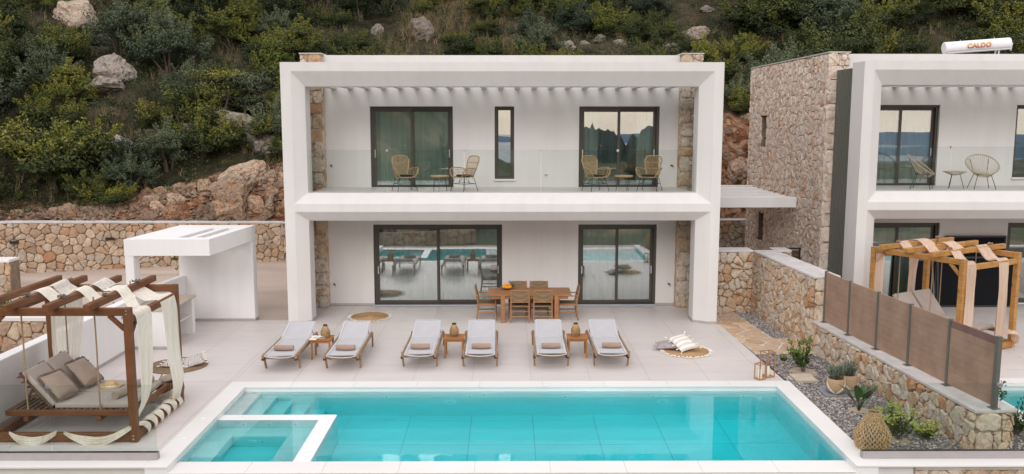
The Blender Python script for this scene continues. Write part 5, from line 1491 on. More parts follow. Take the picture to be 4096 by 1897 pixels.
cover(7000, rg, 'leaf_olive', ('undergrowth', 'low green undergrowth between the bushes'), False)
cover(8000, rg, 'leaf_green', ('undergrowth', 'low green undergrowth between the bushes'), False)

# ---------------------------------------------------------------- land in front of the pool (seen in the glass)
def land(x, y):
    base = -3.1
    if y > 2: return base + 0.15 * fbm(x, y, 0.3)
    road = max(0, -y - 2) * 0.055
    z = base + road * 0.6 + 0.5 * fbm(x, y, 0.05)
    left = max(0, min(1, (-x - 4 - y * 0.02) / 14))          # rising ground behind the camera on the left
    z += left * max(0, -y - 20) * 0.30
    z -= (1 - left) * max(0, -y - 75) * 0.35
    return z
xs = [-300, -200, -140] + [-100 + i * 5 for i in range(41)] + [140, 200, 300]; ys = [13.0, 12.4] + [10 - i * 4 for i in range(24)] + [-100, -130, -170, -230, -300]
q = MB(); q.sheet([[(x, y, max(land(x, y), -80)) for x in xs] for y in ys])
m, n, l, b = new_mat('valley_ground'); v = coords(n, l, (1, 1, 1), 'World')
c = ramp(n, l, noise_tex(n, l, v, 0.16, 8, 0.7), [(0.35, (0.03, 0.042, 0.018)), (0.5, (0.07, 0.085, 0.035)), (0.6, (0.22, 0.16, 0.10)), (0.72, (0.05, 0.06, 0.03))])
sp = n.new('ShaderNodeSeparateXYZ'); l.new(v, sp.inputs[0])
l.new(c, b.inputs['Base Color']); b.inputs['Roughness'].default_value = 0.95
lo_ = q.build('valley_ground', m); struct(lo_)
rd = MB()
def strip(pts, w_, dz=0.06):
    rows = []
    for i, (x, y) in enumerate(pts):
        a = pts[max(0, i - 1)]; c_ = pts[min(len(pts) - 1, i + 1)]; d = Vector((c_[0] - a[0], c_[1] - a[1], 0)).normalized(); nn = Vector((-d.y, d.x, 0))
        rows.append([(x + nn.x * s * w_, y + nn.y * s * w_, land(x, y) + dz + 0.25) for s in (-1, -0.5, 0, .5, 1)])
    rd.sheet(rows)
strip([(24 - i * 1.6, -5.6 + 0.10 * i + 0.5 * math.sin(i * .3)) for i in range(30)], 2.2)
strip([(20 - i * 2.2, -14 - 5 * math.sin(i * 0.22 + 1) - i * 0.5) for i in range(30)], 2.6)
o = rd.build('access_road', M['driveway']); struct(o)
for k, (p0, p1, zt) in enumerate((((-20, -3.6), (-2.2, -9.0), 1.15), ((-4.2, 0.3), (22, -0.8), 0.65))):
    d = Vector((p1[0] - p0[0], p1[1] - p0[1], 0)); L = d.length; t = thing('terrace_wall', ('long' if k == 0 else 'low') + ' rubble terrace wall below the pool, seen only in the glass', 'wall', (p0[0], p0[1], -3.2))
    q = MB(); d.normalize(); nn = Vector((-d.y, d.x, 0)); a, b_ = Vector((0, 0, 0)), d * L
    q.prism([(a.x, a.y), (a.x + nn.x * .5, a.y + nn.y * .5), (b_.x + nn.x * .5, b_.y + nn.y * .5), (b_.x, b_.y)][::-1], 0, zt); q.build('wall_core', M['mortar'], t)
    stones(t, voronoi(L, zt, 0.5, random.Random(150 + k)), frame_fn((p0[0] + nn.x * .5, p0[1] + nn.y * .5, -3.2), d, (0, 0, 1), nn), M['stone_warm'], 0.03, 0.05, 160 + k, 0)
q = MB(); q.lathe([(14000, 0), (14000, 1)], 96, c=(0, 0, -260)) if False else q.add([(14000 * math.cos(i / 96 * 2 * PI), 14000 * math.sin(i / 96 * 2 * PI), -250) for i in range(96)], [tuple(range(96))])
m, n, l, b = new_mat('sea_water'); b.inputs['Base Color'].default_value = (0.03, 0.09, 0.17, 1); b.inputs['Roughness'].default_value = 0.25
bump(n, l, b, noise_tex(n, l, coords(n, l, (.02, .02, .02), 'World'), 3, 4), 0.4, 3)
sea = q.build('sea', m); struct(sea)
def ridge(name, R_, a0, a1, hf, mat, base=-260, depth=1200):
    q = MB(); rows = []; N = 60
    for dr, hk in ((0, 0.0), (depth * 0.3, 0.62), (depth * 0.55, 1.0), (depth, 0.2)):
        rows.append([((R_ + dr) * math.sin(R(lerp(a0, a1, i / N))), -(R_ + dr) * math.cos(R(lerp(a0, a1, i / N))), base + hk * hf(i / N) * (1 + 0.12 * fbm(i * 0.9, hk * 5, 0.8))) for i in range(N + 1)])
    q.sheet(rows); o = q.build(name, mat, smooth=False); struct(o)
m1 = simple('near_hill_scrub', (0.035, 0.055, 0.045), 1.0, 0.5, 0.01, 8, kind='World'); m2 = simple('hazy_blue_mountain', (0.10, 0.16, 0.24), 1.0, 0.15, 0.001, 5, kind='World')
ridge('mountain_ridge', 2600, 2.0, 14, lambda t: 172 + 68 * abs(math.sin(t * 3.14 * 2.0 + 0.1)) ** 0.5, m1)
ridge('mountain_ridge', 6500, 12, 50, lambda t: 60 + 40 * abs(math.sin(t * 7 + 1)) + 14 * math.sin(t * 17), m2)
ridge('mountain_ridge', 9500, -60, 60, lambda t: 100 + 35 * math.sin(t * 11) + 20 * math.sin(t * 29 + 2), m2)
rg = random.Random(8)
for i in range(46):
    x, y = rg.uniform(-60, 30), rg.uniform(-70, -8)
    if x > 0 and rg.random() < 0.6: continue
    kind = rg.choice(['green', 'olive', 'dark', 'olive'])
    o = bpy.data.objects.new('shrub', PROT[kind][0]); col.objects.link(o); s = rg.uniform(1.5, 3.2); o.location = (x, y, land(x, y) - .2); o.scale = (s, s, s); tag(o, 'bush in the valley below the pool, seen only as a reflection', 'bush', 'bushes in the valley')

# ---------------------------------------------------------------- sun loungers
def make_lounger(loc, label):
    t = thing('sun_lounger', label, 'sun lounger', loc, 0, 'sun loungers along the pool')
    W2 = 0.345
    for s in (-1, 1):
        q = MB(); q.box(s * W2 - 0.02, s * W2 + 0.02, -0.30, 1.76, 0.275, 0.355); q.build('side_rail', M['teak_grey'], t, bevel=0.006)
        for y0, y1 in ((0.0, -0.13), (1.77, 1.66)):
            q = MB(); q.beam((s * (W2 + 0.01), y0, 0.0), (s * (W2 + 0.028), y1, 0.34), 0.036, 0.06, up=(0, 1, 0)); q.build('leg', M['teak_grey'], t, bevel=0.005)
        q = MB(); q.box(s * W2 - 0.045, s * W2 + 0.01, -0.24, -0.14, 0.225, 0.277); q.build('bracket', M['black_metal'], t, bevel=0.004)
        q = MB(); q.tube([(s * 0.30, -0.31, 0.345), (s * 0.30, 1.08, 0.345)], 0.016, 6); q.build('sling_rail', M['sling_edge'], t)
    q = MB(); q.tube([(-0.30, -0.30, 0.34), (-0.2, -0.30, 0.31), (0, -0.30, 0.298), (0.2, -0.30, 0.31), (0.30, -0.30, 0.34)], 0.011, 6)
    q.tube([(-0.325, 1.08, 0.32), (0.325, 1.08, 0.32)], 0.013, 6); q.build('cross_bar', M['sling_edge'], t)
    q = MB(); q.box(-0.32, 0.32, -0.18, -0.14, 0.24, 0.27); q.build('brace', M['teak_grey'], t)
    def sl(n_, y0, z0, y1, z1, sag):
        rows = []
        for i in range(9):
            v_ = i / 8; y, z = lerp(y0, y1, v_), lerp(z0, z1, v_)
            rows.append([(x, y, z - sag * (1 - (x / 0.29) ** 2) * (0.3 + 0.7 * math.sin(PI * v_))) for x in (-0.285, -0.26, -0.17, -0.08, 0, 0.08, 0.17, 0.26, 0.285)])
        q = MB(); q.sheet(rows); o = q.build(n_, M['sling'], t, smooth=True)
        e_ = MB()
        for s in (-1, 1): e_.beam((s * 0.276, y0, z0 + 0.006), (s * 0.276, y1, z1 + 0.006), 0.022, 0.008)
        e_.beam((-0.28, y1, z1 + .003), (0.28, y1, z1 + .003), 0.02, 0.014); e_.build('hem', M['sling_edge'], o)
    sl('seat_sling', -0.31, 0.36, 1.075, 0.36, 0.022)
    a = R(16); sl('back_sling', 1.085, 0.366, 1.085 + 0.78 * math.cos(a), 0.366 + 0.78 * math.sin(a), 0.02)
    q = MB()
    for s in (-1, 1):
        q.tube([(s * 0.30, 1.085, 0.352), (s * 0.30, 1.085 + 0.78 * math.cos(a), 0.352 + 0.78 * math.sin(a))], 0.014, 6)
        q.tube([(s * 0.30, 1.50, 0.46), (s * 0.30, 1.62, 0.33)], 0.011, 6)
    q.build('back_frame', M['sling_edge'], t)
    return t
LX = [(-4.755, 18.13), (-3.47, 18.14), (-1.855, 18.25), (-0.575, 18.25), (0.945, 18.28), (2.225, 18.29)]
LL = ['leftmost white sling sun lounger, in front of the left villa pillar', 'white sling sun lounger right of the side table with the open book', 'white sling sun lounger left of the middle side table', 'white sling sun lounger right of the middle side table', 'white sling sun lounger left of the right-hand side table, in front of the dining set', 'rightmost white sling sun lounger']
L0 = make_lounger((LX[0][0], LX[0][1], 0), LL[0])
for k, ((x, y), lb) in enumerate(zip(LX[1:], LL[1:])): copy_tree(L0, (x, y, 0), R((0.4, -0.5, 0.6, -0.3, 0.5)[k]), lb)
TL = ['rolled taupe towel on the leftmost lounger', 'rolled taupe towel on the second lounger from the left', 'rolled taupe towel on the lounger left of the middle side table', 'rolled taupe towel on the lounger right of the middle side table', 'rolled taupe towel on the lounger in front of the dining set', 'rolled taupe towel on the rightmost lounger']
def towel_mesh(L, r, mat, seed=1):
    rng = random.Random(seed); q = MB(); rows = []
    pts = [(r * (1 - 0.085 * k / 7) * 1.0, k / 7 * 2 * PI) for k in range(8)]
    N = 26
    for i in range(11):
        x = (i / 10 - 0.5) * L; k = 1 - 0.10 * abs(i / 10 - 0.5) ** 3 * 8
        rows.append([(x + rng.uniform(-.002, .002), r * k * (1 + 0.03 * math.sin(j * 1.1 + i * .7)) * math.cos(j / N * 2 * PI), r * 0.86 + r * 0.9 * k * math.sin(j / N * 2 * PI) * (1 + 0.02 * math.sin(j * 2 + i))) for j in range(N)])
    q.sheet(rows, closed=True)
    for s, row in ((-1, rows[0]), (1, rows[-1])):       # the spiral of the roll at each end
        sp = []
        for k in range(40):
            a = k * 0.52; rr = r * (0.95 - 0.022 * k); sp.append((s * L / 2 - s * 0.004, rr * math.cos(a), r * 0.86 + rr * 0.9 * math.sin(a)))
        q.tube(sp, 0.007, 4)
        q.add(list(row), [tuple(range(N))])
    return q
tw0 = towel_mesh(0.40, 0.066, None).build('towel', M['towel'], smooth=True)
for k, ((x, y), lb) in enumerate(zip(LX, TL)):
    o = tw0 if k == 0 else tw0.copy()
    if k: col.objects.link(o)
    o.location = (x + (0.0, .02, -.01, .015, .0, .025)[k], y + (0.12, .135, .11, .13, .125, .14)[k], 0.352); o.rotation_euler = (0, 0, R((0.5, -1, 2, -1.5, 1.5, -3)[k])); tag(o, lb, 'towel', 'rolled towels on the loungers')

def side_table(loc, label):
    t = thing('side_table', label, 'side table', loc, 0, 'teak side tables between the loungers')
    q = MB()
    for a in (-1, 1):
        q.box(-0.23, 0.23, a * 0.205 - 0.025, a * 0.205 + 0.025, 0.425, 0.45); q.box(a * 0.205 - 0.025, a * 0.205 + 0.025, -0.179, 0.179, 0.425, 0.45)
    tp = q.build('table_top', M['teak'], t, bevel=0.004)
    for i in range(7):
        y = -0.156 + i * 0.052; q = MB(); q.box(-0.178, 0.178, y - 0.0235, y + 0.0235, 0.428, 0.447); q.build('slat', M['teak'], tp)
    for a in (-1, 1):
        for b_ in (-1, 1): piece('leg', M['teak'], t, a * 0.195 - 0.02, a * 0.195 + 0.02, b_ * 0.195 - 0.02, b_ * 0.195 + 0.02, 0, 0.424, 0.004)
        piece('apron', M['teak'], t, -0.174, 0.174, a * 0.195 - 0.01, a * 0.195 + 0.01, 0.37, 0.424, 0.003); piece('apron', M['teak'], t, a * 0.195 - 0.01, a * 0.195 + 0.01, -0.174, 0.174, 0.37, 0.424, 0.003)
    return t
T0 = side_table((-4.09, 18.98, 0), 'small square teak side table holding an open book and a wicker lantern')
copy_tree(T0, (-1.175, 19.07, 0), 0, 'small square teak side table in the middle of the lounger row, holding one wicker lantern')
copy_tree(T0, (1.56, 19.08, 0), 0, 'small square teak side table at the right of the lounger row, holding one wicker lantern')

def weave_shell(prof, cols, rows_n, r, seg=4, seed=0, zig=True):
    """openwork basket: zig-zag straws between stacked rings; prof(t) -> (radius, z)"""
    rng = random.Random(seed); q = MB()
    for i in range(rows_n):
        (r0, z0), (r1, z1) = prof(i / rows_n), prof((i + 1) / rows_n)
        for j in range(cols):
            a0 = (j + (0.5 if i % 2 else 0)) / cols * 2 * PI; 
            for sg in (-1, 1):
                a1 = a0 + sg * PI / cols
                p = lambda a, rr, z: Vector((rr * math.cos(a), rr * math.sin(a), z))
                rr_ = r * rng.uniform(.75, 1.2); bulge = r * 1.2 * (1 if (j + i) % 2 else -0.3)
                pm = (p(a0, r0 + bulge, z0) + p(a1, r1 + bulge, z1)) / 2
                q.tube([p(a0, r0, z0 - r), pm, p(a1, r1, z1 + r)], rr_, seg, tint=rng.random())
    return q
def lantern_prof(t, H=0.27, R1=0.098): return (R1 * (0.62 + 0.38 * math.sin(PI * min(1, 0.18 + t * 0.95)) ** 0.8) * (1 if t < 0.45 else 1 - 0.42 * ((t - 0.45) / 0.55) ** 1.6), t * H)
def wicker_lantern(loc, label):
    t = thing('wicker_lantern', label, 'lantern', loc, 0, 'wicker lanterns on the side tables')
    weave_shell(lantern_prof, 16, 10, 0.0055, 3, 5).build('wicker_shell', M['wicker'], t)
    q = MB(); q.lathe([(0.07, 0.004), (0.086, 0.1), (0.078, 0.17), (0.045, 0.25)], 16); q.build('inner_glass', M['straw'], t, smooth=True)
    q = MB(); q.lathe([(0.040, 0.262), (0.050, 0.268), (0.050, 0.284), (0.034, 0.286)], 18, cap=False); q.lathe([(0.034, 0.283), (0.001, 0.2831)], 12, cap=False); q.build('rim', M['black_metal'], t)
    q = MB(); q.lathe([(0.066, 0), (0.072, 0.01), (0.06, 0.02)], 16); q.build('base', M['wicker'], t)
    return t
W0 = wicker_lantern((-4.02, 18.99, 0.451), 'wicker lantern on the left side table beside the open book')
copy_tree(W0, (-1.18, 19.12, 0.451), 1.0, 'wicker lantern on the middle side table')
copy_tree(W0, (1.53, 19.13, 0.451), 2.0, 'wicker lantern on the right-hand side table')
bk = thing('open_book', 'open book with white pages lying on the left side table', 'book', (-4.19, 18.90, 0.452), R(12))
q = MB()
for s in (-1, 1): q.sheet([[(s * u * 0.14, y, 0.012 + 0.028 * math.sin(PI * (0.12 + 0.75 * u)) * (1 if s > 0 else 0.9)) for u in (0, .15, .35, .6, .85, 1)] for y in (-0.1, 0.1)])
q.build('pages', M['paper'], bk, smooth=True)
q = MB(); q.box(-0.15, -0.002, -0.105, 0.105, 0.0, 0.012); q.box(0.002, 0.15, -0.105, 0.105, 0.0, 0.012); q.build('cover', M['fringe'], bk, bevel=0.002)
bk2 = thing('closed_book', 'cream closed book under the left half of the open book', 'book', (-4.25, 18.83, 0.4515), R(-8)); bk2.location.z = 0.4515
q = MB(); q.box(-0.075, 0.075, -0.055, 0.055, 0, 0.02); q.build('page_block', M['paper'], bk2, bevel=0.003)
bk2.location = (-4.245, 18.785, 0.4515)
bk.location = (-4.17, 18.93, 0.4515)

# ---------------------------------------------------------------- dining set
dt = thing('dining_table', 'long solid teak dining table on the covered terrace', 'table', (0.58, 22.72, 0))
q = MB()
for i in range(7):
    y = -0.475 + i * 0.1357; q = MB(); q.box(-1.09, 1.09, y + 0.001, y + 0.1347, 0.705, 0.75); q.build('plank', M['teak_table'], dt, bevel=0.003)
piece('apron', M['teak_table'], dt, -1.0, 1.0, -0.43, -0.40, 0.62, 0.704); piece('apron', M['teak_table'], dt, -1.0, 1.0, 0.40, 0.43, 0.62, 0.704)
for x in (-0.69, 0.70):
    for y in (-0.40, 0.40): 
        piece('leg', M['teak_table'], dt, x - 0.055, x + 0.055, y - 0.085 + (-.0 if y > 0 else 0), y + 0.085, 0, 0.704)
def dining_chair(loc, rz, label, arms=False):
    """faces local +Y; back at -Y"""
    t = thing('dining_chair', label, 'chair', loc, rz, 'teak dining chairs with woven cord')
    w2 = 0.235
    for s in (-1, 1):
        q = MB(); q.tube([(s * w2, -0.27, 0.0), (s * w2, -0.235, 0.25), (s * w2, -0.225, 0.44), (s * w2, -0.26, 0.66), (s * w2, -0.31, 0.89)], [0.017, 0.022, 0.024, 0.020, 0.016], 6); q.build('leg', M['teak_chair'], t)
        q = MB(); q.tube([(s * (w2 + 0.01), 0.25, 0.0), (s * w2, 0.235, 0.25), (s * w2, 0.23, 0.43 if not arms else 0.64)], [0.016, 0.021, 0.021], 6); q.build('leg', M['teak_chair'], t)
        q = MB(); q.beam((s * w2, -0.225, 0.20), (s * w2, 0.235, 0.20), 0.018, 0.03); q.beam((s * w2, -0.23, 0.42), (s * w2, 0.235, 0.42), 0.024, 0.045); q.build('side_rail', M['teak_chair'], t, bevel=0.003)
        if arms:
            q = MB(); q.beam((s * w2, -0.27, 0.655), (s * w2, 0.27, 0.655), 0.045, 0.024); q.build('armrest', M['teak_chair'], t, bevel=0.005)
    q = MB(); q.beam((-w2, -0.245, 0.17), (w2, -0.245, 0.17), 0.018, 0.03); q.beam((-w2, -0.235, 0.30), (w2, -0.235, 0.30), 0.018, 0.025); q.beam((-w2, 0.235, 0.25), (w2, 0.235, 0.25), 0.018, 0.03); q.build('stretcher', M['teak_chair'], t, bevel=0.003)
    q = MB(); q.box(-w2 + 0.018, w2 - 0.018, -0.222, 0.225, 0.405, 0.445); q.build('seat', M['seat_cord'], t, bevel=0.012)
    rows = [[(x, lerp(-0.245, -0.305, v_) - 0.02 * (1 - (x / 0.22) ** 2), lerp(0.56, 0.855, v_)) for x in (-.218, -.15, -.07, 0, .07, .15, .218)] for v_ in (0, .25, .5, .75, 1)]
    q = MB(); q.sheet(rows); q.sheet([[(x, y + 0.022, z) for x, y, z in r_] for r_ in rows]); q.build('backrest', M['seat_cord'], t, smooth=True)
    q = MB(); q.tube([(-w2, -0.302, 0.865), (0, -0.322, 0.87), (w2, -0.302, 0.865)], 0.018, 6); q.tube([(-w2, -0.245, 0.55), (0, -0.262, 0.55), (w2, -0.245, 0.55)], 0.016, 6); q.build('back_rail', M['teak_chair'], t)
    return t
C0 = dining_chair((0.335, 22.48, 0), 0, 'dining chair seen from behind, left one on the pool side of the table')
copy_tree(C0, (0.935, 22.49, 0), R(-2), 'dining chair seen from behind, right one on the pool side of the table')
copy_tree(C0, (0.29, 23.12, 0), R(180), 'dining chair on the wall side of the table, the one nearer the fruit bowl')
copy_tree(C0, (0.86, 23.12, 0), R(180), 'dining chair on the wall side of the table, right one')
A0 = dining_chair((-0.53, 22.77, 0), R(-90), 'dining armchair at the left head of the table', True)
copy_tree(A0, (1.59, 22.76, 0), R(90), 'dining armchair at the right head of the table')
fb = thing('fruit_bowl', 'shallow wooden fruit bowl on the dining table', 'bowl', (0.0, 22.98, 0.751))
q = MB(); q.lathe([(0.06, 0), (0.14, 0.03), (0.185, 0.055), (0.18, 0.062), (0.13, 0.04), (0.001, 0.015)], 24, cap=False); q.build('bowl', M['teak'], fb, smooth=True)
fl_ = thing('orange', 'orange', 'fruit')
bpy.data.objects.remove(fl_)
bm = bmesh.new(); bmesh.ops.create_uvsphere(bm, u_segments=14, v_segments=9, radius=0.042); me = bpy.data.meshes.new('orange'); bm.to_mesh(me); bm.free(); me.materials.append(M['orange']); me.polygons.foreach_set('use_smooth', [True] * len(me.polygons))
for i, (x, y, z) in enumerate([(-.085, -.03, .06), (-.02, -.075, .06), (.06, -.06, .06), (.09, .01, .06), (0, 0, .058), (-.06, .05, .06), (.04, .06, .06), (-.035, -.02, .12), (.045, -.01, .12)]):
    o = bpy.data.objects.new('orange', me); col.objects.link(o); o.location = (0.0 + x, 22.98 + y, 0.751 + z); o.rotation_euler = (i, i * 2, i)
    tag(o, 'bright orange fruit heaped in the wooden bowl on the dining table', 'fruit', 'oranges in the bowl')
q = MB(); leaf_cloud(q, (0, 0, 0), 0.07, 60, random.Random(3), 0.022, 0.5); o = q.build('leaf_sprig', M['leaf_green']); o.location = (0.15, 23.03, 0.83); tag(o, 'sprig of dark green leaves at the right of the orange heap', 'leaves')

# ---------------------------------------------------------------- balcony furniture
def rattan_chair(loc, rz, label):
    """faces local -Y"""
    t = thing('rattan_armchair', label, 'armchair', loc, rz, 'rattan armchairs on the balcony')
    q = MB()
    B_ = [(-0.15, 0.20, 0.42), (-0.20, 0.25, 0.60), (-0.235, 0.31, 0.78), (-0.20, 0.345, 0.88), (-0.12, 0.355, 0.91), (0.12, 0.355, 0.91), (0.20, 0.345, 0.88), (0.235, 0.31, 0.78), (0.20, 0.25, 0.60), (0.15, 0.20, 0.42)]
    q.tube(B_, 0.015, 6)
    q.tube([(-.225, .295, .74), (0, .315, .74), (.225, .295, .74)], 0.01, 5); q.tube([(-.20, .245, .58), (0, .265, .58), (.20, .245, .58)], 0.01, 5)
    q.build('back_hoop', M['rattan'], t)
    q = MB()
    for i in range(15):
        x = -0.18 + i * 0.0257; q.tube([(x * 0.75, 0.20, 0.42), (x, 0.26, 0.62), (x * 1.12, 0.315, 0.78), (x * 1.1, 0.35, 0.89)], 0.0055, 4)
    q.build('back_canes', M['rattan'], t)
    for s in (-1, 1):
        q = MB()
        q.tube([(s * .20, .25, .56), (s * .29, .12, .60), (s * .325, -.08, .62), (s * .31, -.22, .58), (s * .26, -.27, .46), (s * .20, -.24, .38)], 0.015, 6)
        for k in range(4):
            z = 0.42 + k * 0.045; q.tube([(s * .17, .2, z), (s * (.25 + k * .012), .06, z + .005), (s * (.27 + k * .014), -.12, z + .01), (s * (.25 + k * .012), -.24, z)], 0.006, 4)
        for y in (-.14, 0.02): q.tube([(s * .22, y, .38), (s * .27, y, .48), (s * .318, y, .615)], 0.007, 4)
        q.build('arm', M['rattan'], t)
    q = MB(); q.tube([(-.20, -.24, .38), (0, -.27, .375), (.20, -.24, .38), (.24, -.05, .375), (.18, .2, .39), (0, .24, .395), (-.18, .2, .39), (-.24, -.05, .375)], 0.014, 6, closed=True); q.box(-.18, .18, -.22, .18, .37, .378); q.build('seat_frame', M['rattan'], t)
    q = MB(); q.lathe([(0.001, .385), (.19, .385), (.215, .40), (.205, .425), (.001, .435)], 20, cap=False); q.build('cushion', M['black_fabric'], t, smooth=True)
    for sx in (-1, 1):
        for sy in (-1, 1):
            q = MB(); q.tube([(sx * .16, sy * .13, .368), (sx * .20, sy * .17, .33), (sx * .27, sy * .24, 0.015)], 0.008, 5); q.lathe([(.013, 0), (.013, .014)], 8, c=(sx * .27, sy * .24, 0)); q.build('leg', M['black_metal'], t)
    q = MB()
    for sx in (-1, 1): q.tube([(sx * .225, -.20, .20), (sx * .225, .20, .20)], 0.006, 4); q.tube([(sx * .225, 0, .20), (sx * .10, -.05, .37)], 0.006, 4); q.tube([(sx * .225, 0, .20), (sx * .10, .05, .37)], 0.006, 4)
    for sy in (-1, 1): q.tube([(-.225, sy * .2, .20), (.225, sy * .2, .20)], 0.006, 4)
    q.build('leg_brace', M['black_metal'], t)
    return t
R0 = rattan_chair((-2.68, 23.0, 3.36), R(26), 'rattan armchair with black cushion, leftmost on the main balcony, angled to the right')
copy_tree(R0, (-1.12, 23.0, 3.36), R(-48), 'rattan armchair with black cushion on the balcony left of the narrow window')
copy_tree(R0, (2.32, 23.0, 3.36), R(26), 'rattan armchair with black cushion at the left of the upstairs right door')
copy_tree(R0, (3.74, 23.0, 3.36), R(-26), 'rattan armchair with black cushion, rightmost on the main balcony')
def bistro(loc, label):
    t = thing('bistro_table', label, 'table', loc, 0, 'small round balcony tables')
    q = MB(); q.lathe([(0.235, 0.375), (0.245, 0.385), (0.245, 0.405), (0.235, 0.415)], 28); q.build('table_top', M['rattan'], t)
    for k in range(3):
        a = k * 2.094 + 0.5; q = MB(); c_, s_ = math.cos(a), math.sin(a)
        q.tube([(c_ * .15 - s_ * .04, s_ * .15 + c_ * .04, .375), (c_ * .2, s_ * .2, 0.012), (c_ * .15 + s_ * .04, s_ * .15 - c_ * .04, .375)], 0.007, 5); q.lathe([(.012, 0), (.012, .014)], 8, c=(c_ * .2, s_ * .2, 0)); q.build('leg', M['black_metal'], t)
    return t
bistro((-1.76, 22.98, 3.36), 'small round table with rattan rim between the two left balcony armchairs')
copy_tree([o for o in col.objects if o.name == 'bistro_table'][0], (3.06, 22.98, 3.36), 0.3, 'small round table with rattan rim between the two right balcony armchairs')

def string_chair(loc, rz, label):
    """egg-shaped cord chair, faces local -Y"""
    t = thing('cord_chair', label, 'armchair', loc, rz, 'round cord chairs on the neighbouring balcony')
    rim = [Vector((0.40 * math.cos(a), -0.30 * math.sin(a) * 0.55 * -1 - 0.02 - 0.0, 0.0)) for a in (0,)]
    N = 48; rim = []; hub = Vector((0, -0.02, 0.36))
    for i in range(N):
        a = i / N * 2 * PI; rim.append(Vector((0.41 * math.cos(a), 0.05 + 0.33 * math.sin(a), 0.64 + 0.25 * math.sin(a))))
    q = MB(); q.tube(rim, 0.016, 6, closed=True); q.build('rim', M['rattan_grey'], t)
    q = MB()
    for i in range(N):
        p = rim[i]; d = (hub - p); h = hub + Vector((math.cos(i / N * 2 * PI) * 0.05, math.sin(i / N * 2 * PI) * 0.05, 0))
        mid = p.lerp(h, 0.55) + Vector((0, 0.03 * (1 if p.y > 0 else .3), -0.075)); q.tube([p, p.lerp(mid, .5) + Vector((0, 0.01, -.012)), mid, h], 0.0045, 4)
    q.build('cords', M['rattan_grey'], t)
    for sx in (-1, 1):
        for sy in (-1, 1):
            q = MB(); q.tube([(sx * .16, sy * .14, .40), (sx * .27, sy * .24, 0.012)], 0.009, 5); q.lathe([(.014, 0), (.014, .014)], 8, c=(sx * .27, sy * .24, 0)); q.build('leg', M['black_metal'], t)
    q = MB(); q.tube([(.16, .14, .40), (-.16, .14, .40), (-.16, -.14, .38), (.16, -.14, .38)], 0.009, 5, closed=True)
    for s in (-1, 1): q.tube([(s * .16, .14, .40), (s * .24, .30, .78)], 0.008, 4)
    q.build('base_frame', M['black_metal'], t)
    return t
S0 = string_chair((11.02, 23.25, 3.40), R(58), 'beige round cord chair seen side-on in front of the neighbouring balcony door')
copy_tree(S0, (12.62, 23.25, 3.40), R(-8), 'beige round cord chair facing the pool at the right of the neighbouring balcony')
t = thing('cord_table', 'small round cord side table between the two cord chairs', 'table', (11.88, 23.25, 3.40))
q = MB(); q.tube([(0.28 * math.cos(i / 24 * 6.283), 0.28 * math.sin(i / 24 * 6.283), 0.45) for i in range(24)], 0.012, 5, closed=True); q.build('rim', M['rattan_grey'], t)
q = MB(); 
for i in range(28): a = i / 28 * 6.283; q.tube([(0.28 * math.cos(a), 0.28 * math.sin(a), .45), (0.13 * math.cos(a), 0.13 * math.sin(a), .385), (0.03 * math.cos(a), 0.03 * math.sin(a), .36)], 0.004, 4)
q.lathe([(.27, .452), (.27, .456)], 24); q.build('cords', M['rattan_grey'], t)
for k in range(3):
    a = k * 2.094 + 1.57; q = MB(); q.tube([(.13 * math.cos(a), .13 * math.sin(a), .38), (.24 * math.cos(a), .24 * math.sin(a), .01)], .008, 5); q.build('leg', M['black_metal'], t)

# ---------------------------------------------------------------- rugs, cushions, lanterns
def round_rug(loc, r, label, mat='jute', tassels=36, seed=0):
    rng = random.Random(seed); t = thing('round_rug', label, 'rug', loc)
    q = MB(); n_ = int(r / 0.035)
    for i in range(n_):
        rr = r - 0.018 - i * (r - 0.02) / n_
        q.tube([(rr * math.cos(a / 44 * 2 * PI), rr * math.sin(a / 44 * 2 * PI), 0.010 + 0.002 * math.sin(a * 1.7 + i)) for a in range(44)], 0.0185, 5, closed=True)
    q.build('braided_mat', M[mat], t, smooth=True)
    if tassels:
        for k in range(tassels):
            a = (k + rng.uniform(-.2, .2)) / tassels * 2 * PI; rr = r + 0.005; w_ = rng.uniform(.028, .04); L = rng.uniform(.075, .10)
            c_, s_ = math.cos(a), math.sin(a); q = MB()
            q.sheet([[(c_ * (rr + L * u) - s_ * v_ * w_ * (0.5 + u * 0.8), s_ * (rr + L * u) + c_ * v_ * w_ * (0.5 + u * 0.8), 0.012 + (0.012 if v_ == 0 else 0.002) * (1 - u * .5)) for v_ in (-1, 0, 1)] for u in (0, .5, 1)])
            q.build('tassel', M['tassel'], t)
    return t
round_rug((-3.665, 22.97, 0), 0.50, 'round jute rug with cream tassels lying in front of the wide sliding door', seed=1)
round_rug((4.08, 19.42, 0), 0.50, 'round jute rug with cream tassels under the two cushions at the right of the terrace', seed=2)
round_rug((-7.05, 18.3, 0), 0.62, 'plain brown braided rug behind the swing daybed', 'jute_brown', 0)
def cushion_mb(w_, h, th, n_=14, seed=0, crumple=0.01):
    rng = random.Random(seed); q = MB(); ph = rng.uniform(0, 6)
    for s in (-1, 1):
        rows = []
        for i in range(n_ + 1):
            u = i / n_ * 2 - 1; row = []
            for j in range(n_ + 1):
                v_ = j / n_ * 2 - 1
                k = max(0, (1 - u * u) * (1 - v_ * v_)) ** 0.42; pin = 1 - 0.06 * (1 - abs(u)) * abs(v_) ** 3 - 0.0
                x = u * w_ / 2 * (1 - 0.07 * (1 - v_ * v_) * abs(u)); y = v_ * h / 2 * (1 - 0.07 * (1 - u * u) * abs(v_))
                row.append((x, y, s * (th / 2 * k + crumple * math.sin(u * 5 + ph) * math.sin(v_ * 4 + ph) * k)))
            rows.append(row)
        q.sheet(rows)
    return q
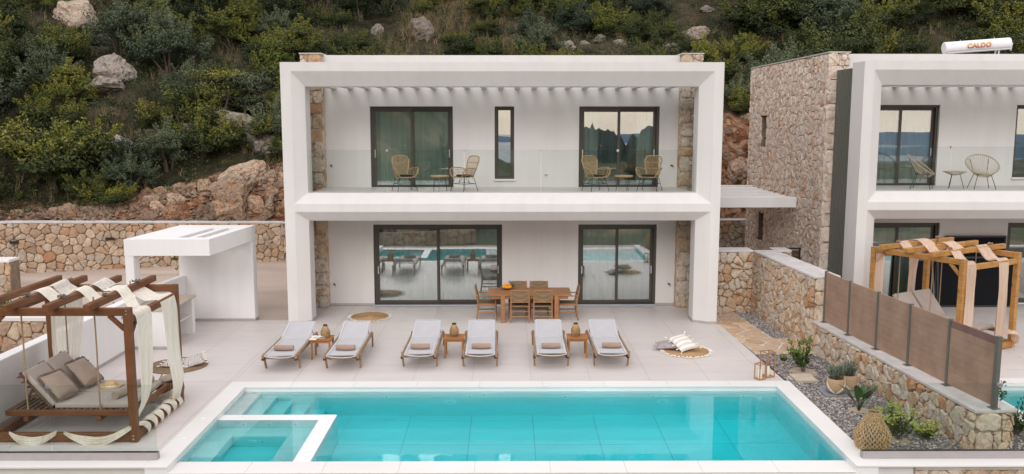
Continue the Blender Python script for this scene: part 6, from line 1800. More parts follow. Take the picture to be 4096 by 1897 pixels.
def cushion(loc, rot, w_, h, th, mat, label, seed=0, fringe=None, tassels=None, fr2=None):
    t = thing('cushion', label, 'cushion', loc); t.rotation_euler = rot
    cushion_mb(w_, h, th, seed=seed).build('cover', M[mat], t, smooth=True)
    rng = random.Random(seed)
    if fringe:
        q = MB()
        for side in range(4):
            for k in range(52):
                u = (k / 51 - 0.5); L = rng.uniform(0.022, 0.045); z = rng.uniform(-.012, .012)
                if side < 2: s = 1 if side else -1; p = Vector((u * w_, s * h / 2 * (1 - 0.03), 0)); d = Vector((rng.uniform(-.4, .4), s, rng.uniform(-.3, .3))).normalized(); wv = Vector((0.006, 0, 0))
                else: s = 1 if side == 3 else -1; p = Vector((s * w_ / 2 * (1 - 0.03), u * h, 0)); d = Vector((s, rng.uniform(-.4, .4), rng.uniform(-.3, .3))).normalized(); wv = Vector((0, 0.006, 0))
                for z2 in (-0.006, 0.006):
                    o = Vector((0, 0, z + z2)); q.add([p - wv + o, p + wv + o, p + wv * 1.3 + d * L + o, p - wv * 1.3 + d * L + o], [(0, 1, 2, 3)])
        q.build('fringe', M[fringe], t)
    if tassels:
        for sx in (-1, 1):
            for sy in (-1, 1):
                p = Vector((sx * w_ / 2, sy * h / 2, 0)); d = Vector((sx, sy, 0)).normalized(); q = MB()
                q.tube([p, p + d * 0.02, p + d * 0.03, p + d * 0.065], [0.004, 0.012, 0.010, 0.017], 7); q.build('tassel', M[tassels], t)
        for k in range(3):
            for sx in (-1, 1):
                y = (k - 1) * h * 0.27; p = Vector((sx * w_ / 2 * 0.96, y, 0)); q = MB(); q.tube([p, p + Vector((sx * .02, 0, 0)), p + Vector((sx * .07, 0, -.005))], [0.003, 0.010, 0.014], 6); q.build('tassel', M[tassels], t)
    return t
cushion((3.68, 19.62, 0.10), (R(4), R(-6), R(-14)), 0.52, 0.46, 0.16, 'grey_mauve', 'mauve-grey cushion with beige tassels lying under the cream one', 1, tassels='fringe')
cushion((4.0, 19.44, 0.20), (R(22), R(-8), R(24)), 0.46, 0.56, 0.17, 'stripe_cushion', 'cream and white striped woven cushion leaning on the mauve one on the round rug', 2, tassels='tassel')
cushion((-7.05, 18.22, 0.09), (R(10), R(4), R(-10)), 0.50, 0.42, 0.15, 'palm_print', 'brown and white palm-leaf print cushion on the brown round rug', 3, tassels='tassel')
cushion((-6.74, 18.30, 0.10), (R(12), R(-14), R(24)), 0.48, 0.42, 0.14, 'palm_print', 'second palm-leaf print cushion, half hidden behind the muslin drape', 4, tassels='tassel')

def wood_lantern(loc, w_, h, ch, label, rz):
    t = thing('candle_lantern', label, 'lantern', loc, rz)
    q = MB(); p = 0.016
    for sx in (-1, 1):
        for sy in (-1, 1): q.box(sx * w_ / 2 - p / 2, sx * w_ / 2 + p / 2, sy * w_ / 2 - p / 2, sy * w_ / 2 + p / 2, 0, h)
        for z in (0.010, h - 0.010):
            q.box(-w_ / 2 + p / 2, w_ / 2 - p / 2, sx * w_ / 2 - p / 2, sx * w_ / 2 + p / 2, z - .008, z + .008); q.box(sx * w_ / 2 - p / 2, sx * w_ / 2 + p / 2, -w_ / 2 + p / 2, w_ / 2 - p / 2, z - .008, z + .008)
    q.build('frame', M['lantern_wood'], t)
    q = MB(); q.box(-w_ / 2 + p / 2, w_ / 2 - p / 2, -w_ / 2 + p / 2, w_ / 2 - p / 2, 0.004, 0.012); q.build('base', M['lantern_wood'], t)
    q = MB(); q.tube([(-w_ / 2, 0, h), (-w_ / 4, 0.02, h + .03), (0, 0.03, h + .015), (w_ / 4, .02, h + .03), (w_ / 2, 0, h)], 0.005, 5); q.build('rope_handle', M['rope'], t)
    cd = thing('candle', label.replace('lantern with', 'lantern,').split(' lantern')[0] + ' lantern: thick cream candle standing inside it', 'candle', (loc[0], loc[1], loc[2] + 0.0125))
    q = MB(); q.lathe([(0.001, 0), (0.044, 0), (0.046, 0.004), (0.046, ch), (0.036, ch + .003), (0.02, ch - .004), (0.001, ch - .004)], 20, cap=False); q.tube([(0, 0, ch - .004), (0.002, 0, ch + .012)], .0015, 4); q.build('wax', M['cream_candle'], cd, smooth=True)
wood_lantern((5.34, 17.46, 0.0), 0.20, 0.53, 0.20, 'tall open wooden candle lantern at the pool corner', R(22))
wood_lantern((5.13, 17.26, 0.0), 0.145, 0.33, 0.19, 'small open wooden candle lantern in front of the tall one', R(28))

# big woven basket
bb = thing('woven_basket', 'big bulging openwork wicker basket lantern at the right front corner of the pool', 'basket', (5.87, 13.52, -0.03))
def bigp(t): return (0.275 * (0.70 + 0.30 * math.sin(PI * min(1, 0.12 + t * 1.1))) * (1 if t < 0.35 else 1 - 0.50 * ((t - 0.35) / 0.65) ** 1.25), 0.02 + t * 0.60)
weave_shell(bigp, 24, 15, 0.0105, 4, 9).build('wicker_shell', M['bamboo'], bb)
q = MB()
for t_ in (0.0, 1.0): r_, z = bigp(t_); q.tube([(r_ * math.cos(i / 30 * 6.283), r_ * math.sin(i / 30 * 6.283), z) for i in range(30)], 0.018 if t_ == 0 else 0.015, 6, closed=True)
q.lathe([(0.001, 0), (0.19, 0.0), (0.19, 0.012), (0.001, 0.012)], 24, cap=False); q.build('rim', M['wicker'], bb)
q = MB(); q.lathe([(0.07, 0.02), (0.07, 0.32), (0.065, 0.325), (0.062, 0.03)], 18, cap=False); q.build('glass_cylinder', M['clear_glass'], bb)

# planters with lavender, garden plants
def planter(loc, label, s, seed):
    t = thing('banded_planter', label, 'planter', loc, 0.4 * seed, 'banded seagrass planters')
    q = MB(); q.lathe([(0.001, 0), (0.125 * s, 0), (0.165 * s, 0.04), (0.18 * s, 0.12), (0.165 * s, 0.22), (0.148 * s, 0.29), (0.138 * s, 0.285), (0.14 * s, 0.24), (0.001, 0.235)], 30, cap=False); q.build('basket', M['pot'], t, smooth=True)
def stem_leaves(mb, p, d, L, n_, rng, size, tint):
    pts = [p]; 
    for s in range(5): pts.append(pts[-1] + d * L / 5 + Vector((rng.uniform(-.01, .01), rng.uniform(-.01, .01), -0.004 * s)))
    mb.tube(pts, [0.004, .0035, .003, .003, .002, .001], 4, mi=1)
    for k in range(n_):
        t_ = rng.uniform(0.25, 1); i = min(4, int(t_ * 5)); q_ = pts[i].lerp(pts[i + 1], t_ * 5 - i)
        dd = (d + Vector((rng.uniform(-1, 1), rng.uniform(-1, 1), rng.uniform(-.2, .6)))).normalized(); s_ = size * rng.uniform(.7, 1.3); w_ = dd.cross(Vector((rng.uniform(-1, 1), rng.uniform(-1, 1), 1))).normalized() * s_ * 0.22
        mb.add([q_, q_ + dd * s_ * .5 + w_, q_ + dd * s_, q_ + dd * s_ * .5 - w_], [(0, 1, 2, 3)], tint=max(0, min(1, tint + rng.uniform(-.25, .25) + 0.25 * (t_ - .5))))
def lavender(loc, label, seed, s):
    rng = random.Random(seed); q = MB()
    for _ in range(85):
        a = rng.uniform(0, 6.28); r_ = rng.uniform(0, .10) * s; d = Vector((math.cos(a) * rng.uniform(0, .55), math.sin(a) * rng.uniform(0, .55), 1)).normalized()
        stem_leaves(q, Vector((r_ * math.cos(a), r_ * math.sin(a), 0)), d, rng.uniform(.16, .36) * s, 22, rng, 0.035, 0.5)
    o = q.build('lavender_plant', [M['leaf_lavender'], M['bark']]); o.location = loc; tag(o, label, 'plant', 'lavender in the planters')
planter((6.33, 16.33, 0.021), 'front seagrass planter with white criss-cross bands on the blue-grey slab', 1.05, 1); lavender((6.33, 16.33, 0.27), 'grey-green lavender in the front banded planter', 1, 1.0)
planter((6.66, 16.56, 0.021), 'rear seagrass planter with white bands, partly behind the front one', 1.05, 2); lavender((6.66, 16.56, 0.27), 'grey-green lavender in the rear banded planter', 2, 0.95)
def garden_shrub(loc, label, seed, h, w_, n_, size, tint, tips=False):
    rng = random.Random(seed); q = MB()
    for _ in range(n_):
        a = rng.uniform(0, 6.28); d = Vector((math.cos(a) * rng.uniform(.1, w_), math.sin(a) * rng.uniform(.1, w_), 1)).normalized(); L = h * rng.uniform(.5, 1.1)
        stem_leaves(q, Vector((rng.uniform(-.04, .04), rng.uniform(-.04, .04), 0)), d, L, 30, rng, size, tint)
        e_ = Vector(d) * L
        if tips or rng.random() < 0.5:
            for _ in range(14):
                p = e_ + Vector((rng.gauss(0, .035), rng.gauss(0, .035), rng.gauss(0, .03))); dd = Vector((rng.uniform(-1, 1), rng.uniform(-1, 1), rng.uniform(0, 1))).normalized() * size; w2 = dd.orthogonal() * .25
                q.add([p, p + dd * .5 + w2, p + dd, p + dd * .5 - w2], [(0, 1, 2, 3)], tint=0.95 if tips else min(1, tint + .3))
    o = q.build('garden_shrub', [M['leaf_garden'], M['bark']]); o.location = loc; tag(o, label, 'plant'); return o
garden_shrub((6.25, 17.95, -0.05), 'loose leafy young shrub in a sandy patch near the end of the flagstone path', 3, 0.62, 0.75, 18, 0.075, 0.35)
garden_shrub((6.52, 14.0, -0.05), 'low spreading shrub with yellow-green flower heads, right of the big wicker basket', 4, 0.60, 1.2, 26, 0.06, 0.3, True)
garden_shrub((6.95, 13.95, -0.05), 'smaller shrub with yellow-green flower heads at the low stone wall', 5, 0.34, 1.3, 14, 0.055, 0.3, True)
garden_shrub((6.07, 18.72, -0.05), 'tiny green seedling on the gravel beside the flagstones', 6, 0.14, 0.6, 4, 0.06, 0.4)
garden_shrub((8.60, 14.2, -0.05), 'dark green shrub in the neighbour gravel strip at the right edge', 7, 0.60, 1.0, 22, 0.06, 0.15)
garden_shrub((8.75, 15.4, -0.05), 'dark green shrub beside the neighbouring pool coping', 8, 0.55, 1.0, 16, 0.06, 0.15)
rng = random.Random(5); q = MB()
for k in range(11):
    a = k * 2.4 + rng.uniform(-.3, .3); lean = rng.uniform(.12, .55); L = rng.uniform(.38, .62); d = Vector((math.cos(a) * lean, math.sin(a) * lean, 1)).normalized()
    st = [d * L * u * 0.5 for u in (0, .5, 1)]; q.tube([(p.x, p.y, p.z) for p in st], [.008, .006, .005], 5, mi=0, tint=.4)
    side = d.cross(Vector((0, 0, 1))).normalized() * (L * 0.13); base = st[-1]; rows = []
    for u in range(7):
        t_ = u / 6; w_ = math.sin(PI * (0.06 + 0.94 * t_) ** 0.8) ; c_ = base + d * L * .55 * t_ + Vector((d.x, d.y, 0)).normalized() * (t_ ** 2 * L * .22) - Vector((0, 0, 1)) * (t_ ** 2 * L * .10)
        rows.append([c_ - side * w_, c_ - Vector((0, 0, .012)) * w_, c_ + side * w_])
    q.sheet([[tuple(p) for p in r_] for r_ in rows], tint=rng.uniform(.3, .8))
o = q.build('strelitzia', M['leaf_strelitzia'], smooth=True); o.location = (6.42, 15.42, -0.05); tag(o, 'broad-leaved upright strelitzia growing from the gravel in front of the planters', 'plant')
for x, lb in ((-13.2, 'leafy young bush in the planting strip, behind the left end of the daybed roof'), (-12.2, 'leafy young bush in the planting strip, just right of the first one'), (-9.6, 'small low plant in the planting strip near the kitchen pillar')):
    garden_shrub((x, 20.95, 0.48), lb, int(-x * 7), 0.55 if x < -10 else 0.25, 0.8, 14 if x < -10 else 8, 0.07, 0.25)
o = garden_shrub((-8.95, 23.6, -0.02), 'thin upright sapling seen through the kitchen shelter opening', 12, 1.5, 0.16, 6, 0.09, 0.3)

# ---------------------------------------------------------------- swing daybeds
def cloth_strip(name, path, half, wdir, mat, par, folds=7, amp=0.018, seed=0, n_w=30, taper=None):
    """long cloth strip following path; wdir: width direction(s)"""
    rng = random.Random(seed); path = [Vector(p) for p in path]
    # resample with Catmull-Rom
    P = []
    for i in range(len(path) - 1):
        p0, p1, p2, p3 = path[max(0, i - 1)], path[i], path[i + 1], path[min(len(path) - 1, i + 2)]
        for k in range(6):
            t_ = k / 6; P.append((0.5 * ((2 * p1) + (p2 - p0) * t_ + (2 * p0 - 5 * p1 + 4 * p2 - p3) * t_ * t_ + (3 * p1 - p0 - 3 * p2 + p3) * t_ ** 3), i + t_))
    P.append((path[-1], len(path) - 1.0))
    wd = [Vector(w_).normalized() for w_ in (wdir if isinstance(wdir, list) else [wdir] * len(path))]; hf = half if isinstance(half, list) else [half] * len(path)
    ph = [rng.uniform(0, 6.28) for _ in range(4)]; rows = []
    for i, (p, s) in enumerate(P):
        a, b_ = int(s), min(len(path) - 1, int(s) + 1); f = s - a
        w_ = wd[a].lerp(wd[b_], f).normalized(); h = lerp(hf[a], hf[b_], f)
        q0, q1 = P[max(0, i - 1)][0], P[min(len(P) - 1, i + 1)][0]; tn = (q1 - q0).normalized(); nn = tn.cross(w_).normalized(); row = []
        am = amp * (0.6 + 0.4 * math.sin(i * 0.3 + ph[0])) * min(1.6, 0.16 / max(h, 0.03))
        for j in range(n_w + 1):
            u = j / n_w * 2 - 1
            row.append(tuple(p + w_ * (u * h) + nn * (am * math.sin(u * folds * 3.14 + ph[1] + 0.5 * math.sin(i * .22)) + am * 0.5 * math.sin(u * folds * 7.1 + ph[2] + i * 0.1))))
        rows.append(row)
    q = MB(); q.sheet(rows); return q.build(name, M[mat], par, smooth=True)
def daybed_frame(name, label, loc, rz, LX_, LY, H, mats, joists, group='swing daybed pergolas'):
    """local: x along the length (0..LX_), y depth (0 front .. LY)"""
    mx_, my_, mz_ = mats
    t = thing(name, label, 'daybed', loc, rz, group); p = 0.06
    for x in (0, LX_):
        for y in (0, LY):
            piece('post', M[mz_], t, x - p, x + p, y - p, y + p, 0, H, 0.008)
    for y, s in ((0, 1), (LY, -1)):
        o = piece('long_beam', M[mx_], t, p + .001, LX_ - p - .001, y - 0.045, y + 0.045, H - 0.13, H - 0.005, 0.006)
        piece('base_sleeper', M[mx_], t, p + .001, LX_ - p - .001, y - 0.05, y + 0.05, 0.02, 0.155, 0.008)
    for x in (0, LX_):
        piece('side_beam', M[my_], t, x - 0.045, x + 0.045, p + .001, LY - p - .001, H - 0.26, H - 0.14, 0.006)
        piece('base_sleeper', M[my_], t, x - 0.05, x + 0.05, p + .001, LY - p - .001, 0.02, 0.155, 0.008)
    for x, s in ((p, 1), (LX_ - p, -1)):
        q = MB(); q.beam((x, 0, H - 0.36), (x + s * 0.24, 0, H - 0.128), 0.05, 0.07); q.build('corner_brace', M[mx_], t, bevel=0.004)
        q = MB(); q.beam((x + (-p if s > 0 else p), p, H - 0.48), (x + (-p if s > 0 else p), p + 0.22, H - 0.262), 0.05, 0.07); q.build('corner_brace', M[my_], t, bevel=0.004)
    for x in joists: piece('joist', M[my_], t, x - 0.048, x + 0.048, -0.34, LY + 0.34, H + 0.001, H + 0.115, 0.008)
    for x in (0, LX_):
        for z in (H - 0.045, H - 0.10, 0.06, 0.115):
            disc('bolt', M['steel'], t, (x, -p - .001, z), 0.013, (0, -1, 0), 0.008)
    return t
DX, DY, DH = -8.40, 13.86, 2.24
LXd, LYd = 2.30, 2.00
jx = [0.05, 0.52, 1.16, 1.80]
db = daybed_frame('swing_daybed', 'dark-stained timber swing daybed pergola with cream muslin at the left of the pool', (DX, DY, 0), 0, LXd, LYd, DH, ('wood_dark', 'wood_dark_y', 'wood_dark_z'), jx)
# swinging platform on ropes
RP = [(0.42, 0.30), (1.62, 0.30), (0.42, 1.72), (1.62, 1.72)]
for (x, y) in RP:
    q = MB(); q.tube([(x, y, DH + 0.115), (x + .003, y, 1.5), (x - .002, y, 0.9), (x, y, 0.30)], 0.013, 6); q.lathe([(0.001, -.03), (.03, -.02), (.035, 0.02), (.02, .05), (.001, .055)], 8, c=(x, y, 0.31), cap=False); q.build('hanging_rope', M['rope'], db)
for (x, y) in ((0.52, 0.32), (1.16, 0.18), (0.52, 1.70), (1.80, 1.55), (1.80, 0.34)):
    q = MB(); rg = random.Random(int(x * 100 + y * 7))
    for k in range(7):
        a = rg.uniform(0, 6.28); pts = [(x + rg.uniform(-.07, .07), y + rg.uniform(-.07, .07), DH + 0.125 + rg.uniform(0, .05)) for _ in range(3)]; q.tube(pts, 0.012, 5)
    q.build('rope_knot', M['rope_grey'], db)
for y in (0.28, 1.74): piece('platform_rail', M['wood_dark'], db, 0.06, 2.20, y - 0.035, y + 0.035, 0.35, 0.44)
for x in (0.09, 2.165): piece('platform_rail', M['wood_dark_y'], db, x - 0.03, x + 0.03, 0.316, 1.704, 0.35, 0.44)
for y in (0.30, 1.72): pass
for x in (0.42, 1.62): piece('platform_bearer', M['wood_dark_y'], db, x - 0.035, x + 0.035, 0.20, 1.82, 0.27, 0.349)
for i in range(20):
    x = 0.17 + i * 0.10; piece('platform_slat', M['wood_weather'], db, x - 0.032, x + 0.032, 0.317, 1.703, 0.425, 0.447, 0.003)
# two tilting backrests of slats
A = R(50)
for y0, y1 in ((0.32, 0.98), (1.04, 1.70)):
    for s in (y0 + .03, y1 - .03):
        q = MB(); q.beam((0.80, s, 0.46), (0.80 - 0.78 * math.cos(A), s, 0.46 + 0.78 * math.sin(A)), 0.04, 0.045, up=(0, 1, 0)); q.build('backrest_rail', M['wood_weather'], db)
    for k in range(7):
        u = 0.08 + k * 0.11; x, z = 0.80 - u * math.cos(A), 0.46 + u * math.sin(A)
        q = MB(); q.beam((x - 0.02, y0 - 0.03, z - 0.035), (x - 0.02, y1 + 0.03, z - 0.035), 0.06, 0.018); q.build('backrest_slat', M['wood_weather'], db)
    q = MB(); q.beam((0.42, (y0 + y1) / 2, 0.87), (0.20, (y0 + y1) / 2, 0.45), 0.035, 0.035); q.build('backrest_prop', M['wood_weather'], db)
def pad(x0, x1, y0, y1, z, th, tilt, label, seed):
    """rounded mattress; tilt about its low edge x0 going to -x"""
    q = MB(); q.box(-(x1 - x0) if tilt else 0, 0 if tilt else (x1 - x0), y0, y1, 0, th)
    o = q.build('mattress', M['mattress'], bevel=0.028, seg=3, smooth=True)
    o.location = Vector((DX, DY, z)) + Vector((x0, 0, 0)); o.rotation_euler = (0, A if tilt else 0, 0)
    tag(o, label, 'mattress'); return o
for (y0, y1, w_) in ((0.34, 0.97, 'front'), (1.04, 1.68, 'rear')):
    pad(0.84, 2.12, y0, y1, 0.449, 0.085, False, 'flat greige seat mattress of the %s lounger on the dark swing daybed' % w_, 1)
    pad(0.80, 1.54, y0, y1, 0.475, 0.085, True, 'tilted greige back mattress of the %s lounger on the dark swing daybed' % w_, 2)
cushion((DX + 0.80, DY + 0.62, 0.78), (R(0), R(44), R(-14)), 0.50, 0.50, 0.17, 'cushion', 'taupe linen cushion with frayed fringe on the front half of the swing daybed', 11, fringe='fringe_dark')
cushion((DX + 0.88, DY + 1.34, 0.79), (R(0), R(46), R(-10)), 0.52, 0.50, 0.17, 'cushion', 'taupe linen cushion with frayed fringe on the rear half of the swing daybed', 12, fringe='fringe_dark')
ht = thing('straw_hat', 'wide-brimmed straw hat lying on the swing daybed', 'hat', (DX + 1.36, DY + 1.30, 0.536))
q = MB(); N = 28
prof = [(0.20, 0.012), (0.15, 0.004), (0.095, 0.006), (0.088, 0.03), (0.082, 0.08), (0.065, 0.098), (0.03, 0.088), (0.001, 0.085)]
rows = [[(r_ * math.cos(j / N * 6.283) * 1.02, r_ * math.sin(j / N * 6.283) * (0.92 if i > 1 else 1), z + (0.012 * math.sin(j / N * 12.57 + 1) if i == 0 else 0)) for j in range(N)] for i, (r_, z) in enumerate(prof)]
q.sheet(rows, closed=True); q.build('crown_and_brim', M['straw'], ht, smooth=True)
q = MB(); q.lathe([(0.0935, 0.008), (0.091, 0.026)], N, cap=False); q.build('band', M['tassel'], ht)
o = towel_mesh(0.36, 0.075, None, 4).build('towel', M['towel_grey'], smooth=True); o.location = (DX + 1.80, DY + 0.72, 0.536); o.rotation_euler = (0, 0, R(78)); tag(o, 'rolled greige towel on the front half of the swing daybed', 'towel')
o = towel_mesh(0.40, 0.07, None, 5).build('towel', M['towel_grey'], smooth=True); o.location = (DX + 1.90, DY + 1.40, 0.536); o.rotation_euler = (0, 0, R(70)); tag(o, 'rolled greige towel on the rear half of the swing daybed behind the post', 'towel')
sb = thing('seagrass_basket', 'brown seagrass basket holding folded cloths behind the right end of the swing daybed', 'basket', (-6.38, 16.15, 0))
q = MB(); q.lathe([(0.001, 0), (0.17, 0), (0.23, 0.06), (0.25, 0.18), (0.235, 0.30), (0.22, 0.34), (0.205, 0.335), (0.21, 0.28), (0.001, 0.25)], 30, cap=False); q.build('body', M['basket_weave'], sb, smooth=True)
q = MB(); q.tube([(-.22, 0, .33), (-.16, .05, .45), (0, .06, .50), (.16, .05, .45), (.22, 0, .33)], .012, 6); q.build('handle', M['wicker'], sb)
for k, (x, y, z, a) in enumerate(((-.06, 0, .30, .3), (.05, .03, .34, -.4), (.0, -.05, .38, .9))):
    q = MB(); q.box(-.15, .15, -.09, .09, 0, .05); o = q.build('folded_cloth', M['towel_grey'], bevel=0.02, seg=2, smooth=True); o.location = (-6.38 + x, 16.15 + y, z + 0.0); o.rotation_euler = (.15 * k, .3 - .2 * k, a); tag(o, ('lowest', 'middle', 'top')[k] + ' folded greige cloth in the brown seagrass basket', 'cloth')
# muslin: roof swags, side falls, wraps
def mus(label, path, half, wdir, mat='gauze', folds=7, amp=0.02, seed=0, n_w=30):
    o = cloth_strip('muslin_drape', path, half, wdir, mat, None, folds, amp, seed, n_w); tag(o, label, 'drape'); return o
D = lambda x, y, z: (DX + x, DY + y, z)
mus('cream muslin drape hanging from the right side of the daybed down beside its front post', [D(2.14, .40, 2.02), D(2.2, .42, 2.11), D(2.375, .42, 2.07), D(2.39, .42, 1.6), D(2.39, .40, 1.1), D(2.38, .30, .65), D(2.32, .06, .38)], [.30, .30, .30, .29, .25, .16, .08], (0, 1, 0), 'gauze', 8, .026, 1)
mus('cream muslin drape hanging at the rear right post of the daybed', [D(1.35, 1.52, 2.27), D(1.75, 1.56, 2.25), D(2.05, 1.55, 2.10), D(2.30, 1.55, 2.105), D(2.38, 1.52, 1.95), D(2.40, 1.53, 1.5), D(2.42, 1.54, 1.0), D(2.46, 1.56, .55), D(2.38, 1.62, .22)], [.26, .28, .31, .33, .33, .31, .29, .27, .14], (0, 1, 0), 'gauze', 10, .026, 2)
mus('muslin swag laid over the roof joists at the back of the daybed', [D(0.1, 1.35, 2.1), D(.50, 1.35, 2.40), D(.62, 1.38, 2.30), D(.88, 1.45, 2.17), D(1.10, 1.5, 2.36), D(1.20, 1.5, 2.39), D(1.35, 1.52, 2.28)], .26, (0, 1, .05), 'gauze_thin', 8, .016, 3)
mus('muslin swag laid over the roof joists in the middle of the daybed', [D(.1, .75, 2.2), D(.47, .76, 2.38), D(.60, .78, 2.37), D(.86, .8, 2.16), D(1.11, .82, 2.38), D(1.24, .84, 2.37), D(1.5, .86, 2.13), D(1.74, .86, 2.36), D(1.86, .86, 2.37), D(2.05, .72, 2.18), D(2.2, .5, 2.12)], .20, (0, 1, 0), 'gauze', 8, .018, 4)
mus('sheer muslin curtain hanging at the rear left post of the daybed', [D(.36, 1.90, 2.08), D(.34, 1.93, 1.6), D(.30, 1.93, 1.1), D(.28, 1.90, .7), D(.2, 1.85, .45)], [.30, .30, .27, .22, .1], (1, 0, 0), 'gauze_thin', 9, .02, 5)
for k, (xa, xb) in enumerate(((0.28, 1.05), (1.18, 2.28))):
    pts = []
    for i in range(7): u = i / 6; pts.append(D(lerp(xa, xb, u), -0.075 + (0.02 if i in (0, 6) else -0.02 - .03 * math.sin(PI * u)), 0.175 - 0.13 * math.sin(PI * u) + (0.22 * max(0, u - .6) if k else 0)))
    mus(('left' if k == 0 else 'right') + ' twisted muslin swag along the front base beam of the daybed', pts, [.02, .05, .075, .075, .07, .06, .04], [(0, .5, 1)] * 7, 'gauze', 4, .02, 6 + k, 20)
for k in range(6):
    y = 0.20 + k * 0.285; pts = []
    for i in range(9):
        a = -2.0 + i * 0.62; pts.append(D(2.30 + 0.095 * math.sin(a) * (1.15), y + i * 0.022, 0.10 + 0.115 * math.cos(a)))
    mus('muslin wrap wound round the right base beam of the daybed, %s from the pool side' % ('first', 'second', 'third', 'fourth', 'fifth', 'last')[k], pts, [.035, .06, .065, .07, .07, .07, .06, .05, .03], (0, 1, .2), 'gauze', 3, .014, 20 + k, 14)
mus('bunched muslin looping below the rear right drape onto the base beam', [D(2.36, 1.62, .36), D(2.2, 1.75, .22), D(1.95, 1.8, .13), D(1.7, 1.85, .2)], [.07, .08, .07, .05], (0, .3, 1), 'gauze', 4, .02, 30, 16)

# neighbour's daybed, rotated
ux, uy = (9.87 - 8.72), (18.78 - 20.77); rz2 = math.atan2(uy, ux)
D2 = Vector((8.78, 20.70, 0))
def d2(x, y, z): c_, s_ = math.cos(rz2), math.sin(rz2); return (D2.x + c_ * x - s_ * y, D2.y + s_ * x + c_ * y, z)
db2 = daybed_frame('swing_daybed', 'light rustic pine swing daybed pergola with peach muslin on the neighbouring terrace', D2, rz2, 2.25, 2.05, 2.22, ('wood_rustic', 'wood_rustic', 'wood_rustic'), (0.42, 1.05, 1.72))
for (x, y) in ((0.45, .35), (1.3, .35), (1.45, 1.75), (.6, 1.75)):
    q = MB(); q.tube([(x, y, 2.23), (x, y, 0.40)], 0.012, 5); q.build('hanging_rope', M['rope'], db2)
for y in (.28, 1.78): piece('platform_rail', M['wood_rustic'], db2, 0.1, 2.1, y - .035, y + .035, .35, .44)
for i in range(19): x = 0.16 + i * 0.1; piece('platform_slat', M['wood_rustic'], db2, x - .03, x + .03, .316, 1.744, .42, .445, .003)
for k, (y0, y1) in enumerate(((.34, .98), (1.06, 1.70))):
    q = MB(); q.box(0, 1.25, 0, y1 - y0, 0, .085); o = q.build('mattress', M['mattress'], bevel=.028, seg=3, smooth=True); o.location = d2(.78, y0, .446); o.rotation_euler = (0, 0, rz2); tag(o, 'flat greige mattress, %s one on the neighbouring swing daybed' % ('near' if k == 0 else 'far'), 'mattress')
    q = MB(); q.box(-.74, 0, 0, y1 - y0, 0, .085); o = q.build('mattress', M['mattress'], bevel=.028, seg=3, smooth=True); o.location = d2(.76, y0, .48); o.rotation_euler = (0, A, rz2); tag(o, 'raised greige back mattress, %s one on the neighbouring swing daybed' % ('near' if k == 0 else 'far'), 'mattress')
    for j in range(6):
        u = .1 + j * .12; q = MB(); q.beam((.76 - u * math.cos(A) - .02, y0, .48 + u * math.sin(A) - .035), (.76 - u * math.cos(A) - .02, y1, .48 + u * math.sin(A) - .035), .06, .018); q.build('backrest_slat', M['wood_rustic'], db2)
q = MB(); 
for (x, y) in ((.42, .3), (.42, 1.8), (1.72, .3), (1.72, 1.8)):
    rg = random.Random(int(x * 10 + y)); 
    for k in range(6): q.tube([(x + rg.uniform(-.06, .06), y + rg.uniform(-.06, .06), 2.35 + rg.uniform(0, .05)) for _ in range(3)], .012, 5)
q.build('rope_knot', M['rope'], db2)
wd_ = Vector(d2(0, 1, 0)) - Vector(d2(0, 0, 0)); wl2 = Vector(d2(1, 0, 0)) - Vector(d2(0, 0, 0))
mus('peach muslin curtain at the far left corner of the neighbouring daybed', [d2(.16, -.02, 2.1), d2(.17, -.03, 1.5), d2(.16, -.02, .8), d2(.16, 0, .3)], [.14, .13, .13, .1], wl2, 'gauze_peach', 6, .025, 40)
mus('peach muslin curtain behind the far side of the neighbouring daybed', [d2(.05, 1.45, 2.05), d2(.03, 1.45, 1.5), d2(.03, 1.42, .9), d2(.05, 1.4, .4)], [.22, .15, .14, .12], wd_, 'gauze_peach', 6, .025, 41)
mus('peach muslin drape at the pool-side corner post of the neighbouring daybed', [d2(1.7, .45, 2.38), d2(2.0, .35, 2.12), d2(2.28, .22, 2.08), d2(2.34, .18, 1.5), d2(2.35, .16, .9), d2(2.34, .16, .3)], [.16, .18, .16, .15, .17, .17], wd_, 'gauze_peach', 6, .025, 42)
mus('peach muslin drape hanging from the right side beam of the neighbouring daybed', [d2(1.72, 1.45, 2.37), d2(2.0, 1.45, 2.08), d2(2.28, 1.42, 2.08), d2(2.34, 1.40, 1.5), d2(2.35, 1.38, .9), d2(2.34, 1.38, .25)], [.20, .22, .20, .16, .16, .15], wd_, 'gauze_peach', 7, .025, 43)
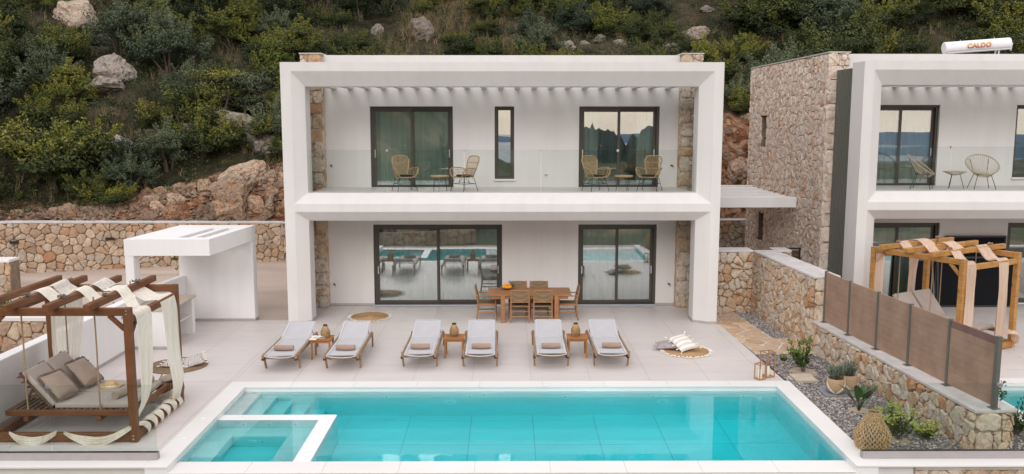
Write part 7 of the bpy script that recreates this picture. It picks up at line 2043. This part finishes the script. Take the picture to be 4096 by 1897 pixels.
mus('peach muslin swag over the middle of the neighbouring daybed roof', [d2(-.05, 1.1, 2.25), d2(.42, 1.15, 2.37), d2(.75, 1.2, 2.2), d2(1.05, 1.25, 2.37), d2(1.4, 1.35, 2.18), d2(1.72, 1.45, 2.37)], .22, wd_, 'gauze_peach', 7, .02, 44)
mus('peach muslin swag over the pool-side end of the neighbouring daybed roof', [d2(.42, .45, 2.37), d2(.75, .45, 2.12), d2(1.05, .45, 2.37), d2(1.4, .45, 2.14), d2(1.7, .45, 2.37)], .18, wd_, 'gauze_peach', 7, .02, 45)
mus('peach muslin knot wrapped round the near right base of the neighbouring daybed', [d2(2.2, 1.6, .35), d2(2.38, 1.72, .42), d2(2.42, 1.9, .35), d2(2.36, 2.0, .15), d2(2.2, 2.1, .1)], [.06, .09, .1, .09, .05], wl2, 'gauze_peach', 4, .025, 46)
# insect screens leaning by the neighbour's wall
def screen(loc, w_, h, tilt, rz, label):
    t = thing('insect_screen', label, 'screen', loc); t.rotation_euler = (R(tilt), 0, rz)
    q = MB(); f = .05; q.box(0, w_, -.02, .02, h - f, h); q.box(0, w_, -.02, .02, 0, f); q.box(0, f, -.02, .02, f, h - f); q.box(w_ - f, w_, -.02, .02, f, h - f); q.build('frame', M['post_grey' if w_ < 1 else 'black_metal'], t)
    q = MB(); q.box(f, w_ - f, -.003, .003, f, h - f); q.build('mesh', M['screen_mesh'], t)
m, n, l, b = new_mat('screen_mesh'); w = n.new('ShaderNodeTexWave'); w.inputs['Scale'].default_value = 8; w.inputs['Distortion'].default_value = 6; l.new(coords(n, l), w.inputs['Vector'])
l.new(ramp(n, l, w.outputs['Fac'], [(0.3, (.006, .0065, .008)), (.7, (.014, .015, .017))]), b.inputs['Base Color']); b.inputs['Roughness'].default_value = 0.9; b.inputs['Specular IOR Level'].default_value = 0.1; M['screen_mesh'] = m
screen((12.05, 24.10, 0.0), 2.25, 1.42, -6, 0, 'wide black-framed insect screen leaning against the neighbouring wall')
screen((12.3, 24.22, 0.0), 1.7, 2.0, -3, 0, 'taller black insect screen standing behind the wide one')
screen((11.2, 23.75, 0.0), 0.75, 1.4, -9, R(14), 'narrow grey-framed screen leaning beside the neighbouring door')

for w_ in (scene.world,): w_.cycles.sampling_method = 'AUTOMATIC'
